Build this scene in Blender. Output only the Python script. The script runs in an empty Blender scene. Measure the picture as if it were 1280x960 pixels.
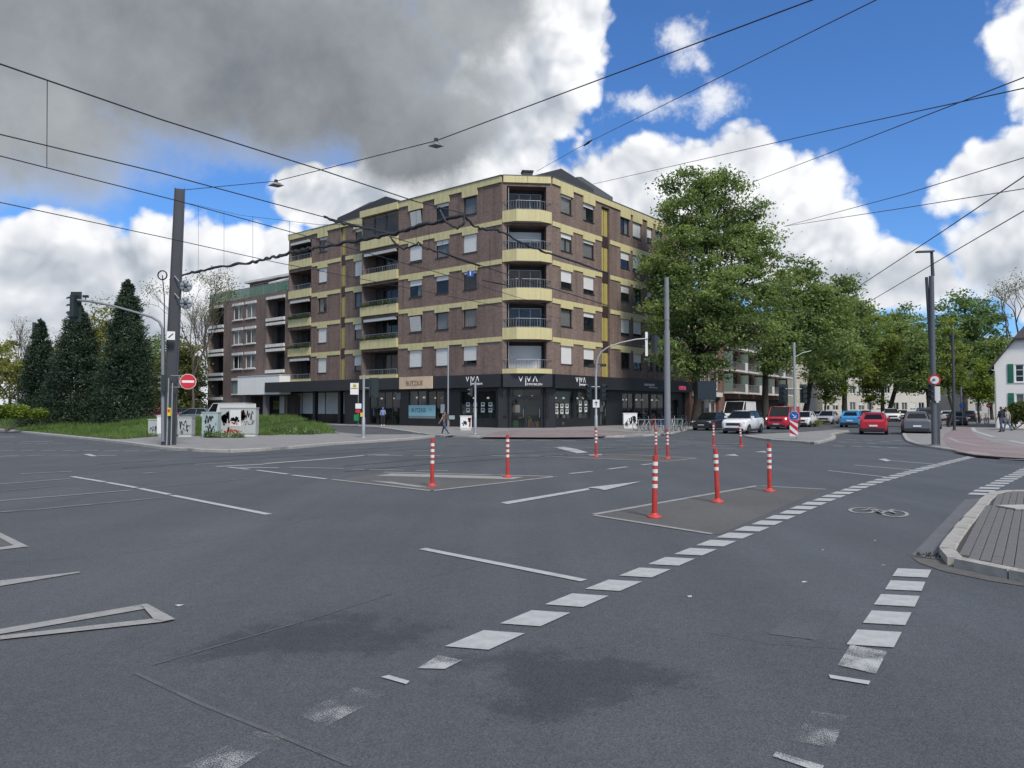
import bpy, math, random
import numpy as np
from mathutils import Vector, Matrix
RND = random.Random(11)
NPR = np.random.default_rng(5)
SC = bpy.context.scene
COL = SC.collection

# ---------------------------------------------------------------- camera
F = 920.0; HOR = 509.0; CAMH = 1.75
PITCH = math.atan((HOR - 480.0) / F)
CP, SP = math.cos(PITCH), math.sin(PITCH)
cam_d = bpy.data.cameras.new('camera')
cam_d.sensor_fit = 'HORIZONTAL'; cam_d.sensor_width = 36.0; cam_d.lens = F / 1280.0 * 36.0
cam_d.clip_start = 0.1; cam_d.clip_end = 6000.0
cam = bpy.data.objects.new('camera', cam_d)
cam.location = (0, 0, CAMH); cam.rotation_euler = (math.pi / 2 + PITCH, 0, 0)
COL.objects.link(cam); SC.camera = cam

# survey helpers: a sight line from the camera station gives real-world coordinates
def ray(px, py):
    x = (px - 640.0) / F; y = (480.0 - py) / F
    return Vector((x, CP - y * SP, SP + y * CP))
def G(px, py, z=0.0):
    r = ray(px, py); t = (z - CAMH) / r.z
    return Vector((r.x * t, r.y * t, z))
def P(px, py, d):
    r = ray(px, py); t = d / r.y
    return Vector((r.x * t, d, CAMH + r.z * t))

# ---------------------------------------------------------------- light
SUN_AZ = Vector((0.45, -0.89, 0)).normalized(); SUN_EL = math.radians(48)
SUN_DIR = Vector((SUN_AZ.x * math.cos(SUN_EL), SUN_AZ.y * math.cos(SUN_EL), math.sin(SUN_EL)))
sun_d = bpy.data.lights.new('sun', 'SUN'); sun_d.energy = 1.5; sun_d.angle = math.radians(13.0); sun_d.color = (1.0, 0.93, 0.83)
sun = bpy.data.objects.new('sun', sun_d); COL.objects.link(sun)
sun.rotation_euler = SUN_DIR.to_track_quat('Z', 'Y').to_euler(); sun.location = (0, 0, 60)
SC.view_settings.view_transform = 'Standard'; SC.view_settings.look = 'None'
SC.view_settings.exposure = 1.28; SC.view_settings.gamma = 1.0; SC.view_settings.use_curve_mapping = False
SC.render.engine = 'CYCLES'
SC.cycles.max_bounces = 5; SC.cycles.diffuse_bounces = 3; SC.cycles.glossy_bounces = 3; SC.cycles.transparent_max_bounces = 12
SC.cycles.transmission_bounces = 3; SC.cycles.use_denoising = True

class NT:
    """tiny node-graph writer"""
    def __init__(s, tree): s.t = tree; s.n = tree.nodes; s.l = tree.links
    def node(s, typ, **kw):
        n = s.n.new(typ)
        for k, v in kw.items(): setattr(n, k, v)
        return n
    def put(s, sock, v):
        if v is None: return
        if hasattr(v, 'is_output'): s.l.new(v, sock)
        else: sock.default_value = v
    def math(s, op, a, b=None, c=None, clamp=False):
        n = s.node('ShaderNodeMath', operation=op, use_clamp=clamp)
        s.put(n.inputs[0], a); s.put(n.inputs[1], b); s.put(n.inputs[2], c)
        return n.outputs[0]
    def vec(s, op, a, b=None, out=0):
        n = s.node('ShaderNodeVectorMath', operation=op)
        s.put(n.inputs[0], a)
        if b is not None: s.put(n.inputs[1], b)
        return n.outputs[out]
    def noise(s, v, scale, detail=4, rough=.5, dist=0.0, out='Fac'):
        n = s.node('ShaderNodeTexNoise'); s.put(n.inputs['Vector'], v)
        n.inputs['Scale'].default_value = scale; n.inputs['Detail'].default_value = detail
        n.inputs['Roughness'].default_value = rough; n.inputs['Distortion'].default_value = dist
        return n.outputs[out]
    def mix(s, f, a, b, blend='MIX'):
        n = s.node('ShaderNodeMix', data_type='RGBA', blend_type=blend)
        s.put(n.inputs[0], f)
        for i, v in ((6, a), (7, b)):
            if isinstance(v, (tuple, list)) and len(v) == 3: v = (*v, 1)
            s.put(n.inputs[i], v)
        return n.outputs[2]
    def smooth(s, v, lo, hi, a=0.0, b=1.0):
        n = s.node('ShaderNodeMapRange', interpolation_type='SMOOTHSTEP')
        s.put(n.inputs[0], v)
        for i, q in ((1, lo), (2, hi), (3, a), (4, b)): n.inputs[i].default_value = q
        return n.outputs[0]

# ---------------------------------------------------------------- sky with broken cloud
world = bpy.data.worlds.new('World'); SC.world = world; world.use_nodes = True
w = NT(world.node_tree); w.n.clear()
wo = w.node('ShaderNodeOutputWorld'); world.cycles.sampling_method = 'MANUAL'; world.cycles.sample_map_resolution = 512; wb = w.node('ShaderNodeBackground'); wb.inputs['Strength'].default_value = 0.1
w.l.new(wb.outputs[0], wo.inputs[0])
sky = w.node('ShaderNodeTexSky', sky_type='NISHITA'); sky.sun_disc = False
sky.sun_elevation = SUN_EL; sky.sun_rotation = math.atan2(SUN_AZ.x, SUN_AZ.y)
sky.air_density = 1.0; sky.dust_density = 0.35; sky.ozone_density = 3.0
tc = w.node('ShaderNodeTexCoord'); D = tc.outputs['Generated']
sep = w.node('ShaderNodeSeparateXYZ'); w.l.new(D, sep.inputs[0])
AZ = w.math('ARCTAN2', sep.outputs[0], sep.outputs[1]); EL = w.math('ARCSINE', sep.outputs[2])
cmb = w.node('ShaderNodeCombineXYZ'); w.l.new(AZ, cmb.inputs[0]); w.l.new(EL, cmb.inputs[1])
AE = cmb.outputs[0]
def blob(px, py, rx, ry):
    r = ray(px, py).normalized(); a = math.atan2(r.x, r.y); e = math.asin(r.z)
    k = 1.0 / 920.0
    q = w.vec('SUBTRACT', AE, (a, e, 0)); q = w.vec('MULTIPLY', q, (1 / (rx * k), 1 / (ry * k), 0))
    return w.math('SUBTRACT', 1.0, w.vec('LENGTH', q, out=1))
def union(lst):
    m = blob(*lst[0])
    for b in lst[1:]: m = w.math('MAXIMUM', m, blob(*b))
    return m
warp = w.vec('SCALE', w.vec('SUBTRACT', w.noise(D, 5.0, 4, out='Color'), (.5, .5, .5)), None); warp.node.inputs[3].default_value = 0.09
DW = w.vec('ADD', AE, warp)
def billow(v):
    """cauliflower relief: rounded cells at three sizes"""
    tot = None
    for sc, amp in ((5.5, .62), (12, .42), (26, .26), (58, .15)):
        n = w.node('ShaderNodeTexVoronoi', feature='F1', voronoi_dimensions='2D'); w.put(n.inputs['Vector'], v)
        n.inputs['Scale'].default_value = sc
        h = w.math('MULTIPLY', w.math('SUBTRACT', .55, n.outputs['Distance']), amp)
        tot = h if tot is None else w.math('ADD', tot, h)
    return tot
RELIEF = 1.45; CW0 = (1.85, 2.05, 2.35); CW1 = (4.1, 4.15, 4.25); CD0 = (.86, .95, 1.06); CD1 = (2.3, 2.42, 2.55); BLUE = (.275, .445, .65)
LIT = Vector((0.016, 0.030, 0))
B0 = billow(DW); B1 = billow(w.vec('ADD', DW, tuple(LIT)))
N0 = w.noise(D, 7.0, 12, .64); NBIG = w.noise(D, 2.2, 5, .5)
# white cumulus banks (solid) and thin wisps
fine = w.math('MULTIPLY', w.math('SUBTRACT', N0, .5), 1.0)
bil = w.math('SUBTRACT', B0, .27)
Wm = union([(110, 400, 380, 125), (330, 350, 170, 75), (10, 350, 170, 80), (70, 300, 80, 40), (610, 190, 110, 100), (705, 40, 75, 95), (755, 290, 150, 120),
            (905, 240, 165, 92), (800, 225, 95, 60), (990, 300, 85, 80), (1105, 352, 90, 40), (1275, 222, 85, 52), (1335, 60, 70, 75), (650, 120, 85, 95), (560, 240, 130, 70),
            (1290, 310, 85, 80), (640, 505, 1500, 45), (500, 440, 620, 50), (1180, 455, 300, 36), (430, 245, 110, 48), (500, 255, 120, 70)])
Wd = w.math('ADD', Wm, w.math('ADD', w.math('MULTIPLY', bil, .66), w.math('MULTIPLY', fine, .80)))
Pm = union([(850, 47, 42, 24), (857, 80, 34, 22), (895, 121, 30, 26), (800, 132, 62, 26), (1180, 360, 120, 30)])
Pd = w.math('ADD', Pm, w.math('MULTIPLY', w.math('SUBTRACT', w.noise(D, 16.0, 8, .62), .5), 3.6))
# grey cloud sheet
Dm = union([(120, 25, 540, 150), (400, 75, 290, 160), (-260, 65, 420, 150), (520, 165, 140, 95), (580, -30, 130, 130)])
Dd = w.math('ADD', Dm, w.math('MULTIPLY', fine, .85))
# the same broken cloud goes on all round and overhead
OUT = w.math('MAXIMUM', w.smooth(w.math('ABSOLUTE', AZ), .66, 1.0), w.smooth(EL, .60, .9))
GEN = w.math('MULTIPLY', OUT, w.math('ADD', w.math('MULTIPLY', w.math('SUBTRACT', NBIG, .49), 3.2), w.math('MULTIPLY', fine, .8)))
Wd = w.math('MAXIMUM', Wd, GEN)
Wa = w.smooth(Wd, .03, .20); Da = w.smooth(Dd, .06, .50); Pa = w.math('MULTIPLY', w.smooth(Pd, .05, 1.0), .85)
relief = w.math('MULTIPLY', w.math('SUBTRACT', B0, B1), RELIEF)
soft = w.math('MULTIPLY', w.math('SUBTRACT', w.noise(w.vec('ADD', D, (.0, .0, .02)), 6.0, 8, .6), .5), .85)
Um = union([(630, 110, 120, 130), (870, 315, 190, 75), (640, 265, 170, 75), (730, 345, 200, 60), (1255, 330, 130, 80), (110, 330, 110, 34), (150, 415, 420, 62), (1000, 360, 130, 40), (60, 345, 90, 40), (420, 260, 110, 60)])
under = w.smooth(w.math('ADD', Um, w.math('ADD', w.math('MULTIPLY', fine, 1.1), w.math('MULTIPLY', bil, -.7))), .0, .75)
core = w.smooth(Wd, .12, .75)            # thick middle parts are greyer than the sunlit rims
lum = w.math('ADD', w.math('ADD', .90, relief), w.math('SUBTRACT', w.math('MULTIPLY', soft, -1.0), w.math('ADD', w.math('MULTIPLY', core, .10), w.math('MULTIPLY', under, .46))), clamp=True)
lowgrey = w.smooth(EL, .02, .22, .72, 1.0)
lum = w.math('MULTIPLY', lum, lowgrey)
Wc = w.mix(lum, CW0, CW1)
dl = w.math('ADD', w.math('MULTIPLY', w.noise(D, 3.4, 8, .58), 2.2), -.80, clamp=True)
dl = w.math('ADD', dl, w.math('MULTIPLY', w.smooth(Dd, .50, .08), .75), clamp=True)
Dc = w.mix(dl, CD0, CD1)
blue = w.mix(1.0, sky.outputs[0], BLUE, 'MULTIPLY')
c = w.mix(Pa, blue, CW1); c = w.mix(Wa, c, Wc); c = w.mix(Da, c, Dc)
w.l.new(c, wb.inputs['Color'])

# ---------------------------------------------------------------- mesh tools
ORIG = {}
def worldpos(o): return ORIG.get(o.name, Vector((0, 0, 0))) if o is not None else Vector((0, 0, 0))
def tag(o, label=None, cat=None, group=None, kind=None):
    if label: o['label'] = label
    if cat: o['category'] = cat
    if group: o['group'] = group
    if kind: o['kind'] = kind
    return o
def empty(name, loc=(0, 0, 0), label=None, cat=None, group=None):
    o = bpy.data.objects.new(name, None); COL.objects.link(o); o.location = loc; o.empty_display_size = .3
    ORIG[o.name] = Vector(loc)
    return tag(o, label, cat, group)
class MB:
    def __init__(s): s.v = []; s.f = []; s.uv = []; s.mi = []; s.sm = []
    def add(s, vs, fs, mi=0, uvs=None, smooth=False):
        b = len(s.v); s.v += [tuple(q) for q in vs]
        for k, f in enumerate(fs):
            s.f.append([b + i for i in f]); s.mi.append(mi); s.sm.append(smooth); s.uv.append(uvs[k] if uvs else None)
        return s
    def quad(s, a, b, c, d, mi=0, uv=None): return s.add([a, b, c, d], [(0, 1, 2, 3)], mi, [uv] if uv else None)
    def poly(s, pts, mi=0): return s.add(pts, [tuple(range(len(pts)))], mi)
    def box(s, c, size, rz=0.0, mi=0, taper=1.0):
        c = Vector(c); x, y, z = size[0] / 2, size[1] / 2, size[2] / 2; ca, sa = math.cos(rz), math.sin(rz)
        vs = []
        for dz in (-z, z):
            k = 1.0 if dz < 0 else taper
            for dx, dy in ((-x, -y), (x, -y), (x, y), (-x, y)):
                vs.append((c.x + (dx * ca - dy * sa) * k, c.y + (dx * sa + dy * ca) * k, c.z + dz))
        return s.add(vs, [(3, 2, 1, 0), (4, 5, 6, 7), (0, 1, 5, 4), (1, 2, 6, 5), (2, 3, 7, 6), (3, 0, 4, 7)], mi)
    def obox(s, O, ax, ay, az, mi=0):
        """oriented box from a corner and three edge vectors"""
        O, ax, ay, az = Vector(O), Vector(ax), Vector(ay), Vector(az)
        vs = [O, O + ax, O + ax + ay, O + ay]; vs += [q + az for q in vs]
        return s.add(vs, [(3, 2, 1, 0), (4, 5, 6, 7), (0, 1, 5, 4), (1, 2, 6, 5), (2, 3, 7, 6), (3, 0, 4, 7)], mi)
    def prism(s, poly, z0, z1, mi=0):
        n = len(poly); vs = [(q[0], q[1], z0) for q in poly] + [(q[0], q[1], z1) for q in poly]
        fs = [tuple(range(n - 1, -1, -1)), tuple(range(n, 2 * n))] + [(i, (i + 1) % n, n + (i + 1) % n, n + i) for i in range(n)]
        return s.add(vs, fs, mi)
    def tube(s, pts, r, n=8, mi=0, caps=True, smooth=True):
        pts = [Vector(q) for q in pts]; rs = r if isinstance(r, (list, tuple)) else [r] * len(pts)
        vs = []; up = None
        for i, q in enumerate(pts):
            t = (pts[min(i + 1, len(pts) - 1)] - pts[max(i - 1, 0)])
            if t.length < 1e-9: t = Vector((0, 0, 1))
            t.normalize()
            if up is None: up = Vector((0, 0, 1)) if abs(t.z) < .9 else Vector((1, 0, 0))
            a = t.cross(up)
            if a.length < 1e-6: a = t.cross(Vector((1, 0, .3)))
            a.normalize(); b = a.cross(t)
            up = b
            for k in range(n):
                th = 2 * math.pi * k / n; vs.append(q + (a * math.cos(th) + b * math.sin(th)) * rs[i])
        fs = []
        for i in range(len(pts) - 1):
            for k in range(n):
                fs.append((i * n + k, i * n + (k + 1) % n, (i + 1) * n + (k + 1) % n, (i + 1) * n + k))
        s.add(vs, fs, mi, None, smooth)
        if caps:
            s.add(vs[:n], [tuple(range(n - 1, -1, -1))], mi); s.add(vs[-n:], [tuple(range(n))], mi)
        return s
    def lathe(s, prof, c=(0, 0, 0), axis='Z', n=16, mi=0, smooth=True):
        c = Vector(c); vs = []
        for r, h in prof:
            for k in range(n):
                th = 2 * math.pi * k / n; a, b = r * math.cos(th), r * math.sin(th)
                vs.append(c + (Vector((a, b, h)) if axis == 'Z' else Vector((h, a, b)) if axis == 'X' else Vector((a, h, b))))
        fs = [(i * n + k, i * n + (k + 1) % n, (i + 1) * n + (k + 1) % n, (i + 1) * n + k) for i in range(len(prof) - 1) for k in range(n)]
        s.add(vs, fs, mi, None, smooth)
        if prof[0][0] > 1e-6: s.add(vs[:n], [tuple(range(n))], mi)
        if prof[-1][0] > 1e-6: s.add(vs[-n:], [tuple(range(n))], mi)
        return s
    def build(s, name, mats, parent=None, origin=None, label=None, cat=None, group=None, kind=None):
        me = bpy.data.meshes.new(name); V = np.array(s.v, dtype=float).reshape(-1, 3)
        lo, hi = V.min(0), V.max(0)
        og = Vector(origin) if origin is not None else Vector(((lo[0] + hi[0]) / 2, (lo[1] + hi[1]) / 2, lo[2]))
        me.from_pydata([tuple(q) for q in (V - np.array(og))], [], s.f)
        for m in (mats if isinstance(mats, (list, tuple)) else [mats]): me.materials.append(m)
        me.polygons.foreach_set('material_index', s.mi); me.polygons.foreach_set('use_smooth', s.sm)
        if any(u is not None for u in s.uv):
            ul = me.uv_layers.new(name='UVMap'); k = 0
            for f, u in zip(s.f, s.uv):
                for j in range(len(f)):
                    ul.data[k].uv = u[j] if u is not None else (0, 0)
                    k += 1
        me.update()
        o = bpy.data.objects.new(name, me); COL.objects.link(o)
        if parent is not None: o.parent = parent
        o.location = og - worldpos(parent); ORIG[o.name] = og
        return tag(o, label, cat, group, kind)
def copy_tree(o, parent=None):
    c = o.copy(); COL.objects.link(c); c.parent = parent
    ORIG[c.name] = ORIG.get(o.name, Vector((0, 0, 0)))
    for ch in list(o.children): copy_tree(ch, c)
    return c

# ---------------------------------------------------------------- materials
MATS = {}
def M(name, col, rough=.6, var=.12, scale=3.0, metal=0.0, bump=0.0, spec=.5, dirt=0.0, coat=0.0, streak=0.0):
    if name in MATS: return MATS[name]
    m = bpy.data.materials.new(name); m.use_nodes = True; t = NT(m.node_tree)
    b = t.n['Principled BSDF']; b.inputs['Roughness'].default_value = rough; b.inputs['Metallic'].default_value = metal
    b.inputs['Specular IOR Level'].default_value = spec; b.inputs['Coat Weight'].default_value = coat
    co = t.node('ShaderNodeTexCoord').outputs['Object']
    n = t.noise(co, scale, 6, .6)
    k = t.math('ADD', 1.0 - var / 2 * 1.0, t.math('MULTIPLY', t.math('SUBTRACT', n, .5), var * 2.4))
    colr = t.mix(1.0, (*col, 1), t.node('ShaderNodeCombineColor').outputs[0], 'MULTIPLY')
    cc = colr.node.inputs[7].links[0].from_node
    for i in range(3): t.l.new(k, cc.inputs[i])
    if dirt:
        d = t.smooth(t.noise(co, scale * .7, 8, .7, .6), .52, .70)
        colr = t.mix(t.math('MULTIPLY', d, dirt), colr, tuple(q * .35 + .02 for q in col))
    if streak:
        mp = t.node('ShaderNodeMapping'); t.l.new(co, mp.inputs[0]); mp.inputs['Scale'].default_value = (2.6, 2.6, .16)
        sk = t.smooth(t.noise(mp.outputs[0], 1.0, 7, .68), .46, .72); colr = t.mix(t.math('MULTIPLY', sk, streak), colr, tuple(q * .30 + .01 for q in col))
    t.l.new(colr, b.inputs['Base Color'])
    if bump:
        bp = t.node('ShaderNodeBump'); bp.inputs['Strength'].default_value = bump; bp.inputs['Distance'].default_value = .01
        t.l.new(t.noise(co, scale * 12, 4), bp.inputs['Height']); t.l.new(bp.outputs[0], b.inputs['Normal'])
    MATS[name] = m
    return m
def glass(name, tint=(.02, .025, .03), through=.35, rough=.03):
    """window glass: mirrors sky and street, lets part of the room show"""
    if name in MATS: return MATS[name]
    m = bpy.data.materials.new(name); m.use_nodes = True; t = NT(m.node_tree)
    b = t.n['Principled BSDF']; out = t.n['Material Output']
    b.inputs['Base Color'].default_value = (*tint, 1); b.inputs['Roughness'].default_value = rough; b.inputs['Specular IOR Level'].default_value = .9
    tr = t.node('ShaderNodeBsdfTransparent'); mx = t.node('ShaderNodeMixShader')
    mx.inputs[0].default_value = through
    t.l.new(b.outputs[0], mx.inputs[1]); t.l.new(tr.outputs[0], mx.inputs[2]); t.l.new(mx.outputs[0], out.inputs[0])
    MATS[name] = m
    return m
def lamp_mat(name, col, strength):
    if name in MATS: return MATS[name]
    m = bpy.data.materials.new(name); m.use_nodes = True; b = m.node_tree.nodes['Principled BSDF']
    b.inputs['Base Color'].default_value = (*col, 1); b.inputs['Emission Color'].default_value = (*col, 1); b.inputs['Emission Strength'].default_value = strength
    MATS[name] = m; return m
def leafmat(name, a, b2, trans=.35):
    if name in MATS: return MATS[name]
    m = bpy.data.materials.new(name); m.use_nodes = True; t = NT(m.node_tree); t.n.remove(t.n['Principled BSDF'])
    out = t.n['Material Output']; geo = t.node('ShaderNodeNewGeometry'); co = t.node('ShaderNodeTexCoord').outputs['Object']
    n = t.noise(co, .38, 4, .62)
    f = t.math('ADD', t.math('MULTIPLY', geo.outputs['Random Per Island'], .40), t.math('MULTIPLY', t.smooth(n, .36, .64), .60))
    c = t.mix(f, a, b2)
    df = t.node('ShaderNodeBsdfPrincipled'); df.inputs['Roughness'].default_value = .55; df.inputs['Specular IOR Level'].default_value = .3
    tl = t.node('ShaderNodeBsdfTranslucent')
    mx = t.node('ShaderNodeMixShader'); mx.inputs[0].default_value = trans
    t.l.new(c, df.inputs['Base Color']); t.l.new(t.mix(1.0, c, (1.25, 1.35, .7), 'MULTIPLY'), tl.inputs[0])
    t.l.new(df.outputs[0], mx.inputs[1]); t.l.new(tl.outputs[0], mx.inputs[2]); t.l.new(mx.outputs[0], out.inputs[0])
    MATS[name] = m; return m
# ================================================================ ground
def asphalt(name, base=.105, stains=False, tint=(.91, 1.0, 1.09)):
    m = bpy.data.materials.new(name); m.use_nodes = True; t = NT(m.node_tree); b = t.n['Principled BSDF']
    co = t.node('ShaderNodeTexCoord').outputs['Object']
    fine = t.noise(co, 95.0, 3, .75); mid = t.noise(co, 9.0, 6, .65); big = t.noise(co, .35, 5, .55)
    vor = t.node('ShaderNodeTexVoronoi'); vor.inputs['Scale'].default_value = 110.0; t.l.new(co, vor.inputs['Vector'])
    k = t.math('ADD', .10, t.math('MULTIPLY', fine, 1.6))
    k = t.math('MULTIPLY', k, t.math('ADD', .60, t.math('MULTIPLY', vor.outputs['Color'], .80)))
    k = t.math('MULTIPLY', k, t.math('ADD', .78, t.math('MULTIPLY', mid, .44)))
    k = t.math('MULTIPLY', k, t.math('ADD', .70, t.math('MULTIPLY', big, .60)))
    # polished wheel tracks: long streaks along the direction of travel
    mp = t.node('ShaderNodeMapping'); t.l.new(co, mp.inputs[0]); mp.inputs['Rotation'].default_value = (0, 0, math.radians(52)); mp.inputs['Scale'].default_value = (.9, .05, 1)
    st = t.noise(mp.outputs[0], 1.0, 4, .55)
    k = t.math('MULTIPLY', k, t.math('ADD', .70, t.math('MULTIPLY', st, .60)))
    if stains:
        edge = t.math('ADD', t.math('MULTIPLY', t.math('SUBTRACT', t.noise(co, 1.8, 8, .65), .5), 2.6), t.math('MULTIPLY', t.math('SUBTRACT', t.noise(co, 9.0, 5, .7), .5), 1.5))
        dark = None
        for (px, py, rx, ry, rz) in ((395, 795, 1.25, .62, .22), (705, 850, .95, .75, .1), (300, 812, .6, .35, .3)):
            g = G(px, py); q = t.node('ShaderNodeMapping'); t.l.new(co, q.inputs[0]); q.vector_type = 'TEXTURE'
            q.inputs['Location'].default_value = g; q.inputs['Rotation'].default_value = (0, 0, rz); q.inputs['Scale'].default_value = (rx, ry, 1)
            r = t.math('SUBTRACT', 1.0, t.vec('LENGTH', q.outputs[0], out=1))
            dark = r if dark is None else t.math('MAXIMUM', dark, r)
        dk = t.smooth(t.math('ADD', t.math('ADD', dark, edge), t.math('MULTIPLY', t.math('SUBTRACT', t.noise(co, 60.0, 3, .8), .5), 1.7)), .05, .60)
        k = t.math('MULTIPLY', k, t.math('SUBTRACT', 1.0, t.math('MULTIPLY', dk, .42)))
        t.l.new(t.math('ADD', .82, t.math('MULTIPLY', dk, -.10)), b.inputs['Roughness'])
    else: b.inputs['Roughness'].default_value = .85
    b.inputs['Specular IOR Level'].default_value = .5
    cb = t.node('ShaderNodeCombineColor')
    for i in range(3): t.l.new(t.math('MULTIPLY', k, base * tint[i]), cb.inputs[i])
    t.l.new(cb.outputs[0], b.inputs['Base Color'])
    bp = t.node('ShaderNodeBump'); bp.inputs['Strength'].default_value = .55; bp.inputs['Distance'].default_value = .006
    t.l.new(t.math('ADD', fine, t.math('MULTIPLY', vor.outputs['Distance'], .7)), bp.inputs['Height']); t.l.new(bp.outputs[0], b.inputs['Normal'])
    return m
def paint(name, wear=.2, nscale=42.0, col=(.42, .43, .42)):
    m = bpy.data.materials.new(name); m.use_nodes = True; t = NT(m.node_tree); b = t.n['Principled BSDF']; out = t.n['Material Output']
    co = t.node('ShaderNodeTexCoord').outputs['Object']
    n = t.math('ADD', t.math('MULTIPLY', t.noise(co, nscale, 5, .75), .6), t.math('MULTIPLY', t.noise(co, 3.0, 5, .6), .4))
    d = t.noise(co, 7.0, 6, .65)
    c = t.mix(t.smooth(d, .25, .75), tuple(q * .72 for q in col), col)
    t.l.new(c, b.inputs['Base Color']); b.inputs['Roughness'].default_value = .7
    tr = t.node('ShaderNodeBsdfTransparent'); mx = t.node('ShaderNodeMixShader')
    lo = .28 + .30 * wear
    t.l.new(t.smooth(n, lo, lo + .10), mx.inputs[0]); t.l.new(tr.outputs[0], mx.inputs[1]); t.l.new(b.outputs[0], mx.inputs[2]); t.l.new(mx.outputs[0], out.inputs[0])
    return m
ROAD_MAT = asphalt('asphalt', .084, True)
PATCH_MAT = asphalt('asphalt_patch', .098, False, (1.02, 1.0, .95))
SLAB_MAT = M('paving_slabs', (.245, .24, .232), .85, .22, 1.6, bump=.3)
PAINT = paint('road_paint', .12); PAINT2 = paint('road_paint_worn', .50, 110.0); PAINT3 = paint('road_paint_ghost', .74, 130.0); PAINTG = paint('road_paint_grey', .22, 42.0, (.31, .31, .295)); PAINTF = paint('road_paint_faint', .45, 42.0, (.20, .205, .205))
KERB_MAT = M('kerb_stone', (.36, .35, .32), .85, .25, 3, bump=.3, dirt=.3)
KERBW_MAT = M('kerb_painted_white', (.40, .385, .345), .85, .4, 5, bump=.4, dirt=.8)

mb = MB(); N = 24; S = 1500.0
mb.poly([(-S, -40, 0), (S, -40, 0), (S, S, 0), (-S, S, 0)])
road = mb.build('road', ROAD_MAT, origin=(0, 0, 0), kind='structure')

def ribbon(mb, pts, wd, z, mi=0):
    """flat strip of width wd along world points"""
    pts = [Vector((q[0], q[1], z)) for q in pts]; L = []; Rr = []
    for i, q in enumerate(pts):
        t = pts[min(i + 1, len(pts) - 1)] - pts[max(i - 1, 0)]; t.normalize(); nrm = Vector((-t.y, t.x, 0)) * wd / 2
        L.append(q + nrm); Rr.append(q - nrm)
    for i in range(len(pts) - 1): mb.quad(Rr[i], Rr[i + 1], L[i + 1], L[i], mi)
def gp(lst, z=0.0): return [G(a, b, z) for a, b in lst]
def line(lst, wd=.12, mat=None, name='lane_line', z=.009):
    m_ = MB(); ribbon(m_, gp(lst), wd, z); return m_.build(name, mat or PAINT, road)
def area(lst, mat, name, z=.004):
    m_ = MB(); m_.poly(gp(lst, z)); return m_.build(name, mat, road)

# warm grey patches inside the painted islands
area([(742, 644), (947, 608), (1030, 611.5), (900, 668)], PATCH_MAT, 'road_patch')
area([(418, 600.5), (480, 590.5), (690, 596), (540, 613)], PATCH_MAT, 'road_patch')
area([(690, 571.5), (830, 568), (868, 573), (834, 577)], PATCH_MAT, 'road_patch')
area([(-60, 640), (-60, 700), (0, 686), (34, 683)], PATCH_MAT, 'road_patch')
# dashed borders of the cycle crossing
def dashes(px_pts, period, ln, wd, start, stop, mat=PAINT, name='dash'):
    pts = gp(px_pts); seg = []; acc = 0.0
    for a, b in zip(pts, pts[1:]): seg.append((acc, a, b)); acc += (b - a).length
    def at(s):
        for q0, a, b in seg:
            L = (b - a).length
            if s <= q0 + L or (q0, a, b) == seg[-1]: return a.lerp(b, (s - q0) / L)
    s = start
    while s < min(stop, acc):
        a, b = at(s), at(s + ln); d = (b - a).normalized(); n = Vector((-d.y, d.x, 0))
        m_ = MB(); sk = Vector((d.x * .06, d.y * .06, 0)); o = Vector((0, 0, .009))
        j = RND.uniform(-.012, .012)
        m_.quad(a - n * wd / 2 + sk + o, b - n * wd / 2 + sk + o, b + n * (wd / 2 + j) - sk + o, a + n * (wd / 2 + j) - sk + o); m_.build(name, mat, road)
        s += period
dashes([(607, 801), (667, 775), (720, 752), (766, 733), (803, 718), (865, 692), (936, 663.5), (987, 642.5), (1025, 627), (1080, 607), (1130, 592.5), (1180, 579.5), (1212, 572), (1228, 567)], .69, .47, .31, -.23, 60)
dashes([(1078, 823), (1097, 793), (1110, 771), (1124, 749), (1132, 732), (1142, 715)], .66, .44, .30, .30, 3.2)
dashes([(1222, 619), (1240, 609), (1262, 598.5), (1285, 587), (1330, 568)], .69, .42, .34, 0, 12)
area([(548, 819), (578, 825), (556, 836), (522, 835)], PAINT2, 'dash', .009)
area([(476, 846), (486, 843.5), (512, 851), (508, 855)], PAINT, 'dash', .009)
area([(443, 859), (482, 868), (408, 908), (372, 893)], PAINT3, 'dash', .009)
area([(322, 914), (357, 921), (290, 965), (226, 958)], PAINT3, 'dash', .009)
area([(1063, 806), (1109, 814), (1095, 842), (1047, 831)], PAINT2, 'dash', .009)
area([(1036, 843), (1088, 851), (1086, 855.5), (1038, 847.5)], PAINT, 'dash', .009)
area([(1015, 888), (1060, 895), (1040, 935), (990, 925)], PAINT3, 'dash', .009)
area([(970, 939), (1030, 957), (1025, 965), (966, 945)], PAINT2, 'dash', .009)
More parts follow.
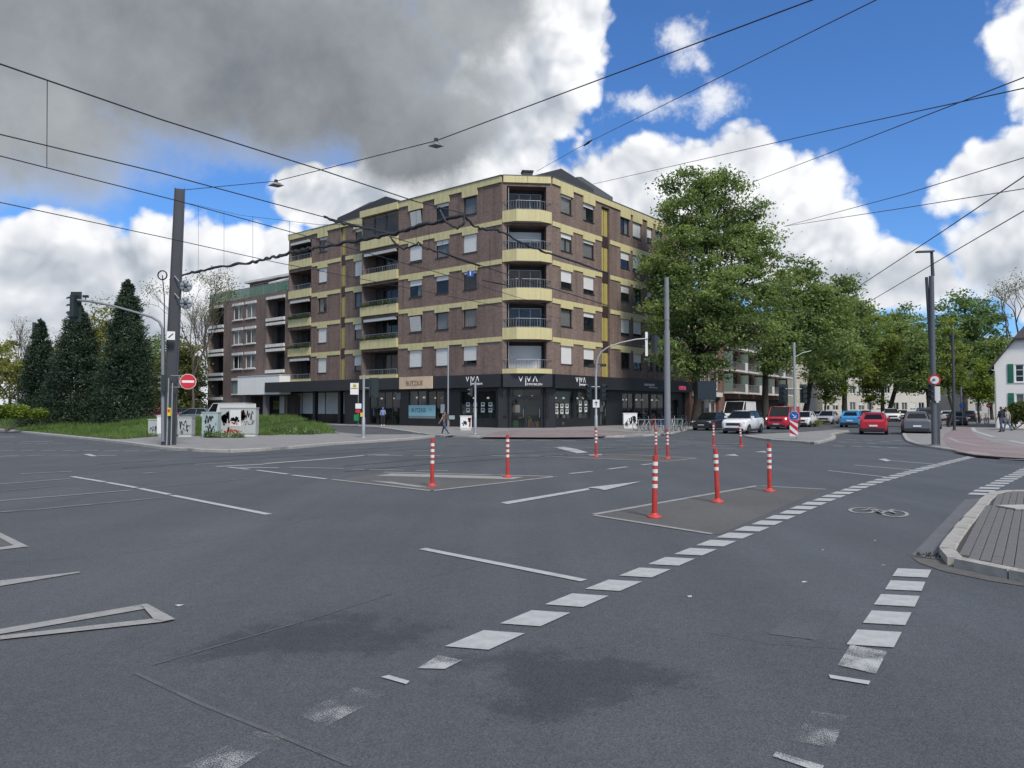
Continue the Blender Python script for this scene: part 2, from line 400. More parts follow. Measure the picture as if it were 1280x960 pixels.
# solid lines and islands
line([(528, 686.5), (730, 726.5)], .115)
line([(742, 643.5), (947, 607.5)], .12, PAINTG); line([(945, 607.5), (1033, 612)], .11, PAINTG); line([(742, 644.5), (890, 668)], .10, PAINTG)
line([(415, 599.5), (541, 614)], .12, PAINTG); line([(539, 614), (695, 596)], .13, PAINTG); line([(480, 590.5), (695, 596)], .16, PAINTG)
area([(470, 594.5), (490, 591.6), (655, 596.2), (640, 599)], PAINTG, 'hatch_stripe', .008); area([(462, 600.5), (490, 602), (540, 609.5), (520, 608.5)], PAINTG, 'hatch_stripe', .008)
for a, b in (((90, 596), (131, 602.8)), ((134, 603.4), (171, 610)), ((173, 610.6), (212, 618.5)), ((215, 619.5), (336, 643.5)), ((285, 584), (311, 587)), ((321, 588), (360, 593)), ((365, 594), (408, 599))): line([a, b], .13)
line([(270, 583.5), (330, 580.5)], .2); line([(330, 579.8), (395, 575)], .22); line([(395, 575), (455, 569.5)], .22); line([(460, 569), (486, 568.5)], .2)
line([(300, 584.5), (348, 585)], .14); line([(362, 584.5), (430, 586)], .13, PAINTG); line([(440, 587), (505, 588)], .13, PAINTG); line([(520, 588.3), (560, 588.8)], .13, PAINTG)
line([(0, 605.5), (88, 598.5)], .10, PAINTG); line([(0, 626.5), (165, 613)], .09, PAINTG); line([(170, 611), (320, 597.5)], .07, PAINTF); line([(0, 614), (115, 604)], .07, PAINTF); line([(0, 640.5), (60, 636), (205, 622)], .12, PAINTF)
line([(26, 592.5), (90, 589.5)], .12, PAINTG); line([(105, 598), (160, 592.5), (270, 586.5)], .06, PAINTF)
line([(0, 570.6), (24, 570)], .16, PAINT); line([(33, 569.8), (55, 569.5)], .16, PAINTG); line([(62, 569.4), (88, 569)], .16, PAINTG); line([(108, 567.8), (118, 570.5)], .2); line([(122, 569.6), (146, 569.2)], .3, PAINTG)
for x in range(0, 210, 26): line([(x, 563.2 + x * .004), (x + 18, 563 + x * .004)], .22, PAINTG)
for x in range(0, 120, 22): line([(x, 555 - x * .01), (x + 16, 554.8 - x * .01)], .22, PAINTG)
line([(0, 546.5), (18, 546)], .3, PAINT); line([(26, 552.6), (66, 551.6)], .3, PAINTG)
line([(198, 576), (240, 573.5)], .12, PAINTG); line([(244, 581), (290, 578.5)], .10, PAINTG); line([(180, 592), (198, 590.5)], .10, PAINTG)
area([(-40, 793), (178, 755.3), (187, 759.8), (-40, 799.5)], PAINTG, 'lane_line', .009); area([(-40, 799), (205, 771.5), (205, 777), (-40, 803.5)], PAINTG, 'lane_line', .0131)
area([(176, 755.3), (184, 754.3), (219, 773.5), (205, 776.5), (192, 773.5)], PAINTG, 'lane_line', .0172)
area([(0, 725.5), (98, 714.6), (101, 715.4), (0, 732.5)], PAINTG, 'lane_line', .009)
area([(-30, 655), (0, 665.5), (36, 683), (0, 687), (-30, 689.5), (-30, 687), (0, 684), (17, 681.5), (0, 672), (-30, 660)], PAINTG, 'lane_line', .009)
area([(625, 628.2), (635, 630), (737.5, 612), (735, 610)], PAINT, 'lane_arrow', .009); area([(733.5, 609.4), (802, 601.6), (756, 612.6), (747, 610.6)], PAINT, 'lane_arrow', .0131)
for a, b in (((712, 592.3), (740, 589.6)), ((760, 586.8), (784, 583.8)), ((802, 581.5), (822, 579.2))): line([a, b], .14)
line([(690, 571), (834, 577.2), (870, 573)], .13, PAINTG); line([(700, 568.6), (800, 569), (868, 572.6)], .13, PAINTG)
line([(1035, 588.5), (1112, 597)], .10); line([(1068, 581.5), (1142, 588)], .10); line([(1100, 574.8), (1176, 581.2)], .11); area([(1098, 574), (1106, 573.2), (1114, 575.6), (1108, 576.8)], PAINT, 'lane_arrow', .0131)
# far side of the junction
for y, x0, x1, st, wd in ((550.5, 600, 900, 34, .25), (555, 560, 870, 40, .16), (559.5, 680, 930, 52, .14), (563.5, 470, 690, 44, .16), (569.5, 470, 690, 48, .2), (546.8, 640, 880, 30, .22)):
    x = x0
    while x < x1:
        if RND.random() < .8: line([(x, y + (x - x0) * .004), (x + st * RND.uniform(.5, .7), y + .25 + (x - x0) * .004)], wd, PAINTG)
        x += st
area([(693, 559), (705, 558.4), (722, 561.5), (735, 565.5), (722, 566.5), (704, 562)], PAINT, 'lane_arrow', .009); area([(735, 568), (752, 567.4), (753, 569), (737, 569.4)], PAINT, 'lane_arrow', .009)
area([(905, 569), (918, 567.4), (924, 570)], PAINT, 'lane_arrow', .009); area([(942, 565), (955, 563.6), (960, 565.6)], PAINT, 'lane_arrow', .009)
line([(870, 557.5), (1010, 557.8)], .16, PAINTG); line([(846, 554), (930, 554.4)], .2, PAINTG)
for x, y in ((1042, 557.4), (1064, 557.8), (1088, 558.6), (1110, 559.4), (1048, 552.4), (1064, 553.4), (1082, 554), (1058, 549.6), (1078, 550), (1100, 552), (1116, 550.5)): line([(x, y), (x + 13, y + .7)], .26, PAINTG)
# cut joints and resealed cracks
TAR = paint('tar_seal', .42, 90.0, (.105, .108, .112))
TARD = M('tar_dark', (.035, .036, .04), .7, .3, 9)
for pts, wd, mt in (([(190, 832), (300, 800), (400, 771), (490, 742)], .022, TAR), ([(170, 842), (250, 880), (345, 918), (440, 958)], .030, TAR), ([(230, 680), (330, 664), (420, 640)], .010, TAR),
                    ([(525, 724), (640, 698)], .008, TAR), ([(0, 704), (120, 696), (230, 684)], .010, TAR), ([(880, 790), (960, 805), (1060, 812)], .006, TAR)):
    line(pts, wd, mt, 'crack_seal', .0045)
NEWER = asphalt('asphalt_newer', .080, False); OLDER = asphalt('asphalt_older', .087, False)
area([(1000, 760), (1050, 764), (1020, 800), (960, 792)], OLDER, 'road_patch', .0035)
# tram grooves curving across the junction
RAIL = M('tram_rail', (.16, .165, .17), .35, .2, 6, metal=.8)
for pts in ([(430, 583), (520, 575), (620, 568.5), (720, 563), (830, 557)], [(430, 590), (540, 580), (640, 573), (740, 566.5), (850, 560)], [(120, 581), (260, 571.5), (400, 564), (520, 558)], [(150, 586), (290, 575), (420, 567.5), (540, 561)]):
    line(pts, .07, RAIL, 'tram_rail', .0135); 
# bicycle symbol
m_ = MB(); Z = .009
def ell(cx, cy, rx, ry, rot=0.0, n=26): return [(cx + rx * math.cos(2 * math.pi * k / n), cy + ry * math.sin(2 * math.pi * k / n) + rot * math.cos(2 * math.pi * k / n)) for k in range(n + 1)]
for e in (ell(1077.5, 638.6, 15, 3.4, .5), ell(1118.5, 642.6, 15.5, 3.9, .6)): ribbon(m_, gp(e), .055, Z)
for pts in ([(1078, 638.6), (1091, 636.8), (1109, 640.0), (1102, 643.0), (1087, 637)], [(1091, 636.8), (1101, 642.8)], [(1109, 640), (1118, 642.6), (1112, 638.6), (1118, 637.6)], [(1086, 635.2), (1096, 636.4)]): ribbon(m_, gp(pts), .06, Z + .0041 * 1)
m_.build('bicycle_symbol', PAINTG, road)
# scraps of litter on the tarmac
LIT_M = M('litter_scrap', (.55, .55, .52), .8, .3, 9)
for (px, py) in ((862, 746), (1068, 809), (1093, 676), (1030, 688), (1104, 707), (225, 757), (205, 770), (1006, 728)):
    g = G(px, py); m_ = MB(); a = RND.uniform(0, 6); r_ = RND.uniform(.012, .03)
    m_.poly([(g.x + r_ * 1.6 * math.cos(a + k * 1.25), g.y + r_ * math.sin(a + k * 1.25), .004 + .006 * (k % 2)) for k in range(5)]); m_.build('litter_scrap', LIT_M, road)

# ---------------------------------------------------------------- pavements
def pavement(name, poly, h=.12, mat=SLAB_MAT, kerb=None, kerbmat=KERB_MAT, kw=.15, stone=1.0, drop=.004):
    """raised slab; the listed edge gets a row of separate kerb stones"""
    m_ = MB(); m_.prism([(q[0], q[1]) for q in poly], -.3, h - drop if kerb else h)
    o = m_.build(name, mat, kind='structure')
    if kerb:
        cnt = 0
        kerb = [Vector((q[0], q[1], 0)) for q in kerb]; cum = [0.0]
        for a, b in zip(kerb, kerb[1:]): cum.append(cum[-1] + (b - a).length)
        ns = max(1, round(cum[-1] / stone)); res = []; j = 0
        for i in range(ns + 1):
            s_ = cum[-1] * i / ns
            while j < len(cum) - 2 and cum[j + 1] < s_: j += 1
            res.append(kerb[j].lerp(kerb[j + 1], (s_ - cum[j]) / max(cum[j + 1] - cum[j], 1e-6)))
        for a, b in zip(res, res[1:]):
            n = 1; d = b - a; nn = Vector((-d.y, d.x, 0)).normalized() * kw
            for i in range(n):
                cnt += 1; e = a + d * i; g = d * .006 / max(d.length, .01)
                m2 = MB(); hh = h + RND.uniform(-.004, .006); off = nn * RND.uniform(-.05, .05)
                p0, p1 = e + g - nn * .35 + off, e + d - g - nn * .35 + off; p2, p3 = p1 + nn * 1.35, p0 + nn * 1.35
                top = [p0 + nn * .16, p1 + nn * .16, p2, p3]
                vs = [Vector((q.x, q.y, -.1)) for q in (p0, p1, p2, p3)] + [Vector((q.x, q.y, hh - .025)) for q in (p0, p1)] + [Vector((q.x, q.y, hh)) for q in top]
                m2.add(vs, [(0, 1, 5, 4), (4, 5, 7, 6), (6, 7, 8, 9), (1, 2, 8, 7, 5), (0, 4, 6, 9, 3), (3, 2, 8, 9)])
                m2.build('kerb_stone', kerbmat, o)
    return o
def dens(pts, n=3):
    r = []
    for a, b in zip(pts, pts[1:]):
        for k in range(n): r.append((a[0] + (b[0] - a[0]) * k / n, a[1] + (b[1] - a[1]) * k / n))
    return r + [pts[-1]]
isl_front = [(-90, 530), (0, 538), (60, 544.5), (100, 548.5), (150, 554), (200, 561), (240, 564.3), (286, 566), (350, 562.5), (420, 556), (480, 552.3), (520, 549.6), (543, 546.8)]
isl_back = [(520, 545.2), (455, 545.6), (430, 543.4), (408, 539.6), (340, 530.5), (300, 529), (100, 528), (-90, 524)]
pavement('pavement_left', gp(isl_front + isl_back), .12, SLAB_MAT, gp(isl_front), stone=1.6)
bf = [(300, 527), (408, 531.5), (470, 534.5), (508, 540), (530, 544), (560, 546.3), (605, 547), (700, 547.6), (790, 546.6), (836, 543.6), (858, 538), (884, 531.5), (925, 526)]
bp_ = gp(bf) + [Vector((60, 150, 0)), Vector((-70, 150, 0))]
pavement('pavement_building', bp_, .10, SLAB_MAT, gp(bf), stone=2.2)
rf = [(1190, 522), (1150, 531), (1129, 541), (1129, 545), (1134, 552.5), (1148, 557), (1166, 560.5), (1192, 564.5), (1217, 570), (1250, 573), (1310, 578), (1400, 586)]
pavement('pavement_right', gp(rf) + [G(1500, 586), Vector((140, 120, 0)), Vector((95, 150, 0))], .09, SLAB_MAT, gp(rf), stone=1.6)
mf = [(931, 546.6), (960, 551.2), (1003, 553.8), (1018, 555.6), (1030, 553), (1042, 549.5), (1044, 547), (1040, 544), (1062, 540), (1048, 538.8), (1000, 542.5), (960, 544.6), (931, 546.6)]
pavement('median_island', gp(mf[:-1]), .11, SLAB_MAT, gp(mf), KERBW_MAT, stone=1.0)
# coloured cycle track on the pavements
RED = asphalt('red_cycle_track', .20, False, (1.16, .92, .89))
def onpave(lst, h, mat, name, dz=.004):
    m_ = MB(); m_.poly(gp(lst, h + dz)); o = m_.build(name, mat, kind='structure'); return o
onpave([(1196, 564), (1184, 556), (1178, 548), (1182, 541), (1200, 535), (1208, 531), (1222, 531), (1214, 535), (1214, 539), (1224, 546.5), (1248, 554), (1300, 562), (1300, 574), (1250, 571), (1218, 568.5)], .09, RED, 'cycle_track')
onpave([(600, 546.3), (622, 538.6), (700, 537.2), (770, 538.5), (792, 541), (742, 546.4), (690, 546.8)], .10, RED, 'cycle_track')
def stripe(lst, h, wd, mat=PAINT):
    m_ = MB(); ribbon(m_, gp(lst, h), wd, h + .009); m_.build('pavement_line', mat, kind='structure')
stripe([(1216, 534.5), (1218, 539), (1242, 546.5)], .09, .28); stripe([(1262, 551), (1290, 557)], .09, .25); stripe([(1186, 547), (1198, 552.6), (1224, 557.5)], .09, .2, PAINTG); stripe([(1240, 555.6), (1260, 555.4)], .09, .3, PAINTG); stripe([(1240, 553.6), (1258, 553.4)], .09, .2, PAINTG); stripe([(1250, 576 - 2), (1285, 577 - 2)], .09, .15)
stripe([(556, 544.6), (612, 542)], .10, .35, PAINTG); stripe([(615, 540), (655, 536.6)], .10, .25, PAINTG); stripe([(735, 541), (790, 543.6)], .10, .4, PAINTG)
# ---------------------------------------------------------------- paved refuge at the right with blocks and kerb stones
outer = [(1560, 782), (1400, 749), (1330, 735), (1280, 725), (1240, 717), (1212, 711.5), (1194, 706), (1188, 700), (1196, 684), (1217, 655), (1231, 638), (1241, 626), (1250, 621), (1263, 619.3), (1285, 619), (1330, 620), (1440, 624), (1520, 632), (1590, 650), (1620, 690)]
ow = gp(outer)
for _ in range(2): ow = [ow[0]] + [q for a, b in zip(ow, ow[1:]) for q in (a.lerp(b, .25), a.lerp(b, .75))] + [ow[-1]]
cen = sum(ow, Vector()) / len(ow)
ref = pavement('refuge_island', ow, .10, M('joint_sand', (.06, .055, .045), .95, .3, 20), ow, KERBW_MAT, kw=.13, stone=.6, drop=.018)
ax = (G(1212, 655) - G(1186, 700)).normalized(); ay = Vector((ax.y, -ax.x, 0))
base = G(1186, 700)
# inner outline: the kerb line moved inwards
inner = []
for i, q in enumerate(ow):
    t_ = ow[min(i + 1, len(ow) - 1)] - ow[max(i - 1, 0)]; t_.normalize(); inner.append(Vector((q.x + -t_.y * -.20 * -1, q.y + t_.x * .20, 0)) if False else q + (Vector((-t_.y, t_.x, 0)) * .05 if (Vector((-t_.y, t_.x, 0)).dot(cen - q) > 0) else Vector((t_.y, -t_.x, 0)) * .05))
def inside(p, poly):
    c_ = False; n = len(poly)
    for i in range(n):
        a, b = poly[i], poly[(i + 1) % n]
        if (a[1] > p[1]) != (b[1] > p[1]) and p[0] < (b[0] - a[0]) * (p[1] - a[1]) / (b[1] - a[1] + 1e-12) + a[0]: c_ = not c_
    return c_
BLK = M('paving_block', (.155, .15, .145), .85, .35, 4.0, bump=.4, dirt=.35)
cand = []
for i in range(-60, 140):
    for j in range(-20, 110):
        u0 = i * .205 + (.1025 if j % 2 else 0); v0 = j * .105
        c_ = base + ax * (u0 + .1) + ay * (v0 + .05)
        if inside(c_, inner) and inside(c_ + ax * .05, inner) and inside(c_ - ax * .05, inner): cand.append((c_.length, c_))
cand.sort(key=lambda q: q[0] + (50 if abs(q[1].x / q[1].y) > .70 else 0))
prot = None
rest = MB()
def block(mb_, c, dz, g=.006):
    hx, hy = .1025 - g / 2, .0525 - g / 2; b = .006
    vs = []
    for z, k in ((.05, 0), (.090, 0), (.096, b)):
        for sx, sy in ((-1, -1), (1, -1), (1, 1), (-1, 1)): vs.append(c + ax * sx * (hx - k) + ay * sy * (hy - k) + Vector((0, 0, z + dz)))
    mb_.add(vs, [(0, 1, 5, 4), (1, 2, 6, 5), (2, 3, 7, 6), (3, 0, 4, 7), (4, 5, 9, 8), (5, 6, 10, 9), (6, 7, 11, 10), (7, 4, 8, 11), (8, 9, 10, 11)])
pm = MB(); block(pm, Vector((0, 0, 0)), 0); proto = None
for k, (_, c_) in enumerate(cand):
    if k < 290:
        if proto is None: proto = pm.build('paving_block', BLK, ref, origin=(0, 0, 0)); o = proto
        else: o = bpy.data.objects.new('paving_block', proto.data); COL.objects.link(o); o.parent = ref
        o.location = c_ + Vector((0, 0, RND.uniform(-.003, .003))) - worldpos(ref); o.rotation_euler = (RND.uniform(-.01, .01), RND.uniform(-.01, .01), RND.uniform(-.012, .012))
    else: block(rest, c_, RND.uniform(-.003, .003))
if rest.v: rest.build('paving_blocks_rest', BLK, ref, kind='stuff')
m_ = MB(); g = G(1268, 634, .11); m_.box((g.x + .25, g.y, .115), (.85, .42, .02), .1); m_.box((g.x + .35, g.y, .1265), (.09, .05, .003), .1, 1); m_.build('cover_plate', [M('concrete_cover', (.42, .41, .38), .8, .25, 6), TARD], ref)
# concrete channel beside the refuge
m_ = MB(); m_.poly(gp([(1139, 694), (1206, 624.5), (1236, 622), (1178, 700)], .006)); m_.build('gutter_strip', M('gutter_concrete', (.125, .13, .137), .85, .25, 5, bump=.3), road)
m_ = MB(); m_.poly(gp([(1139, 696), (1178, 700.5), (1187, 708), (1240, 720), (1290, 730), (1290, 734), (1235, 725.5), (1180, 714), (1150, 704)], .0065)); m_.build('gutter_strip', M('gutter_worn', (.12, .114, .105), .9, .35, 7, bump=.4, dirt=.4), road)
MOSS = M('moss', (.045, .05, .02), .95, .5, 30)
for px, py, r_ in ((1166, 694.5, .10), (1172, 696, .08), (1158, 693.5, .07), (1216, 708, .08)):
    g = G(px, py, .012); m_ = MB()
    for k in range(26):
        a = RND.uniform(0, 6.28); q = RND.uniform(0, 1) ** .5 * r_; b_ = Vector((g.x + q * 1.8 * math.cos(a), g.y + q * math.sin(a), .012)); t_ = b_ + Vector((RND.uniform(-.02, .02), RND.uniform(-.02, .02), RND.uniform(.01, .045)))
        m_.add([b_ + Vector((.008, 0, 0)), b_ - Vector((.008, 0, 0)), t_], [(0, 1, 2)])
    m_.build('weed_tuft', MOSS, kind='stuff', label='small tuft of weeds at the foot of the white kerb', cat='weeds')
# ================================================================ buildings
def brick_mat(name, c1, c2, mortar, scale=1.0):
    m = bpy.data.materials.new(name); m.use_nodes = True; t = NT(m.node_tree); b = t.n['Principled BSDF']
    uv = t.node('ShaderNodeUVMap').outputs[0]
    br = t.node('ShaderNodeTexBrick'); t.l.new(uv, br.inputs['Vector']); br.inputs['Scale'].default_value = 1.0
    br.inputs['Brick Width'].default_value = .25 * scale; br.inputs['Row Height'].default_value = .083 * scale; br.inputs['Mortar Size'].default_value = .010
    br.inputs['Color1'].default_value = (*c1, 1); br.inputs['Color2'].default_value = (*c2, 1); br.inputs['Mortar'].default_value = (*mortar, 1); br.inputs['Bias'].default_value = -.1
    co = t.node('ShaderNodeTexCoord').outputs['Object']
    n = t.math('ADD', .78, t.math('MULTIPLY', t.noise(co, .5, 7, .62), .44)); cb = t.node('ShaderNodeCombineColor')
    n = t.math('MULTIPLY', n, t.math('ADD', .72, t.math('MULTIPLY', t.noise(uv, 6.0, 3, .8), .56)))
    mp = t.node('ShaderNodeMapping'); t.l.new(co, mp.inputs[0]); mp.inputs['Scale'].default_value = (1.7, 1.7, .10); n = t.math('MULTIPLY', n, t.smooth(t.noise(mp.outputs[0], 1.0, 7, .65), .40, .75, 1.08, .70))
    for i in range(3): t.l.new(n, cb.inputs[i])
    t.l.new(t.mix(1.0, br.outputs[0], cb.outputs[0], 'MULTIPLY'), b.inputs['Base Color']); b.inputs['Roughness'].default_value = .85; b.inputs['Specular IOR Level'].default_value = .2
    bp = t.node('ShaderNodeBump'); bp.inputs['Strength'].default_value = .5; bp.inputs['Distance'].default_value = .01
    t.l.new(br.outputs['Fac'], bp.inputs['Height']); bp.invert = True; t.l.new(bp.outputs[0], b.inputs['Normal'])
    return m
BRICK = brick_mat('brown_brick', (.205, .136, .112), (.128, .088, .075), (.205, .182, .160))
BRICK2 = brick_mat('dark_brown_brick', (.175, .122, .106), (.12, .088, .078), (.19, .17, .155))
YEL = M('yellow_panel', (.57, .505, .262), .55, .10, 1.2, dirt=.16, streak=.30)
YELD = M('yellow_strip', (.40, .335, .10), .55, .12, 1.5, dirt=.2, streak=.35)
WHT = M('white_render', (.66, .65, .62), .8, .10, 1.0, dirt=.18, streak=.4)
WHTP = M('white_plastic', (.74, .74, .72), .45, .06, 2.0, dirt=.08)
SHUT = M('roller_shutter_white', (.66, .66, .64), .55, .08, 2.0, dirt=.10); SHUTG = M('roller_shutter_grey', (.46, .47, .47), .55, .08, 2.0)
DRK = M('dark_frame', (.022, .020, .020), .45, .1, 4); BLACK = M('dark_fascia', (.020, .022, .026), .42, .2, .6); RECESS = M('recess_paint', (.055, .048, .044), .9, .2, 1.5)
GREYM = M('grey_metal', (.28, .30, .31), .4, .1, 4, metal=.6); GALV = M('galvanised_steel', (.36, .38, .39), .45, .15, 4, metal=.5); SLATE = M('slate_roof', (.045, .047, .052), .7, .25, 6, bump=.4)
CURT = M('net_curtain', (.55, .56, .54), .9, .35, 9.0); CURTD = M('room_dark', (.018, .018, .02), .9, .3, 2)
PANE = glass('window_glass', (.020, .026, .034), .50); SHOP = glass('shop_glass', (.012, .018, .018), .45)
CONC = M('concrete_white', (.62, .61, .57), .85, .15, 1.5, dirt=.3)
Zv = Vector((0, 0, 1))

class Plane:
    """a facade: origin, direction along, outward normal (all level)"""
    def __init__(s, O, D, N_): s.O = Vector((O[0], O[1], 0)); s.D = Vector((D[0], D[1], 0)).normalized(); s.N = Vector((N_[0], N_[1], 0)).normalized()
    def p(s, a, z, out=0.0): return s.O + s.D * a + s.N * out + Zv * z
    def off(s, out): return Plane(s.O + s.N * out, s.D, s.N)
    def box(s, mb, s0, s1, z0, z1, o0, o1, mi=0): mb.obox(s.p(s0, z0, o0), s.D * (s1 - s0), s.N * (o1 - o0), Zv * (z1 - z0), mi)
    def rect(s, mb, s0, s1, z0, z1, o, mi=0): mb.quad(s.p(s0, z0, o), s.p(s1, z0, o), s.p(s1, z1, o), s.p(s0, z1, o), mi, [(s0, z0), (s1, z0), (s1, z1), (s0, z1)])
def wall(mb, pl, s0, s1, z0, z1, openings=(), depth=.18, mi=0, rmi=None):
    ss = sorted({s0, s1, *[q for o in openings for q in o[:2] if s0 < q < s1]}); zz = sorted({z0, z1, *[q for o in openings for q in o[2:4] if z0 < q < z1]})
    for a, b in zip(ss, ss[1:]):
        for c_, d_ in zip(zz, zz[1:]):
            x, y = (a + b) / 2, (c_ + d_) / 2
            if any(o[0] < x < o[1] and o[2] < y < o[3] for o in openings): continue
            pl.rect(mb, a, b, c_, d_, 0, mi)
    for o in openings:
        a, b, c_, d_ = o[:4]; dp = o[4] if len(o) > 4 else depth; k = mi if rmi is None else rmi
        mb.quad(pl.p(a, c_), pl.p(a, d_), pl.p(a, d_, -dp), pl.p(a, c_, -dp), k, [(0, c_), (0, d_), (dp, d_), (dp, c_)])
        mb.quad(pl.p(b, c_), pl.p(b, d_), pl.p(b, d_, -dp), pl.p(b, c_, -dp), k, [(0, c_), (0, d_), (dp, d_), (dp, c_)])
        mb.quad(pl.p(a, d_), pl.p(b, d_), pl.p(b, d_, -dp), pl.p(a, d_, -dp), k, [(a, 0), (b, 0), (b, dp), (a, dp)])
        mb.quad(pl.p(a, c_), pl.p(b, c_), pl.p(b, c_, -dp), pl.p(a, c_, -dp), k, [(a, 0), (b, 0), (b, dp), (a, dp)])
def window(root, pl, s0, s1, z0, z1, rec=.15, shut=None, curtain=None, mull=1, frame=DRK, fw=.07, sill=DRK, shutmat=None, name='window', pane=None, open_=False):
    f = MB(); i0, i1 = -rec, -rec + .06
    for a, b, c_, d_ in ((s0, s0 + fw, z0, z1), (s1 - fw, s1, z0, z1), (s0 + fw, s1 - fw, z0, z0 + fw), (s0 + fw, s1 - fw, z1 - fw, z1)): pl.box(f, a, b, c_, d_, i0, i1)
    for k in range(1, mull):
        m0 = s0 + (s1 - s0) * k / mull; pl.box(f, m0 - fw / 2, m0 + fw / 2, z0 + fw, z1 - fw, i0, i1)
    o = f.build(name, frame, root)
    g = MB(); pl.rect(g, s0 + fw * .5, s1 - fw * .5, z0 + fw * .5, z1 - fw * .5, i0 + .03); g.build('pane', pane or PANE, o)
    bk = MB(); pl.rect(bk, s0 - .02, s1 + .02, z0 - .02, z1 + .02, i0 - .45)
    pl.box(bk, s0 - .06, s0 - .01, z0 - .02, z1 + .02, i0 - .46, i0 - .002); pl.box(bk, s1 + .01, s1 + .06, z0 - .02, z1 + .02, i0 - .46, i0 - .002); pl.box(bk, s0 - .06, s1 + .06, z1 + .01, z1 + .06, i0 - .46, i0 - .002); pl.box(bk, s0 - .06, s1 + .06, z0 - .06, z0 - .01, i0 - .46, i0 - .002); bk.build('room_backing', CURTD, o)
    if curtain:
        cu = MB(); n = 14; za = z0 + .04; zb = z1 - .04
        a0, a1 = (s0 + .04, s1 - .04) if curtain == 'full' else (s0 + .04, s0 + (s1 - s0) * .42) if curtain == 'left' else (s0 + (s1 - s0) * .55, s1 - .04)
        for k in range(n):
            q0, q1 = a0 + (a1 - a0) * k / n, a0 + (a1 - a0) * (k + 1) / n; w0, w1 = .03 * (k % 2), .03 * ((k + 1) % 2)
            cu.quad(pl.p(q0, za, i0 - .06 - w0), pl.p(q1, za, i0 - .06 - w1), pl.p(q1, zb, i0 - .06 - w1), pl.p(q0, zb, i0 - .06 - w0))
        cu.build('curtain', CURT, o)
    if shut:
        sh = MB(); zl = z1 - (z1 - z0) * shut; n = max(1, int((z1 - zl) / .12))
        for k in range(n):
            q1 = z1 - (z1 - zl) * k / n; q0 = z1 - (z1 - zl) * (k + 1) / n
            sh.add([pl.p(s0 + .02, q0 + .012, i1 + .012), pl.p(s1 - .02, q0 + .012, i1 + .012), pl.p(s1 - .02, q1, i1 + .026), pl.p(s0 + .02, q1, i1 + .026), pl.p(s0 + .02, q0, i1 + .026), pl.p(s1 - .02, q0, i1 + .026)], [(0, 1, 2, 3), (4, 5, 1, 0)])
        sh.build('roller_shutter', shutmat or SHUT, o)
    if sill:
        sl = MB(); pl.box(sl, s0 - .05, s1 + .05, z0 - .06, z0 - .001, -rec + .065, .06); sl.build('sill', sill, o)
    if open_:
        op = MB(); a = pl.p(s0 + .1, z0 + .08, i1 + .01); b = pl.p(s1 - .1, z0 + .08, i1 + .01); op.quad(a, b, pl.p(s1 - .1, z1 - .1, i1 + .16), pl.p(s0 + .1, z1 - .1, i1 + .16)); op.build('tilted_sash', CURT, o)
    return o
def railing(mb, pts, z0, z1, n_per_m=7, r=.018, bars=True):
    for a, b in zip(pts, pts[1:]):
        a, b = Vector((a[0], a[1], 0)), Vector((b[0], b[1], 0)); L = (b - a).length
        mb.tube([a + Zv * z1, b + Zv * z1], .03, 6); mb.tube([a + Zv * (z0 + .04), b + Zv * (z0 + .04)], .018, 5)
        n = max(2, int(L * n_per_m))
        for k in range(n + 1):
            q = a.lerp(b, k / n); rr = .026 if k % 8 == 0 else .011
            mb.tube([q + Zv * z0, q + Zv * z1], rr, 4, caps=False)
def text(name, body, pl, s0, z0, size, mat, root, out=.02, extr=.012, squeeze=1.0):
    """flat raised lettering on a facade plane, running to the viewer's right"""
    cu = bpy.data.curves.new(name, 'FONT'); cu.body = body; cu.size = size; cu.extrude = extr; cu.resolution_u = 2
    tmp = bpy.data.objects.new('tmp_text', cu); COL.objects.link(tmp); bpy.context.view_layer.update()
    me = bpy.data.meshes.new_from_object(tmp.evaluated_get(bpy.context.evaluated_depsgraph_get())); bpy.data.objects.remove(tmp); bpy.data.curves.remove(cu)
    right = Zv.cross(pl.N).normalized()       # viewer's right when facing the wall is N x up reversed
    right = -pl.N.cross(Zv)
    o0 = pl.p(s0, z0, out)
    for v in me.vertices: 
        q = o0 + right * v.co.x * squeeze + Zv * v.co.y + pl.N * v.co.z - worldpos(root); v.co = q
    me.materials.clear(); me.materials.append(mat); me.name = name
    o = bpy.data.objects.new(name, me); COL.objects.link(o); o.parent = root; ORIG[o.name] = worldpos(root)
    return o

U = Vector((-.7736, .6337, 0)); V = Vector((.6337, .7736, 0))
A = P(628, 430, 58.6); A.z = 0
C = (V - U).normalized(); CW = 3.98; B = A + C * CW
LEFT = Plane(A, U, -V); BACK = LEFT.off(-1.2); RIGHT = Plane(B, V, -U); CORN = Plane(A, C, -(U + V))
ZF = [4.3, 7.39, 10.53, 13.62, 16.8]; ZT = 20.35
bld = empty('apartment_building', A, 'six storey brown brick corner apartment block with yellow bands and black shopfronts', 'building')
SHOPSET = .55
winL = [(2.77, 4.26), (6.0, 7.52), (9.26, 10.85)]
winR = [(1.30, 2.86), (4.6, 6.23), (10.74, 12.28), (12.97, 14.5), (15.7, 16.65), (17.37, 18.8), (20.4, 21.3), (21.87, 23.37)]
winS = [(18.55, 20.05), (24.53, 25.92)]
LOG = (12.35, 17.35); LOG2 = (27.2, 31.1); STR = (21.48, 22.29); STRR = (7.5, 8.82)
wz = lambda k: (ZF[k] + 1.0, ZF[k] + 2.47)
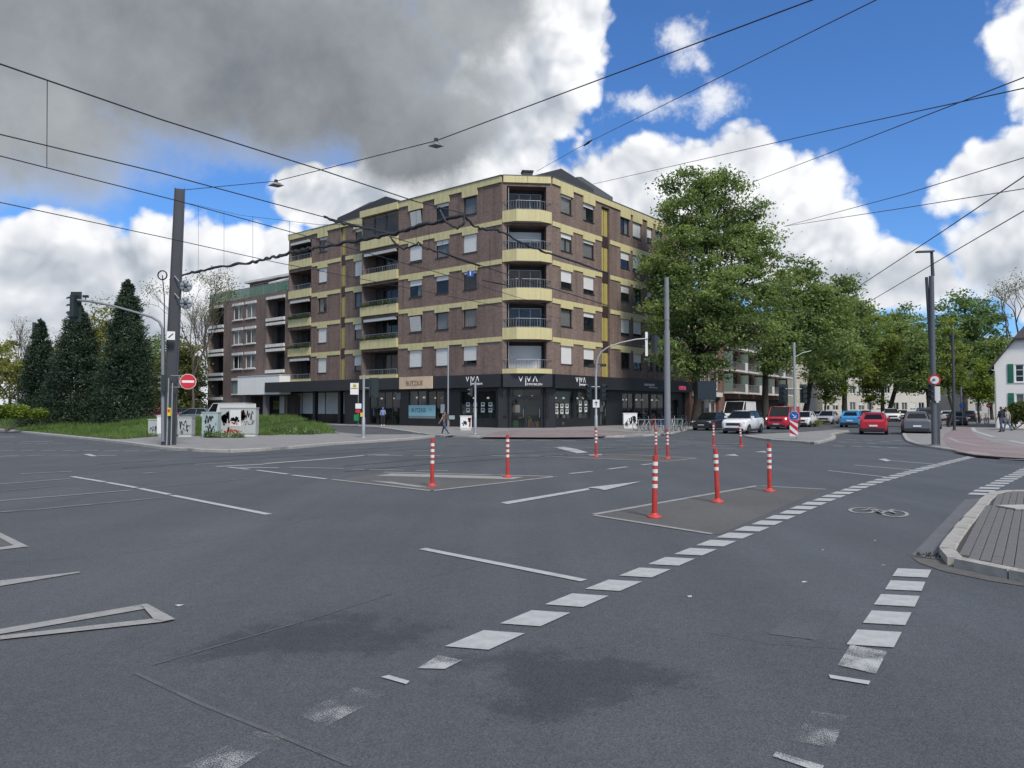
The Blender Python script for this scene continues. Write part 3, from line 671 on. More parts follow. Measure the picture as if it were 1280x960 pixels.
# walls
mb = MB(); ops = [(a, b, *wz(k)) for k in range(5) for a, b in winL]; wall(mb, LEFT, 0, 12.23, 4.2, 20.3, ops); 
mb.build('wall', BRICK, bld)
mb = MB()
ops = [(a, b, *wz(k)) for k in range(5) for a, b in winS] + [(LOG2[0], LOG2[1], ZF[k] + .1, ZF[k] + 2.62, 1.6) for k in range(5)] + [(STR[0], STR[1], 4.4, 20.2, .25)]
wall(mb, BACK, 17.5, 31.26, 4.2, 20.3, ops); mb.build('wall', BRICK, bld)
mb = MB(); SIDE = Plane(LEFT.p(17.5, 0), V, U); wall(mb, SIDE, 0, 1.2, 4.2, 20.3); mb.build('wall', BRICK, bld)
mb = MB(); END = Plane(BACK.p(31.26, 0), V, U); wall(mb, END, 0, 12, 4.2, 20.3); mb.build('wall', BRICK, bld)
mb = MB(); ops = [(LOG[0], LOG[1], ZF[k] + .1, ZF[k] + 2.62, 1.6 if k < 4 else .3) for k in range(5)]; wall(mb, LEFT, 12.23, 17.5, 4.2, 20.3, ops); mb.build('wall', BRICK, bld)
mb = MB(); ops = [(a, b, *wz(k)) for k in range(5) for a, b in winR] + [(STRR[0], STRR[1], 4.4, 19.6, .30)]; wall(mb, RIGHT, 0, 24.71, 4.2, 20.3, ops); mb.build('wall', BRICK, bld)
mb = MB(); ops = [(.35, 3.55, ZF[k] + .05, ZF[k] + 2.75, 1.25) for k in range(5)]; wall(mb, CORN, 0, CW, 4.2, 20.3, ops); mb.build('wall', BRICK, bld)
mb = MB(); E2 = Plane(RIGHT.p(24.71, 0), -U * -1, V); wall(mb, Plane(RIGHT.p(24.71, 0), U, V), 0, 12, 0, 20.3); mb.build('wall', BRICK, bld)
mb = MB(); mb.poly([LEFT.p(0, 20.1), CORN.p(CW, 20.1), RIGHT.p(24.71, 20.1), RIGHT.p(24.71, 20.1, -14), LEFT.p(14, 20.1, -14), BACK.p(31.26, 20.1, -12), BACK.p(31.26, 20.1), BACK.p(17.5, 20.1), LEFT.p(17.5, 20.1)]); mb.build('flat_roof', M('roof_felt', (.08, .08, .085), .9, .2, 2), bld)
# yellow bands: one panel per field, deeper panels over the windows
def bands(pl, s0, s1, wins, holes=(), parapet=True):
    cuts = [s0] + sorted(q for w_ in wins for q in (w_[0] - .12, w_[1] + .12)) + sorted(q for h in holes for q in h) + [s1]; cuts = sorted(cuts)
    for k in range(1, 6 if parapet else 5):
        if k < 5: zt, zb = ZF[k], ZF[k] - .38; zd = ZF[k - 1] + 2.49
        else: zt, zb = ZT, ZT - .52; zd = ZF[4] + 2.49
        for a, b in zip(cuts, cuts[1:]):
            if b - a < .02: continue
            mid = (a + b) / 2
            if k < 5 and any(h[0] < mid < h[1] for h in holes): continue
            isw = any(w_[0] < mid < w_[1] for w_ in wins)
            n = max(1, round((b - a) / 2.4)) if not isw else 1
            for i in range(n):
                m2 = MB(); q0, q1 = a + (b - a) * i / n + .012, a + (b - a) * (i + 1) / n - .012; pl.box(m2, q0, q1, zd if isw else zb, zt, .004, .07 if k < 5 else .12); m2.build('band_panel', YEL, bld)
bands(LEFT, 0.05, 12.23, winL); bands(BACK, 17.52, 27.06, winS, [STR]); bands(RIGHT, 0.05, 24.71, winR, [STRR])
for pl, a, b in ((LEFT, 12.24, 17.5), (CORN, .05, CW - .05), (BACK, 27.07, 31.26)):
    n = 2
    for i in range(n):
        m2 = MB(); q0, q1 = a + (b - a) * i / n + .012, a + (b - a) * (i + 1) / n - .012; pl.box(m2, q0, q1, ZT - (.62 if pl is LEFT else .55), ZT, .004, .30 if pl is LEFT else .14); m2.build('band_panel', YEL, bld)
# coping line on the parapet
cop = M('coping', (.10, .10, .10), .5, .1, 3)
for pl, a, b in ((LEFT, 0, 17.5), (BACK, 17.5, 31.3), (RIGHT, 0, 24.75), (CORN, 0, CW)):
    m2 = MB(); pl.box(m2, a, b, ZT + .002, ZT + .06, -.3, .16 if pl is not LEFT else .18); m2.build('coping', cop, bld)
# windows
def rw(pl, a, b, k, i, seed):
    r = random.Random(seed); z0, z1 = wz(k)
    t_ = r.random(); sh = None; cu = None; op = False
    if t_ < .22: sh = 1.0
    elif t_ < .50: sh = r.uniform(.3, .7)
    elif t_ < .62: sh = .18
    if sh is None or sh < .9: cu = r.choice(['full', 'full', 'left', 'right', None])
    if r.random() < .08 and sh is None: op = True
    window(bld, pl, a, b, z0, z1, .14, sh, cu, 1 if r.random() < .65 else 2, open_=op)
spec = {('L', 4, 0): (None, 'full'), ('L', 3, 0): (1.0, None), ('L', 2, 0): (.12, None), ('L', 1, 0): (None, 'full'), ('L', 0, 0): (.78, None), ('L', 4, 1): (.18, None), ('L', 3, 1): (.25, 'full'), ('L', 2, 1): (.25, None), ('L', 1, 1): (None, 'full'), ('L', 0, 1): (1.0, None),
        ('L', 4, 2): (None, None, 1), ('L', 3, 2): (.88, None), ('L', 2, 2): (.32, 'left'), ('L', 1, 2): (None, None, 1), ('L', 0, 2): (1.0, None),
        ('R', 4, 0): (.12, 'full'), ('R', 3, 0): (.25, 'full'), ('R', 2, 0): (.62, None), ('R', 1, 0): (None, 'full'), ('R', 0, 0): (1.0, None), ('R', 4, 1): (.2, 'left'), ('R', 3, 1): (.15, 'full'), ('R', 2, 1): (.75, None), ('R', 1, 1): (.25, None), ('R', 0, 1): (.62, None),
        ('R', 4, 2): (None, 'right'), ('R', 3, 2): (.45, None), ('R', 2, 2): (.45, None), ('R', 1, 2): (.85, None), ('R', 0, 2): (None, None), ('R', 4, 3): (.9, None), ('R', 3, 3): (.8, None), ('R', 2, 3): (None, 'left'), ('R', 1, 3): (.8, None), ('R', 0, 3): (.55, None)}
for tagc, pl, wins in (('L', LEFT, winL), ('R', RIGHT, winR), ('S', BACK, winS)):
    for k in range(5):
        for i, (a, b) in enumerate(wins):
            if (tagc, k, i) in spec:
                q = spec[(tagc, k, i)]; window(bld, pl, a, b, *wz(k), .14, q[0], q[1], 1 if (k + i) % 3 else 2, open_=len(q) > 2)
            else: rw(pl, a, b, k, i, k * 31 + i * 7 + ord(tagc))
# stair strips
for pl, (a, b), ins in ((BACK, STR, .25), (RIGHT, STRR, .30)):
    zz = [4.4] + [q for k in range(1, 5) for q in (ZF[k] - .75, ZF[k] + .25)] + [19.9 if pl is BACK else 19.5]
    for i in range(len(zz) - 1):
        if i % 2 == 0:
            n = 1 if pl is BACK else 2
            for j in range(n):
                m2 = MB(); q0 = a + (b - a) * j / n + .05; q1 = a + (b - a) * (j + 1) / n - .05; pl.box(m2, q0, q1, zz[i] + .02, zz[i + 1] - .02, -ins + .01, -ins + .08); m2.build('strip_panel', YELD, bld)
        else:
            m2 = MB(); pl.box(m2, a + .02, b - .02, zz[i], zz[i + 1], -ins + .005, -ins + .13); m2.build('strip_spandrel', M('brown_spandrel', (.045, .026, .026), .5, .1, 3), bld)
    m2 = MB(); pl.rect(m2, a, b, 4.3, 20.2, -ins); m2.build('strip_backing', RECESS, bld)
# corner balconies
for k in range(5):
    b_ = ZF[k] - .25 if k else 4.43; t_ = ZF[k] + .68 if k else 4.80
    pts = [CORN.p(-.02, 0, .03), CORN.p(1.02, 0, .72), CORN.p(CW - 1.02, 0, .72), CORN.p(CW + .02, 0, .03)]
    inn = [CORN.p(.12, 0, .01), CORN.p(1.06, 0, .63), CORN.p(CW - 1.06, 0, .63), CORN.p(CW - .12, 0, .01)]
    m2 = MB(); m2.prism([(q.x, q.y) for q in [CORN.p(.05, 0, -.02)] + inn + [CORN.p(CW - .05, 0, -.02)]], b_ + .04, max(ZF[k] + .05, b_ + .09)); bal = m2.build('balcony', CONC, bld)
    for i in range(3):
        m3 = MB(); e = (pts[i + 1] - pts[i]) * .004
        m3.prism([(q.x, q.y) for q in (pts[i] + e, pts[i + 1] - e, inn[i + 1] - e, inn[i] + e)], b_, t_); m3.build('front_panel', YEL, bal)
    m3 = MB(); railing(m3, [q.lerp(r_, .5) for q, r_ in zip(pts, inn)], t_, t_ + .72, 5); m3.build('railing', GREYM, bal)
    sh = (None, None, None, .35, None)[k] if k else .95
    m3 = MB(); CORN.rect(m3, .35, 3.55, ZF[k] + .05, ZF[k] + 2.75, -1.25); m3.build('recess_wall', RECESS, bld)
    window(bld, CORN.off(-1.1), .55, 3.3, ZF[k] + .12, ZF[k] + 2.45, .10, sh, ('full', 'full', 'full', None, 'left')[k], 3, GREYM, .06, None, name='balcony_door')
    m3 = MB(); m3.tube([CORN.p(.5, ZF[k], -.15), CORN.p(.5, ZF[k] + 2.7, -.15)], .04, 8); m3.build('downpipe', GALV, bld)
# side loggias of the left front
PLANT = leafmat('balcony_plant', (.02, .035, .014), (.06, .09, .03))
for pl, (a, b), ks, ext in ((LEFT, LOG, range(5), 0.0), (BACK, LOG2, range(5), .0)):
    for k in ks:
        zb, zt = ZF[k] - .22, ZF[k] + .62
        if k == 0: zb, zt = ZF[k] + .05, ZF[k] + .42
        m2 = MB(); pl.box(m2, a - .02, b + .02, ZF[k] - .08, ZF[k] + .06, -1.5, .02); bal = m2.build('balcony', CONC, bld)
        n = 2
        for i in range(n):
            m3 = MB(); q0, q1 = a - .08 + (b - a + .16) * i / n + .01, a - .08 + (b - a + .16) * (i + 1) / n - .01; pl.box(m3, q0, q1, zb, zt, .022, .12 if pl is BACK else .26); m3.build('front_panel', YEL, bal)
        if not (pl is LEFT and k == 4):
            m3 = MB(); railing(m3, [pl.p(a, 0, .12), pl.p(b, 0, .12)], zt, zt + .5, 4); m3.build('railing', GREYM, bal)
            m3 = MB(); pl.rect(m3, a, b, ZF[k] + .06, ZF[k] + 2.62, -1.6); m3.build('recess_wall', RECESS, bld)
            window(bld, pl.off(-1.5), a + .25, b - 1.2, ZF[k] + .1, ZF[k] + 2.4, .05, None, ('right', None, 'left', None, 'full')[k], 3, DRK, .07, None, name='balcony_door')
            if (k + (pl is BACK)) % 2 == 1:
                m3 = MB(); pl.box(m3, a + .3, b - .3, ZF[k] + 2.35, ZF[k] + 2.6, -.1, .12); m3.build('awning_case', SHUTG, bal)
            if k in (1, 2):
                m3 = MB(); r = random.Random(k)
                for q in range(420):
                    c_ = pl.p(r.uniform(a, b), zt + r.uniform(.0, .22) + .25 * r.random() ** 4, .25 + r.uniform(-.1, .12)); d1 = Vector((r.uniform(-1, 1), r.uniform(-1, 1), r.uniform(-1, 1))).normalized() * .06; d2 = d1.orthogonal().normalized() * .05
                    m3.add([c_ - d1, c_ + d2, c_ + d1, c_ - d2], [(0, 1, 2, 3)])
                m3.build('balcony_plants', PLANT, bal, kind='stuff')
        else:
            for i in range(3):
                q0, q1 = a + (b - a) * i / 3, a + (b - a) * (i + 1) / 3; window(bld, LEFT, q0 + .03, q1 - .03, zt + .02, ZT - .66, .05, None, None, 1, DRK, .08, None)
# roofscape
RT = LEFT.off(-3.0)
def hitpl(px, py, pl):
    r = ray(px, py); n = pl.N; t = pl.O.to_2d().dot(n.to_2d()) / (r.x * n.x + r.y * n.y); q = Vector((r.x * t, r.y * t, CAMH + r.z * t)); return q
def wedge(pl, pxs, dep, mats, name, base=20.12):
    pts = [hitpl(x, y, pl) for x, y in pxs]; pts = [Vector((pts[0].x, pts[0].y, base))] + pts + [Vector((pts[-1].x, pts[-1].y, base))]
    m2 = MB(); n = len(pts); bk = [q - pl.N * dep for q in pts]
    m2.add(pts + bk, [tuple(range(n)), tuple(range(2 * n - 1, n - 1, -1))] + [(i, (i + 1) % n, n + (i + 1) % n, n + i) for i in range(n)]); return m2.build(name, mats, bld)
wedge(RT, [(422, 272), (482, 245.3), (506, 253)], 5, SLATE, 'dormer_roof'); wedge(LEFT.off(-3.6), [(421, 273.5), (462, 252.5), (468, 251.5), (471, 257)], 1.2, M('roof_window_frame', (.22, .23, .24), .4, .1, 3), 'roof_light')
RR = RIGHT.off(-3.0)
wedge(RR, [(672, 219), (701.5, 210.6), (742, 236), (742, 245)], 5, SLATE, 'dormer_roof'); wedge(RIGHT.off(-4), [(722, 221), (727, 221), (766, 246.5), (766, 252)], 4, M('lead_roof', (.10, .105, .11), .55, .15, 3), 'dormer_roof')
q = P(659, 218, 62); m2 = MB(); m2.box((q.x, q.y, 20.9), (.85, .7, 1.5), .1); m2.box((q.x, q.y, 21.72), (1.0, .85, .12), .1); m2.build('chimney', M('chimney_sheet', (.03, .03, .032), .6, .2, 4), bld)
# ---- ground floor: fascia board, shopfronts, signs
FASC = [(LEFT, -.05, 17.5), (CORN, 0, CW), (RIGHT, -.02, 24.71)]
for pl, a, b in FASC + [(LEFT, 17.5, 33.2)]:
    n = max(1, round((b - a) / 2.6))
    for i in range(n):
        m2 = MB(); q0, q1 = a + (b - a) * i / n + .006, a + (b - a) * (i + 1) / n - .006; pl.box(m2, q0, q1, 3.36 - (.06 if pl is RIGHT else 0), 4.4, -.1, .36); m2.build('fascia_panel', BLACK, bld)
m2 = MB(); m2.poly([LEFT.p(-.05, 3.38, .3), CORN.p(CW, 3.38, .3), RIGHT.p(24.7, 3.38, .3), RIGHT.p(24.7, 3.38, -1), LEFT.p(33, 3.38, -6), LEFT.p(33.1, 3.38, .3)]); m2.build('canopy_soffit', BLACK, bld)
DKP = M('shop_panel_dark', (.016, .017, .020), .4, .2, 1.0); BRN = M('shop_door_brown', (.035, .022, .016), .45, .2, 3)
SL = LEFT.off(-SHOPSET); SC_ = CORN.off(-SHOPSET * .6); SR = RIGHT.off(-SHOPSET)
sL = lambda px: (lambda q: (q - SL.O).dot(SL.D))(hitpl(px, 510, SL)); sR = lambda px: (lambda q: (q - SR.O).dot(SR.D))(hitpl(px, 510, SR)); sC = lambda px: (lambda q: (q - SC_.O).dot(SC_.D))(hitpl(px, 510, SC_))
SHOPI = M('shop_interior', (.10, .10, .095), .8, .6, 1.2); SHOPL = M('shop_blind', (.27, .28, .27), .8, .15, 1.0)
def shop(pl, s0, s1, z0, z1, interior, mull=1, pane=SHOP, name='shop_window'):
    if s1 < s0: s0, s1 = s1, s0
    o = window(bld, pl, s0, s1, z0, z1, .10, None, None, mull, DKP, .09, None, name=name, pane=pane)
    if interior:
        m3 = MB(); pl.rect(m3, s0 + .05, s1 - .05, z0 + .05, z1 - .05, -.42); m3.build('display_backdrop', interior, o)
    return o
openL = [(575.5, 620.5, .75, 3.15), (534.5, 555.5, .75, 3.2), (511, 533, .75, 3.25), (462, 500, .12, 3.2), (540, 541, .1, .2)]
opL = []
for x0, x1, z0, z1 in openL[:4]: opL.append((sL(x1), sL(x0), z0, z1))
mb = MB(); wall(mb, SL, -.3, 20.6, .05, 3.4, opL, .1); mb.build('shopfront_wall', DKP, bld)
shop(SL, sL(620.5), sL(575.5), .75, 3.15, SHOPI, 1); shop(SL, sL(555.5), sL(534.5), .75, 3.2, None, 2); shop(SL, sL(533), sL(511), .75, 3.25, SHOPL, 2); shop(SL, sL(500), sL(462), .12, 3.2, None, 4, name='shop_door')
opC = [(sC(637.5), sC(677.5), .08, 2.45), (sC(637.5), sC(677.5), 2.55, 3.25), (sC(627.6), sC(634.2), .75, 3.2), (sC(680), sC(685.8), .75, 3.2)]
mb = MB(); wall(mb, SC_, -.3, CW + .35, .05, 3.4, opC, .12); mb.build('shopfront_wall', DKP, bld)
shop(SC_, sC(637.5), sC(657.3), .08, 2.45, None, 1, name='shop_door'); shop(SC_, sC(657.5), sC(677.5), .08, 2.45, None, 1, name='shop_door'); shop(SC_, sC(637.5), sC(677.5), 2.55, 3.25, SHOPL); shop(SC_, sC(627.6), sC(634.2), .75, 3.2, M('shop_light_panel', (.40, .42, .41), .7, .1, 1)); shop(SC_, sC(680), sC(685.8), .75, 3.2, M('shop_light_panel', (.40, .42, .41), .7, .1, 1))
opR = [(sR(691), sR(716.5), .75, 3.15), (sR(720.5), sR(738), .75, 3.15), (sR(750), sR(757.5), .1, 2.4), (sR(778), sR(792), .4, 3.1), (sR(794), sR(812), .4, 3.1), (sR(814), sR(830), .4, 3.1), (sR(838), sR(848), .2, 2.6)]
mb = MB(); wall(mb, SR, -.35, 24.7, .05, 3.4, opR, .1); mb.build('shopfront_wall', DKP, bld)
shop(SR, sR(691), sR(716.5), .75, 3.15, M('shop_grey_screen', (.24, .25, .24), .8, .25, .8)); shop(SR, sR(720.5), sR(738), .75, 3.15, M('shop_grey_screen', (.24, .25, .24), .8, .25, .8)); shop(SR, sR(750), sR(757.5), .1, 2.4, SHOPL, name='shop_door')
for x0, x1 in ((778, 792), (794, 812), (814, 830)): shop(SR, sR(x0), sR(x1), .4, 3.1, None, 2)
shop(SR, sR(838), sR(848), .2, 2.6, SHOPL, name='shop_door')
# goods and fittings glimpsed behind the glass
GOODS = [M('goods_' + n, c_, .6, .3, 5) for n, c_ in (('white', (.6, .6, .58)), ('wood', (.30, .18, .09)), ('green', (.06, .16, .05)), ('red', (.40, .06, .05)), ('blue', (.08, .14, .30)), ('cream', (.55, .48, .35)))]; GLOW = lamp_mat('pendant_lamp', (1.0, .90, .72), .35)
rs = random.Random(8)
for sw in [c_ for c_ in bld.children if c_.name.startswith(('shop_window', 'shop_door'))]:
    pn = next(c_ for c_ in sw.children if c_.name.startswith('pane')); vs_ = [worldpos(pn) + v.co for v in pn.data.vertices]; z0_, z1_ = min(v.z for v in vs_), max(v.z for v in vs_)
    a_ = next(v for v in vs_ if v.z < z0_ + .01); b_ = max((v for v in vs_ if v.z < z0_ + .01), key=lambda v: (v - a_).length); d_ = (b_ - a_); wd_ = d_.length
    if wd_ < .8: continue
    d_.normalize(); nn_ = Vector((d_.y, -d_.x, 0)); nn_ = nn_ if nn_.dot(a_) > 0 else -nn_
    for k in range(int(3 + wd_ * 2.2)):
        s_ = rs.uniform(.12, wd_ - .3); h_ = rs.uniform(.15, .7); w_ = rs.uniform(.12, .4); g_ = MB(); g_.obox(a_ + d_ * s_ + nn_ * rs.uniform(.10, .25) + Zv * rs.choice([.05, .05, .7, 1.2]), d_ * min(w_, wd_ - s_ - .1), nn_ * .1, Zv * h_); g_.build('display_item', rs.choice(GOODS), sw)
    if z1_ > 2.9 and wd_ > 1.5:
        for k in range(2): g_ = MB(); c_ = a_ + d_ * wd_ * (.3 + .4 * k) + nn_ * .3; g_.lathe([(.02, .0), (.10, -.06), (.12, -.14), (.0, -.16)], Vector((c_.x, c_.y, z1_ - .5)), n=10); g_.build('pendant_lamp', GLOW, sw)
    if sw.name.startswith('shop_door'): g_ = MB(); c_ = a_ + d_ * wd_ * .86 - nn_ * .09; g_.tube([c_ + Zv * .8, c_ + Zv * 1.5], .02, 6); g_.build('door_handle', GALV, sw)
# interior furniture glimpsed: notices, posters
PAPER = M('paper_notice', (.62, .64, .62), .7, .15, 6); PHOTO = M('notice_photo', (.10, .13, .14), .6, .6, 14); CYAN = M('cyan_poster', (.30, .56, .60), .6, .08, 1.5); INK = M('ink', (.03, .06, .07), .7, .1, 5)
def notice(pl, sc, zc, wd, ht, photo=True):
    m3 = MB(); pl.box(m3, sc - wd / 2, sc + wd / 2, zc - ht / 2, zc + ht / 2, -.055, -.05); o = m3.build('notice', PAPER, bld)
    if photo:
        m3 = MB(); pl.box(m3, sc - wd * .32, sc + wd * .32, zc - ht * .15, zc + ht * .36, -.0495, -.046); m3.build('photo', PHOTO, o)
for x in (584.5, 593.5, 603, 612.5):
    for z in (1.98, 1.50): notice(SL, sL(x), z, .40, .34)
for x in (696.5, 703, 709.5):
    for z in (1.85, 1.38): notice(SR, sR(x), z, .42, .36)
for x in (726, 733):
    for z in (2.1, 1.55): notice(SR, sR(x), z, .40, .42)
m3 = MB(); SL.box(m3, sL(544.6), sL(511), .98, 1.93, .012, .02); pz = m3.build('window_poster', CYAN, bld)
text('poster_lettering', 'BUTZKIE', SL, sL(514.5), 1.32, .50, INK, bld, .022, .003, .95)
m3 = MB(); m3.tube([SL.p(sL(538), 1.45, .03) + Zv * .16 * math.sin(k * .4) + SL.D * .13 * math.cos(k * .4) for k in range(11)], .012, 5); m3.build('poster_emblem', INK, bld)
m3 = MB(); SL.box(m3, sL(544.6), sL(511), .76, .97, .012, .02); m3.build('window_foil', M('foil', (.20, .26, .26), .6, .1, 2), bld)
m3 = MB(); SL.box(m3, sL(556), sL(551), 1.25, 2.0, .012, .02); m3.build('notice', PAPER, bld); m3 = MB(); SL.box(m3, sL(568.5), sL(561), .72, 1.05, .012, .02); m3.build('notice', M('green_notice', (.50, .66, .58), .6, .1, 3), bld)
m3 = MB(); SL.box(m3, sL(501), sL(495.5), 2.45, 3.05, .012, .02); m3.build('menu_board', M('menu_grey', (.25, .26, .27), .6, .3, 9), bld)
# fascia signs
SIGN = M('sign_cream', (.68, .52, .36), .6, .3, .9); LETW = M('sign_letters_white', (.80, .80, .80), .5, .04, 3); LETB = M('sign_letters_brown', (.22, .13, .07), .6, .1, 3)
fl = LEFT.off(.36); fr = RIGHT.off(.36); fc = CORN.off(.36)
sF = lambda px, pl: (hitpl(px, 475, pl) - pl.O).dot(pl.D)
m3 = MB(); fl.box(m3, sF(541, fl), sF(500, fl), 3.36, 4.42, .004, .10); m3.build('sign_board', SIGN, bld)
text('sign_lettering', 'BUTZKIE', fl, sF(508.5, fl), 3.66, .58, LETB, bld, .11, .01, .95)
def viva(pl, s0, z0, k, sq=1.0):
    text('sign_lettering', 'V', pl, s0, z0 + .02, .62 * k, LETW, bld, .02, .012, sq); dr = (-pl.N.cross(Zv)).dot(pl.D)
    st = .50 * k * sq * dr
    m3 = MB(); a = s0 + st * 1.12; pl.box(m3, min(a, a + .05 * dr), max(a, a + .05 * dr), z0 - .30 * k, z0 + .46 * k, .008, .03); m3.build('sign_letter_bar', LETW, bld)
    text('sign_lettering', 'V', pl, s0 + st * 1.28, z0 + .02, .62 * k, LETW, bld, .02, .012, sq); text('sign_lettering', '\u039b', pl, s0 + st * 2.25, z0 + .02, .62 * k, LETW, bld, .02, .012, sq)
    text('sign_lettering', 'IMMOBILIEN', pl, s0 + st * 1.32, z0 - .27 * k, .24 * k, LETW, bld, .02, .012, sq * .95)
viva(fl, sF(582.5, fl), 3.82, .95); viva(fc, sF(648, fc), 3.76, 1.0); viva(fr, sF(719.5, fr), 3.80, .95)
text('sign_lettering', 'mastergreat', fr, sF(805, fr), 3.80, .42, LETW, bld, .02, .01, 1.0); text('sign_lettering', 'HAIR & STYLE', fr, sF(811.5, fr), 3.56, .16, M('sign_letters_grey', (.4, .4, .4), .5, .04, 3), bld, .02, .01, 1.0) if False else None
m3 = MB(); fr.box(m3, sF(811, fr), sF(822, fr), 3.62, 3.66, .01, .02); m3.build('sign_underline', LETW, bld)
PINK = lamp_mat('neon_pink', (.62, .10, .18), .25)
text('neon_lettering', 'OPEN', fr, sF(848.2, fr), 3.52, .60, PINK, bld, .04, .02, 1.0)
m3 = MB(); SR.box(m3, sR(754), sR(755), 1.9, 2.2, .02, .05); m3.build('doorbell_plate', GREYM, bld)
text('house_number', '11', SR, sR(702.4), .28, .32, M('number_grey', (.22, .22, .23), .5, .1, 3), bld, .01, .01)
# passage under the left wing
mb = MB(); PS = BACK.off(-1.9)
for a, b in ((20.7, 23.6), (23.8, 27.0), (27.2, 31.2), (31.4, 35.6)): 
    m3 = MB(); PS.box(m3, a, b, 1.05, 3.3, 0, .05); m3.build('passage_panel', M('passage_white', (.74, .74, .71), .8, .12, 1), bld)
wall(mb, PS, 20.6, 42, -.05, 4.3); mb.build('passage_wall', DKP, bld)
mb = MB(); wall(mb, Plane(SL.p(20.6, 0), V, U), 0, 5, .05, 3.4); mb.build('passage_wall', DKP, bld)
for s_ in (22.3, 26.5, 31.6): 
    m3 = MB(); BACK.box(m3, s_, s_ + .4, .05, 3.37, -.5, -.1); m3.build('column', BLACK, bld)
for x0, x1 in ((421.5, 429), (430, 437)):
    a, b = sL(x1), sL(x0); window(bld, BACK.off(-.4), a, b, .15, 2.3, -.05, None, None, 1, DRK, .12, None, name='entrance_door', pane=glass('door_glass', (.10, .11, .11), .2))
mb = MB(); wall(mb, BACK.off(-.42), sL(439), sL(419.5), .05, 3.37); mb.build('passage_wall', DKP, bld)

# ================================================================ left neighbour
B2 = Plane(BACK.p(31.3, 0), U, -V)
nb = empty('brick_apartment_house', B2.p(0, 0), 'lower brown brick apartment house with white lintels and green glass roof terrace', 'building')
rows = [(3.2, 5.15), (6.1, 8.1), (8.95, 11.0), (11.85, 13.9)]
lo = [(.58, 4.05), (13.28, 16.62)]; wn = [(6.35, 8.4), (9.05, 11.1)]
ops = []
for i, (z0, z1) in enumerate(rows):
    for j, (a, b) in enumerate(lo):
        if i == 0 and j == 0: continue
        ops.append((a, b, z0 - .25, z1 - .2, 1.3))
    for j, (a, b) in enumerate(wn):
        if i == 0 and j == 0: continue
        ops.append((a, b, z0 + .12, z1 - .3))
mb = MB(); wall(mb, B2, 0, 16.8, 0, 14.4, ops + [(.3, 7.2, .05, 3.0, 2.0)]); mb.build('wall', BRICK2, nb)
mb = MB(); wall(mb, Plane(B2.p(16.8, 0), V, U), 0, 12, 0, 14.4); mb.build('wall', BRICK2, nb)
mb = MB(); mb.poly([B2.p(0, 14.38), B2.p(16.8, 14.38), B2.p(16.8, 14.38, -12), B2.p(0, 14.38, -12)]); mb.build('flat_roof', MATS['roof_felt'], nb)
for i, (z0, z1) in enumerate(rows):
    for j, (a, b) in enumerate(wn):
        if i == 0 and j == 0: continue
        wo_ = window(nb, B2, a, b, z0 + .12, z1 - .3, .14, 1.0 if (i, j) == (0, 1) else None, 'full' if (i + j) % 2 else 'left', 2, WHTP if i != 0 else DRK, .08, None, shutmat=M('green_blind', (.16, .24, .22), .6, .1, 2))
        m3 = MB(); B2.box(m3, a - .12, b + .12, z1 - .29, z1, .003, .12); m3.build('lintel', WHT, wo_); m3 = MB(); B2.box(m3, a - .12, b + .12, z0 - .02, z0 + .10, .003, .14); m3.build('sill', WHT, wo_)
    for j, (a, b) in enumerate(lo):
        if i == 0 and j == 0: continue
        m3 = MB(); B2.box(m3, a - .02, b + .02, z1 - .2, z1 + .1, .003, .16); m3.build('lintel', WHT, nb); m3 = MB(); B2.box(m3, a - .02, b + .02, z0 - .58, z0 - .24, .003, .2); m3.build('balcony_front', WHT, nb)
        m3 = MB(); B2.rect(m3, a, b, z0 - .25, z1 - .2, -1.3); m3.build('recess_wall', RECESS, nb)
        window(nb, B2.off(-1.2), a + .9, b - .3, z0 - .2, z1 - .35, .06, None, None, 2, DRK, .08, None, name='balcony_door')
mb = MB(); B2.box(mb, -.6, 7.6, 3.13, 5.15, .02, 1.4); mb.build('porch_block', M('porch_white', (.78, .78, .76), .7, .06, 1.0, streak=.12), nb); mb = MB(); B2.box(mb, -.65, 7.65, 5.152, 5.22, 0.02, 1.45); mb.build('porch_coping', CONC, nb)
for s_ in (2.6, 6.6): mb = MB(); B2.box(mb, s_, s_ + .5, 0, 3.12, .5, 1.0); mb.build('porch_column', M('column_grey', (.16, .15, .145), .8, .1, 2), nb)
mb = MB(); B2.rect(mb, .3, 7.2, .05, 3.0, -2.0); mb.build('porch_wall', DKP, nb); mb = MB(); B2.box(mb, 3.6, 5.6, 1.5, 2.5, -1.99, -1.9); mb.build('notice_board', M('notice_yellow', (.45, .42, .12), .6, .4, 3), nb)
GG = glass('green_balustrade', (.03, .14, .09), .25)
for i in range(7):
    m3 = MB(); q0 = .2 + i * 2.36; B2.box(m3, q0, q0 + 2.3, 14.42, 15.45, -.05, -.03); m3.build('glass_balustrade', GG, nb)
m3 = MB(); m3.tube([B2.p(.1, 15.5, -.04), B2.p(16.7, 15.5, -.04)], .04, 6)
for i in range(8): m3.tube([B2.p(.15 + i * 2.36, 14.4, -.04), B2.p(.15 + i * 2.36, 15.5, -.04)], .03, 6)
m3.build('balustrade_rail', GREYM, nb)
mb = MB(); PH = B2.off(-3.2); wall(mb, PH, 0, 13, 14.4, 16.9, [(2, 5, 14.6, 16.6), (7, 10.5, 14.6, 16.6)]); wall(mb, Plane(PH.p(13, 0), V, U), 0, 6, 14.4, 16.9); mb.build('penthouse_wall', BRICK2, nb)
window(nb, PH, 2, 5, 14.6, 16.6, .1, .5, None, 3, WHTP, .08, None); window(nb, PH, 7, 10.5, 14.6, 16.6, .1, None, 'left', 3, WHTP, .08, None)
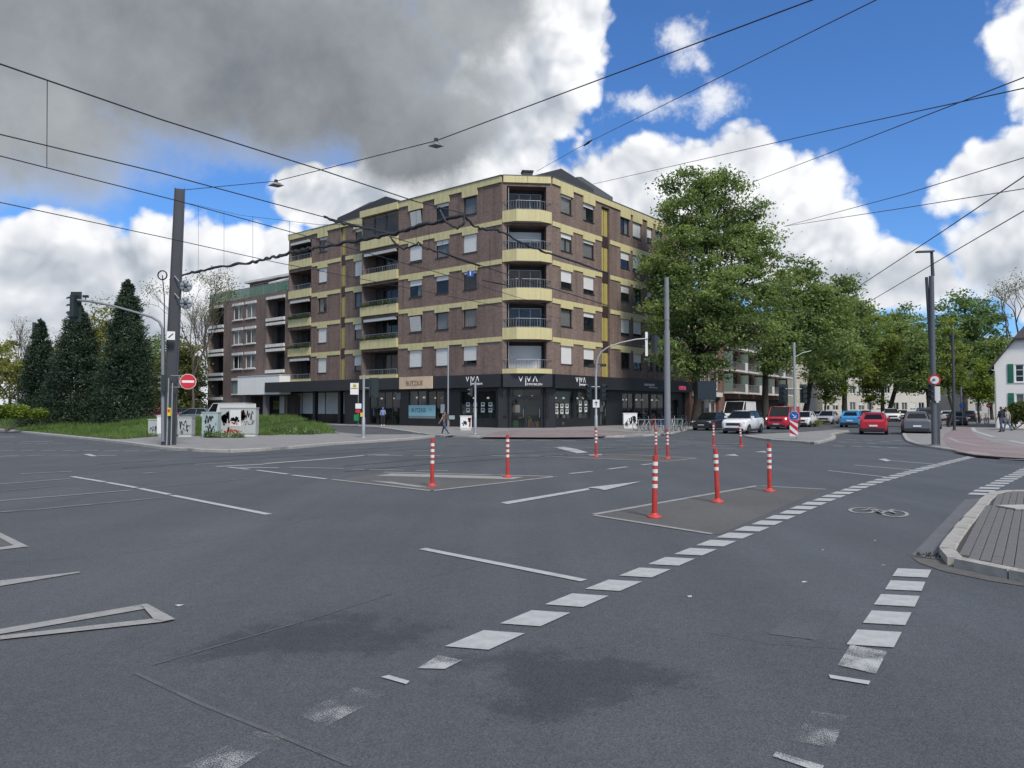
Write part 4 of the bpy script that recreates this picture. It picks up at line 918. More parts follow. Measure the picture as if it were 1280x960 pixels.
mb = MB(); PH.box(mb, -.4, 13.4, 16.9, 17.15, -7, .5); mb.build('penthouse_roof', CONC, nb)
mb = MB(); mb.add([PH.p(1.2, 16.75, .02), PH.p(5.6, 16.75, .02), PH.p(5.6, 16.0, 2.1), PH.p(1.2, 16.0, 2.1), PH.p(5.6, 15.75, 2.1), PH.p(1.2, 15.75, 2.1)], [(0, 1, 2, 3), (3, 2, 4, 5)]); mb.build('awning', WHT, nb)
mb = MB(); mb.add([PH.p(7, 16.7, .02), PH.p(10.4, 16.7, .02), PH.p(10.4, 16.2, 1.6), PH.p(7, 16.2, 1.6)], [(0, 1, 2, 3)]); mb.build('awning', M('awning_grey', (.35, .36, .36), .8, .1, 3), nb)
# ================================================================ buildings along the side street
WD = Vector((.553, .833, 0)).normalized(); WN = Vector((WD.y, -WD.x, 0))     # street direction and the side facing the road
def block_house(name, label, pl, ln, h, dep, cols, rows_, wallm, roofm=None, roof_h=0.0, wsz=(1.1, 1.5), z0=1.0, step=3.0, frame=WHTP, ground=None, sill=None):
    root = empty(name, pl.p(0, 0), label, 'building')
    ops = []; fs = []
    for i in range(rows_):
        for j in range(cols):
            c_ = ln * (j + .5) / cols; z = z0 + i * step
            ops.append((c_ - wsz[0] / 2, c_ + wsz[0] / 2, z, z + wsz[1])); fs.append((i, j))
    mb = MB(); wall(mb, pl, 0, ln, -.1, h, ops)
    wall(mb, Plane(pl.p(0, 0), -pl.N, -pl.D), 0, dep, -.1, h); wall(mb, Plane(pl.p(ln, 0), -pl.N, pl.D), 0, dep, -.1, h); wall(mb, pl.off(-dep), 0, ln, -.1, h)
    mb.build('wall', wallm, root)
    for o_ in ops: window(root, pl, *o_, .12, RND.choice([None, None, .4, .8]), RND.choice(['full', None, 'left']), 2, frame, .07, sill)
    mb = MB()
    if roof_h:
        e = .35; a0, a1 = -e, ln + e
        P4 = [pl.p(a0, h, e), pl.p(a1, h, e), pl.p(a1, h, -dep - e), pl.p(a0, h, -dep - e), pl.p(a0, h + roof_h, -dep / 2), pl.p(a1, h + roof_h, -dep / 2)]
        mb.add(P4, [(0, 1, 5, 4), (2, 3, 4, 5), (0, 4, 3), (1, 2, 5)])
    else: pl.box(mb, -.2, ln + .2, h, h + .35, -dep - .2, .2)
    mb.build('roof', roofm or SLATE, root)
    return root
# balcony block behind the parked cars
O1 = P(866, 500, 86); O1.z = 0
BB = Plane(O1, WD, WN)
bb = empty('balcony_block', O1, 'dark brick block with rows of white edged balconies behind the parked cars', 'building')
BR3 = brick_mat('red_brown_brick', (.20, .095, .072), (.13, .065, .052), (.19, .16, .145))
LN = 46.0; rowz = [3.7, 6.6, 9.55, 12.4]
ops = [(.6 + 1.55 * i, .6 + 1.55 * i + .95, 3.9, 14.2, .2) for i in range(6)]
ops2 = []
for k in range(5):
    s0 = 11.5 + k * 7.0
    for z in rowz[:3]:
        ops2 += [(s0 + .6, s0 + 2.6, z + .1, z + 2.35), (s0 + 3.6, s0 + 5.9, z + .6, z + 2.3)]
mb = MB(); wall(mb, BB, 0, LN, 0, 15.3, ops + ops2 + [(.6, 9.5, .3, 3.0, .5), (12, 44, .3, 2.9, .8)]); wall(mb, Plane(BB.p(0, 0), -WN, -WD), 0, 12, 0, 15.3); mb.build('wall', BR3, bb)
for o_ in ops:
    window(bb, BB, *o_[:4], .16, None, None, 1, WHTP, .16, None)
for o_ in ops2: window(bb, BB, *o_, .12, None, RND.choice(['full', None]), 2, DRK, .08, None)
mb = MB(); BB.rect(mb, .6, 9.5, .3, 3.0, -.5); BB.rect(mb, 12, 44, .3, 2.9, -.8); mb.build('shop_recess', RECESS, bb)
for i in range(4): window(bb, BB.off(-.3), .9 + i * 2.1, 2.7 + i * 2.1, .3, 2.7, .06, None, None, 1, WHTP, .14, None, name='shop_window')
mb = MB(); BB.box(mb, -.1, 10.0, 3.05, 3.6, .02, .35); mb.build('canopy_edge', WHT, bb)
for k in range(5):
    for z in rowz:
        s0 = 11.5 + k * 7.0
        m2 = MB(); BB.box(m2, s0, s0 + 6.4, z - .16, z + .06, .01, 1.3); bal = m2.build('balcony', CONC, bb)
        m3 = MB(); railing(m3, [BB.p(s0 + .05, 0, .02), BB.p(s0 + .05, 0, 1.25), BB.p(s0 + 6.35, 0, 1.25), BB.p(s0 + 6.35, 0, .02)], z + .06, z + 1.05, 6); m3.build('railing', GREYM, bal)
        m3 = MB(); BB.box(m3, s0 + 5.3, s0 + 6.38, z - .2, z + 1.15, 1.27, 1.36); m3.build('front_panel', WHT, bal)
        m3 = MB(); BB.box(m3, s0 + .02, s0 + .1, z + .06, z + 2.4, .05, 1.2); m3.build('divider', M('divider_green', (.20, .27, .25), .7, .1, 2), bal)
mb = MB(); BB.box(mb, -.3, LN + .3, 15.3, 15.7, -12, .3); mb.build('roof', SLATE, bb)
block_house('cream_house', 'cream corner house with a bay between the street tree trunks', Plane(BB.p(52, 0, -.5), WD, WN), 13, 15, 11, 5, 4, M('cream_render', (.50, .46, .37), .85, .12, .8, dirt=.2), SLATE, 3.0, z0=1.2, step=3.6)
block_house('white_town_house', 'white rendered town house closing the far end of the street', Plane(P(1083, 500, 150).xy.to_3d(), (1, -.12, 0), (-.12, -1, 0)), 13, 13.5, 10, 8, 4, M('white_render_far', (.60, .58, .52), .85, .1, .5, dirt=.15), SLATE, 3.0, z0=1.2, step=3.4)
block_house('terrace_house', 'long pale terrace glimpsed between the street tree trunks', Plane(P(1028, 500, 138).xy.to_3d(), (1, -.05, 0), (-.05, -1, 0)), 9.5, 12.5, 10, 6, 4, M('terrace_render', (.55, .53, .48), .85, .1, .5, dirt=.15), SLATE, 3.0, z0=1.2, step=3.1)
block_house('pale_town_house', 'pale grey town house right of the white one at the street end', Plane(P(1164, 500, 152).xy.to_3d(), (1, -.1, 0), (-.1, -1, 0)), 14, 12.5, 10, 8, 4, M('pale_render_far', (.56, .55, .52), .85, .1, .5, dirt=.15), SLATE, 3.2, z0=1.2, step=3.2)
block_house('grey_street_house', 'low grey house in the distance behind the right hand trees', Plane(P(1210, 500, 120).xy.to_3d(), (1, -.1, 0), (-.1, -1, 0)), 16, 7, 10, 5, 2, M('grey_render_far', (.42, .41, .38), .85, .1, .5, dirt=.15), SLATE, 3.0, z0=1.0, step=3.2)
# white gabled house at the right edge, half-hipped roof, gable turned towards the junction
hO = P(1243.5, 500, 60); hO.z = 0
HP = Plane(hO, (.836, -.548, 0), (-.548, -.836, 0))
hs = empty('white_house', hO, 'white gabled house with green shutters and dark roof at right edge', 'building')
HW = M('house_white', (.72, .71, .67), .8, .08, .8, dirt=.12); HL = 8.4; EZ = 5.2; HZ = 7.15; HS = 1.42
wins = [(1.40, 2.55, 3.75, 5.2), (1.40, 2.55, 1.2, 2.85), (5.3, 6.45, 3.75, 5.2), (5.3, 6.45, 1.2, 2.85)]
mb = MB(); wall(mb, HP, 0, HL, 0, EZ, wins); mb.poly([HP.p(0, EZ), HP.p(HL, EZ), HP.p(HL - HS, HZ), HP.p(HS, HZ)]); wall(mb, Plane(HP.p(0, 0), -HP.N, -HP.D), 0, 14, 0, EZ); wall(mb, Plane(HP.p(HL, 0), -HP.N, HP.D), 0, 14, 0, EZ); mb.build('wall', HW, hs)
for i, o_ in enumerate(wins):
    wo_ = window(hs, HP, *o_, .12, None, 'full' if i % 2 else None, 2, WHTP, .07, WHT)
    m3 = MB()
    for zc in (o_[2] + .5, o_[2] + 1.0): HP.box(m3, o_[0] + .08, o_[1] - .08, zc - .02, zc + .02, -.1, -.05)
    m3.build('glazing_bar', WHTP, wo_)
    for sd in (-1, 1):
        m3 = MB(); a = o_[0] - .50 if sd < 0 else o_[1] + .10; HP.box(m3, a, a + .40, o_[2] - .04, o_[3] + .04, .01, .06)
        for q in range(12): HP.box(m3, a + .05, a + .35, o_[2] + .05 + q * .112, o_[2] + .12 + q * .112, .06, .075)
        m3.build('shutter', M('shutter_green', (.012, .13, .075), .5, .1, 3), wo_)
pitch_ = (HZ - EZ) / HS; RZ = EZ + pitch_ * HL / 2; ROOFM = M('house_roof_dark', (.04, .038, .042), .6, .2, 5); mb = MB(); th = Zv * .2; ex = -.35; ez = EZ + pitch_ * ex
bk = -14.0; rp = HP.p(HL / 2, RZ, -2.2)
L_ = [HP.p(ex, ez, .25), HP.p(HS, HZ, .25), rp, HP.p(HL / 2, RZ, bk), HP.p(ex, ez, bk)]; R_ = [HP.p(HL - ex, ez, .25), HP.p(HL - HS, HZ, .25), rp, HP.p(HL / 2, RZ, bk), HP.p(HL - ex, ez, bk)]; F_ = [HP.p(HS - .1, HZ - .05, .35), HP.p(HL - HS + .1, HZ - .05, .35), rp]
for Q_ in (L_, R_, F_):
    n = len(Q_); mb.add(Q_ + [v_ + th for v_ in Q_], [tuple(range(n)), tuple(range(2 * n - 1, n - 1, -1))] + [(i, (i + 1) % n, n + (i + 1) % n, n + i) for i in range(n)])
mb.build('roof', ROOFM, hs)
mb = MB(); mb.tube([HP.p(.06, .1, .12), HP.p(.06, EZ - .5, .12), HP.p(-.2, EZ - .4, .2)], .05, 8); mb.build('downpipe', GALV, hs)

# ================================================================ vegetation
BARK = M('bark', (.060, .048, .038), .95, .4, 5, bump=.8); BARKL = M('bark_grey', (.12, .105, .09), .95, .35, 5, bump=.6)
def cards(C_, size, rng, flat=.35, aspect=.55, name='crown', mats=None, parent=None, dirs=None, **kw):
    """one small leaf-shaped quad per point"""
    n = len(C_); nr = rng.normal(size=(n, 3)); nr[:, 2] = np.abs(nr[:, 2]) + flat; nr /= np.linalg.norm(nr, axis=1)[:, None]
    t = rng.normal(size=(n, 3)) if dirs is None else dirs + rng.normal(size=(n, 3)) * .35
    t -= (t * nr).sum(1)[:, None] * nr; t /= np.linalg.norm(t, axis=1)[:, None] + 1e-9
    b = np.cross(nr, t); s = size * rng.uniform(.6, 1.3, size=(n, 1))
    v = np.stack([C_ - t * s, C_ + b * s * aspect - t * s * .1, C_ + t * s, C_ - b * s * aspect - t * s * .1], 1).reshape(-1, 3)
    og = np.array(worldpos(parent)); me = bpy.data.meshes.new(name)
    me.vertices.add(4 * n); me.vertices.foreach_set('co', (v - og).ravel())
    me.loops.add(4 * n); me.loops.foreach_set('vertex_index', np.arange(4 * n, dtype=np.int32))
    me.polygons.add(n); me.polygons.foreach_set('loop_start', np.arange(n, dtype=np.int32) * 4); me.polygons.foreach_set('loop_total', np.full(n, 4, dtype=np.int32))
    me.materials.append(mats); me.update(calc_edges=True); me.validate()
    o = bpy.data.objects.new(name, me); COL.objects.link(o)
    if parent is not None: o.parent = parent; ORIG[o.name] = worldpos(parent)
    return tag(o, **kw)
def limb(mb, a, b, r0, r1, rng, n=6, wob=.12, sag=.0):
    a, b = Vector(a), Vector(b); L = (b - a).length; pts = []; rs = []
    for k in range(n + 1):
        t = k / n; q = a.lerp(b, t) + Vector((rng.normal(), rng.normal(), rng.normal() * .5)) * wob * L * .25 * math.sin(math.pi * t) + Zv * sag * L * math.sin(math.pi * t); pts.append(q); rs.append(r0 + (r1 - r0) * t ** .8)
    mb.tube(pts, rs, 7 if r0 > .08 else 5, caps=False); return pts
def tree(name, label, base, trunk_top, blobs, nleaf, size, lm, trunk_r=.3, bark=None, cat='tree', group=None, seed=1, sub=1.0, twig=True, sig=.5):
    """blobs: (centre, radii) in world coordinates; leaves sit on clumps along real limbs"""
    rng = np.random.default_rng(seed); root = empty(name, base, label, cat, group); mb = MB()
    base = Vector(base); top = Vector(trunk_top)
    mb.tube([base + Zv * -.1, base + Zv * .25, base.lerp(top, .4) + Vector((rng.normal() * .1, rng.normal() * .1, 0)), base.lerp(top, .75), top], [trunk_r * 1.35, trunk_r * 1.05, trunk_r * .9, trunk_r * .8, trunk_r * .68], 12, caps=False)
    vol = np.array([r[0] * r[1] * r[2] for _, r in blobs]); wgt = vol ** .8 / (vol ** .8).sum(); C_ = []
    for (c_, r_), wt in zip(blobs, wgt):
        c_ = Vector(c_); lp = limb(mb, base.lerp(top, rng.uniform(.85, 1.0)), c_, trunk_r * .42, .06, rng, 7, .2, .06)
        nl = int(nleaf * wt); ns = max(5, int(nl / 55 * sub)); d = rng.normal(size=(ns, 3)); d /= np.linalg.norm(d, axis=1)[:, None]
        rad = rng.uniform(.12, 1.0, size=(ns, 1)) ** .5; sc = np.array(c_) + d * rad * np.array(r_)
        if twig:
            for q in sc[:max(4, int(ns * .30))]:
                st = lp[int(rng.integers(3, len(lp)))]; limb(mb, st, Vector(q), .055, .014, rng, 4, .25)
        per = rng.multinomial(nl, rng.dirichlet(np.full(ns, 2.2)))
        for q, n_ in zip(sc, per):
            if n_: C_.append(q + rng.normal(size=(n_, 3)) * np.array([sig, sig, sig * .42]) * rng.uniform(.6, 1.25))
    mb.build('trunk', bark or BARK, root)
    cards(np.concatenate(C_), size, rng, name='crown', mats=lm, parent=root)
    return root
LIND = leafmat('linden_leaf', (.058, .102, .042), (.31, .38, .15), .48); LIND2 = leafmat('linden_leaf_fresh', (.09, .13, .03), (.30, .35, .10), .48); FRESH = leafmat('fresh_leaf', (.09, .14, .02), (.22, .28, .05), .42)
CHEST = leafmat('chestnut_leaf', (.058, .108, .048), (.25, .34, .15), .45); YELG = leafmat('willow_leaf', (.14, .15, .035), (.30, .30, .09), .4); OLIVE = leafmat('olive_shrub', (.075, .09, .03), (.20, .21, .08), .4); CONI = leafmat('conifer_needles', (.010, .024, .014), (.048, .078, .042), .12)
def pxblobs(lst, d):
    out = []
    for px, py, rx, ry, dd in lst:
        c_ = P(px, py, d + dd); k = (d + dd) / F; out.append((c_, (rx * k, rx * k * .9, ry * k)))
    return out
def street_tree(label, px, d, lst, nl, size, lm, tr, topz, seed, lean=0.0, sig=.5, name='linden_tree', bark=None, dpx=0, sub=.7):
    b = P(px, 520, d); b.z = .05
    return tree(name, label, b, b + Vector((lean, 0, topz)), pxblobs(lst, d), nl, size, lm, tr, bark, seed=seed, sig=sig, sub=sub)
street_tree('huge full linden beside the corner block, tallest tree on the street', 869, 66,
    [(862, 262, 42, 50, 0), (905, 260, 38, 48, 1), (938, 282, 30, 34, 1), (850, 320, 42, 40, -1), (900, 320, 48, 42, 0), (950, 320, 32, 36, 1), (836, 365, 30, 40, -1), (880, 372, 50, 40, -2.5), (930, 372, 48, 40, -2), (965, 365, 24, 32, 0),
     (895, 412, 40, 26, -3), (940, 412, 38, 24, -3), (845, 398, 26, 26, -1), (975, 405, 18, 22, 0), (868, 452, 42, 20, -2), (890, 462, 22, 14, -1), (875, 228, 16, 16, 0), (908, 222, 16, 14, 0), (822, 335, 20, 42, -1), (826, 395, 20, 26, -2), (838, 435, 22, 20, -3), (985, 345, 14, 24, 1)], 68000, .15, LIND, .42, 6.0, 3, sig=.56, sub=.62)
street_tree('second linden along the side street behind the red van', 957, 73,
    [(1000, 370, 34, 40, 2), (1030, 390, 34, 38, 3), (985, 410, 30, 34, 0), (1015, 425, 36, 30, 0), (970, 445, 30, 22, -1), (1012, 338, 18, 18, 2), (1045, 420, 26, 30, 3)], 27000, .17, LIND, .36, 5.5, 5, sig=.55)
street_tree('linden with a leaning trunk beside the blue mandatory arrow sign', 1005, 84,
    [(1040, 440, 34, 32, 0), (1060, 400, 30, 34, 2), (1030, 465, 26, 18, -2), (1072, 430, 26, 30, 2), (1050, 365, 22, 24, 3)], 18000, .19, LIND, .34, 6.0, 6, lean=1.0, sig=.6)
street_tree('twin trunked linden above the blue car', 1056, 96,
    [(1085, 420, 28, 34, 0), (1060, 455, 30, 24, -2), (1090, 460, 26, 24, 0), (1075, 390, 20, 20, 1), (1105, 440, 24, 30, 1)], 16000, .21, LIND2, .34, 7.0, 7, sig=.7)
street_tree('linden with a slender trunk in front of the white house row', 1104, 112,
    [(1110, 430, 26, 32, 0), (1130, 440, 26, 34, 2), (1115, 470, 28, 20, -1), (1095, 465, 22, 18, 0)], 9000, .26, LIND, .30, 6.0, 8, sig=.8)
street_tree('strongly leaning linden over the oncoming white car', 1110, 118,
    [(1130, 410, 30, 30, 0), (1145, 445, 28, 32, 0), (1128, 470, 22, 18, -1), (1150, 480, 16, 16, 0)], 9000, .26, LIND, .36, 9.0, 9, lean=2.6, sig=.8)
street_tree('young pale green tree between the grey house and the silver car', 1032, 88, [(1027, 470, 15, 22, 0), (1032, 492, 16, 14, 0), (1044, 480, 12, 16, 0)], 2600, .16, FRESH, .10, 3.2, 10, name='young_tree', sig=.5)
street_tree('small fresh green tree left of the slender trunked linden', 1088, 96, [(1090, 497, 14, 12, 0), (1082, 488, 10, 12, 0)], 1600, .16, FRESH, .09, 2.2, 11, name='young_tree', sig=.45)
street_tree('tall round chestnut beyond the right lamp post', 1205, 105,
    [(1205, 395, 34, 34, 0), (1185, 420, 26, 30, 0), (1228, 418, 28, 32, 0), (1205, 440, 36, 30, -1), (1178, 450, 20, 22, 0), (1236, 450, 22, 26, 0)], 17000, .24, CHEST, .45, 7.0, 12, name='chestnut_tree', sig=.75)
street_tree('fresh green tree beside the right lamp post', 1186, 62, [(1184, 440, 17, 26, 0), (1190, 470, 20, 22, 0), (1178, 470, 14, 20, 0), (1186, 412, 9, 12, 0)], 5200, .14, LIND2, .12, 3.6, 13, name='maple_tree', sig=.42)
street_tree('dark full tree behind the fresh green pavement trees', 1160, 92, [(1150, 440, 22, 30, 0), (1160, 475, 26, 22, 0), (1140, 470, 18, 24, 0), (1172, 455, 18, 26, 0)], 9000, .20, LIND, .26, 5.0, 14, sig=.6)
street_tree('lime green young tree in front of the white house', 1224, 78, [(1222, 470, 16, 22, 0), (1228, 490, 14, 14, 0), (1214, 486, 14, 16, 0)], 4600, .15, FRESH, .12, 3.5, 15, name='maple_tree', sig=.5)
street_tree('dark green tree directly left of the white house gable', 1240, 98, [(1240, 470, 20, 30, 0), (1246, 440, 16, 24, 0), (1232, 492, 18, 14, 0)], 6000, .22, LIND, .2, 4.0, 16, sig=.7)
def bare_tree(name, label, base, h, r0, seed, spread=.55, lean=0.0, levels=5, leafy=None):
    rng = np.random.default_rng(seed); root = empty(name, base, label, 'tree'); mb = MB(); tips = []
    def grow(a, d, L, r, lv):
        b = a + d * L; pts = [a, a.lerp(b, .5) + Vector(rng.normal(size=3)) * L * .05, b]; mb.tube(pts, [r, r * .85, r * .68], 6 if lv > 2 else 4, caps=False)
        if lv == 0: tips.append(b); return
        for k in range(int(rng.integers(2, 4)) + (lv == levels)):
            ax_ = Vector(rng.normal(size=3)).normalized(); nd = (d + ax_ * spread * rng.uniform(.6, 1.2) + Zv * .12).normalized(); grow(b if k else b, nd, L * rng.uniform(.62, .82), r * .62, lv - 1)
    grow(Vector(base), Vector((lean, 0, 1)).normalized(), h * .30, r0, levels); mb.build('branches', BARKL, root)
    if leafy:
        T = np.array(tips); T = T[rng.integers(0, len(T), leafy[0])] + rng.normal(size=(leafy[0], 3)) * .35; cards(T, leafy[1], rng, name='buds', mats=leafy[2], parent=root)
    return root
b = P(1264, 520, 100); b.z = 0; bare_tree('bare_tree', 'bare branched tree behind the gabled house', b, 19, .34, 21, .55, levels=6, leafy=(1500, .12, OLIVE))
b = P(240, 520, 78); b.z = 0; bare_tree('bare_tree', 'bare branched tree between pole and brick house', b, 15.5, .17, 23, .6, levels=6, leafy=(2600, .10, OLIVE))
b = P(262, 520, 110); b.z = 0; bare_tree('bare_tree', 'thin bare tree just left of the brick apartment house', b, 17, .2, 24, .5, levels=6, leafy=(700, .10, OLIVE))
b = P(22, 520, 120); b.z = 0; bare_tree('bare_tree', 'bare tree on the far left behind the conifers', b, 16, .22, 25, .6, levels=5, leafy=(500, .12, YELG))
# conifers
def conifer(label, px, d, top_py, half_px, n, seed, zb=.55):
    rng = np.random.default_rng(seed); c_ = P(px, top_py, d); h = c_.z - zb; R0 = half_px * d / F; base = Vector((c_.x, c_.y, zb)); root = empty('conifer_tree', base, label, 'tree', None)
    mb = MB(); mb.tube([base, base + Zv * h * .98], [.16, .02], 8); mb.build('trunk', BARK, root)
    # drooping sprays in irregular tufts over the cone
    nt = n // 45; t = rng.uniform(0, 1, nt) ** .75; t = 1 - t; az = rng.uniform(0, 2 * np.pi, nt)
    prof = np.clip(1 - np.clip(t, 0, 1), 0, 1) ** .62 * (1 - .10 * (t < .12)) * (.92 + .08 * np.sin(t * 40))
    rr = R0 * prof * rng.uniform(.66, 1.16, nt) * (1 + .10 * np.sin(az * 3 + seed) * np.sin(t * 17 + seed * 2)); cen = np.stack([base.x + rr * np.cos(az), base.y + rr * np.sin(az), zb + t * h], 1)
    k = rng.integers(0, nt, n); s = .05 + .24 * (1 - t[k])[:, None] ** .7; off = rng.normal(size=(n, 3)) * s * np.array([1, 1, .8]); pts = cen[k] + off
    inn = rng.uniform(.0, 1, (n, 1)) ** 3; pts[:, :2] -= inn * .55 * (pts[:, :2] - np.array([base.x, base.y]))
    dr = np.stack([np.cos(az[k]), np.sin(az[k]), np.full(n, .55)], 1)
    cards(pts, .095, rng, flat=.1, aspect=.34, name='crown', mats=CONI, parent=root, dirs=dr); return root
conifer('tallest dark conifer nearest the overhead line pole', 160, 54, 350, 39, 56000, 31); conifer('middle dark conifer with its top beside the signal head', 98, 56, 378, 41, 54000, 32); conifer('shortest dark conifer on the left of the three', 51, 58, 400, 27, 38000, 33)
# trees and scrub closing the left background
def scrub(label, px, d, lst, nl, size, lm, seed, name='background_tree', cat='tree', topz=3.0):
    b = P(px, 520, d); b.z = 0; return tree(name, label, b, b + Zv * topz, pxblobs(lst, d), nl, size, lm, .2, BARKL, cat=cat, seed=seed, sig=.6)
scrub('yellow green willow behind the two taller conifers', 128, 76, [(128, 400, 20, 30, 0), (120, 440, 24, 34, 0), (142, 450, 22, 36, 0), (130, 490, 26, 24, 0)], 8500, .15, YELG, 41)
scrub('pale green shrubs left of the shortest conifer', 12, 84, [(10, 470, 40, 34, 0), (40, 480, 30, 30, 0), (-20, 460, 40, 40, 0), (70, 470, 24, 34, 0), (75, 430, 16, 26, 4)], 9000, .17, YELG, 42)
scrub('olive scrub hanging behind the no entry sign', 226, 88, [(218, 470, 24, 34, 0), (232, 455, 20, 38, 0), (205, 485, 22, 30, 0), (242, 482, 14, 30, 0), (228, 500, 26, 18, 0), (210, 505, 24, 14, 0), (244, 502, 12, 16, 0)], 17000, .18, OLIVE, 43)
scrub('dark green bush behind the tallest conifer', 195, 92, [(190, 470, 22, 40, 0), (200, 440, 14, 22, 0), (180, 500, 24, 16, 0)], 5200, .18, CHEST, 44)
scrub('distant yellowish tree line on the far left', -20, 130, [(-40, 445, 60, 40, 0), (20, 450, 40, 30, 0), (60, 455, 30, 28, 0), (100, 460, 40, 30, 0), (-110, 450, 70, 50, 0)], 9000, .28, OLIVE, 45)
scrub('distant leafy tree line behind the brick house yard', 220, 140, [(180, 460, 40, 40, 0), (226, 450, 26, 40, 0), (245, 475, 16, 34, 0)], 7000, .28, OLIVE, 46)
scrub('distant green trees closing the end of the side street', 1165, 172, [(1130, 480, 30, 26, 0), (1165, 470, 36, 34, 0), (1200, 480, 36, 26, 0), (1090, 488, 24, 20, 0), (1240, 485, 36, 24, 0), (1290, 480, 40, 30, 0)], 9000, .36, LIND, 47)
# bushes
def bush(label, pts, d, n, lm, seed, size=.10, name='bush'):
    rng = np.random.default_rng(seed); C_ = []; c0 = P(pts[0][0], pts[0][1], d); root_loc = Vector((c0.x, c0.y, .1)); root = empty(name, root_loc, label, 'bush')
    for px, py, rx, ry in pts:
        c_ = np.array(P(px, py, d)); k = d / F; m = int(n / len(pts)); q = rng.normal(size=(m, 3)); q /= np.linalg.norm(q, axis=1)[:, None]; q *= rng.uniform(.3, 1, (m, 1)) ** .5; C_.append(c_ + q * np.array([rx * k, rx * k * .8, ry * k]) + rng.normal(size=(m, 3)) * .06)
    mb = MB()
    for k in range(9): limb(mb, root_loc, Vector(C_[k % len(C_)][k]), .03, .008, rng, 4)
    mb.build('stems', BARKL, root); cards(np.concatenate(C_), size, rng, name='foliage', mats=lm, parent=root)
bush('bright lime bush in the grass at far left', [(8, 512, 14, 7), (24, 515, 13, 9), (48, 517, 10, 6), (0, 517, 16, 6)], 50, 4200, FRESH, 51)
HEDGE = leafmat('hedge_leaf', (.04, .055, .015), (.12, .14, .035), .3)
bush('clipped hedge in front of the white gabled house', [(1268, 516, 10, 13), (1280, 515, 12, 14), (1292, 515, 12, 14), (1258, 520, 7, 9)], 54, 7000, HEDGE, 52, .09, 'hedge')
bush('low weeds around the foot of the balcony street trees', [(1000, 531, 14, 3), (1020, 529, 10, 2.5)], 66, 900, FRESH, 53, .07)
# ---------------------------------------------------------------- grass
gf = [(-90, 529.4), (0, 537.3), (60, 543.5), (100, 547.4), (150, 551.6), (185, 549.0), (215, 547.6), (250, 547.3), (330, 546.6), (390, 545.4), (420, 543.8)]; gb = [(408, 539.8), (340, 531), (300, 529.5), (100, 528.6), (-90, 525)]
gpoly = [(q.x, q.y) for q in gp(gf + gb)]; gfl = [Vector((q.x, q.y)) for q in gp(gf)]
def dist_front(p):
    m = 1e9
    for a, b in zip(gfl, gfl[1:]):
        d = b - a; t = max(0, min(1, (p - a).dot(d) / d.length_squared)); m = min(m, (p - a - d * t).length)
    return m
def gz(x, y):
    d = dist_front(Vector((x, y))); t = min(1, d / 8.0); k = .62 if x < -16 else .34
    return .125 + k * t * t * (3 - 2 * t)
SOIL = M('meadow_soil', (.045, .06, .018), .95, .5, 2.0)
mb = MB(); xs = [q[0] for q in gpoly]; ys = [q[1] for q in gpoly]; st = 1.0; idx = {}
x = min(xs)
grid = {}
nx = int((max(xs) - min(xs)) / st) + 2; ny = int((max(ys) - min(ys)) / st) + 2
for i in range(nx):
    for j in range(ny):
        cx, cy = min(xs) + (i + .5) * st, min(ys) + (j + .5) * st
        if cy < 95 and inside((cx, cy), gpoly):
            q = [(min(xs) + (i + a) * st, min(ys) + (j + b) * st) for a, b in ((0, 0), (1, 0), (1, 1), (0, 1))]
            mb.add([(a, b_, gz(a, b_)) for a, b_ in q], [(0, 1, 2, 3)], 0, None, True)
meadow = mb.build('verge', SOIL, kind='structure')
rng = np.random.default_rng(77); PTS = []
while len(PTS) < 52000:
    x, y = rng.uniform(min(xs), max(xs)), rng.uniform(min(ys), 78)
    if rng.random() > (44.0 / y) ** 2.5: continue
    if inside((x, y), gpoly): PTS.append((x, y, gz(x, y)))
PTS = np.array(PTS); n = len(PTS); patch = .5 + .5 * np.sin(PTS[:, 0] * .9 + 1.3 * np.sin(PTS[:, 1] * .7)); h = rng.uniform(.16, .42, n) * (.6 + .7 * patch); edge = np.array([min(1, dist_front(Vector((q[0], q[1]))) / 1.5) for q in PTS]); h *= .35 + .65 * edge
a = rng.uniform(0, 2 * np.pi, n); wv = .022; lean = rng.normal(size=(n, 2)) * .13
v = np.zeros((n, 3, 3)); v[:, 0] = PTS + np.stack([np.cos(a) * wv, np.sin(a) * wv, np.zeros(n)], 1); v[:, 1] = PTS - np.stack([np.cos(a) * wv, np.sin(a) * wv, np.zeros(n)], 1); v[:, 2] = PTS + np.stack([lean[:, 0], lean[:, 1], h], 1)
me = bpy.data.meshes.new('grass'); me.vertices.add(3 * n); me.vertices.foreach_set('co', v.ravel()); me.loops.add(3 * n); me.loops.foreach_set('vertex_index', np.arange(3 * n, dtype=np.int32)); me.polygons.add(n); me.polygons.foreach_set('loop_start', np.arange(n, dtype=np.int32) * 3); me.polygons.foreach_set('loop_total', np.full(n, 3, dtype=np.int32)); me.materials.append(leafmat('grass_blade', (.070, .130, .028), (.165, .25, .075), .4)); me.update(calc_edges=True)
gr = bpy.data.objects.new('grass', me); COL.objects.link(gr); tag(gr, 'long green grass on the verge round the conifers', 'grass', kind='stuff')
bush('dark weeds at the right end of the grass verge', [(365, 540, 16, 6), (388, 541, 14, 5), (350, 541, 12, 5), (318, 545, 8, 3)], 45, 2400, CHEST, 54, .09)
bush('weeds growing against the big graffiti cabinet', [(276, 545, 10, 4), (297, 546, 8, 3), (262, 544, 6, 4)], 39.5, 900, CHEST, 55, .07)
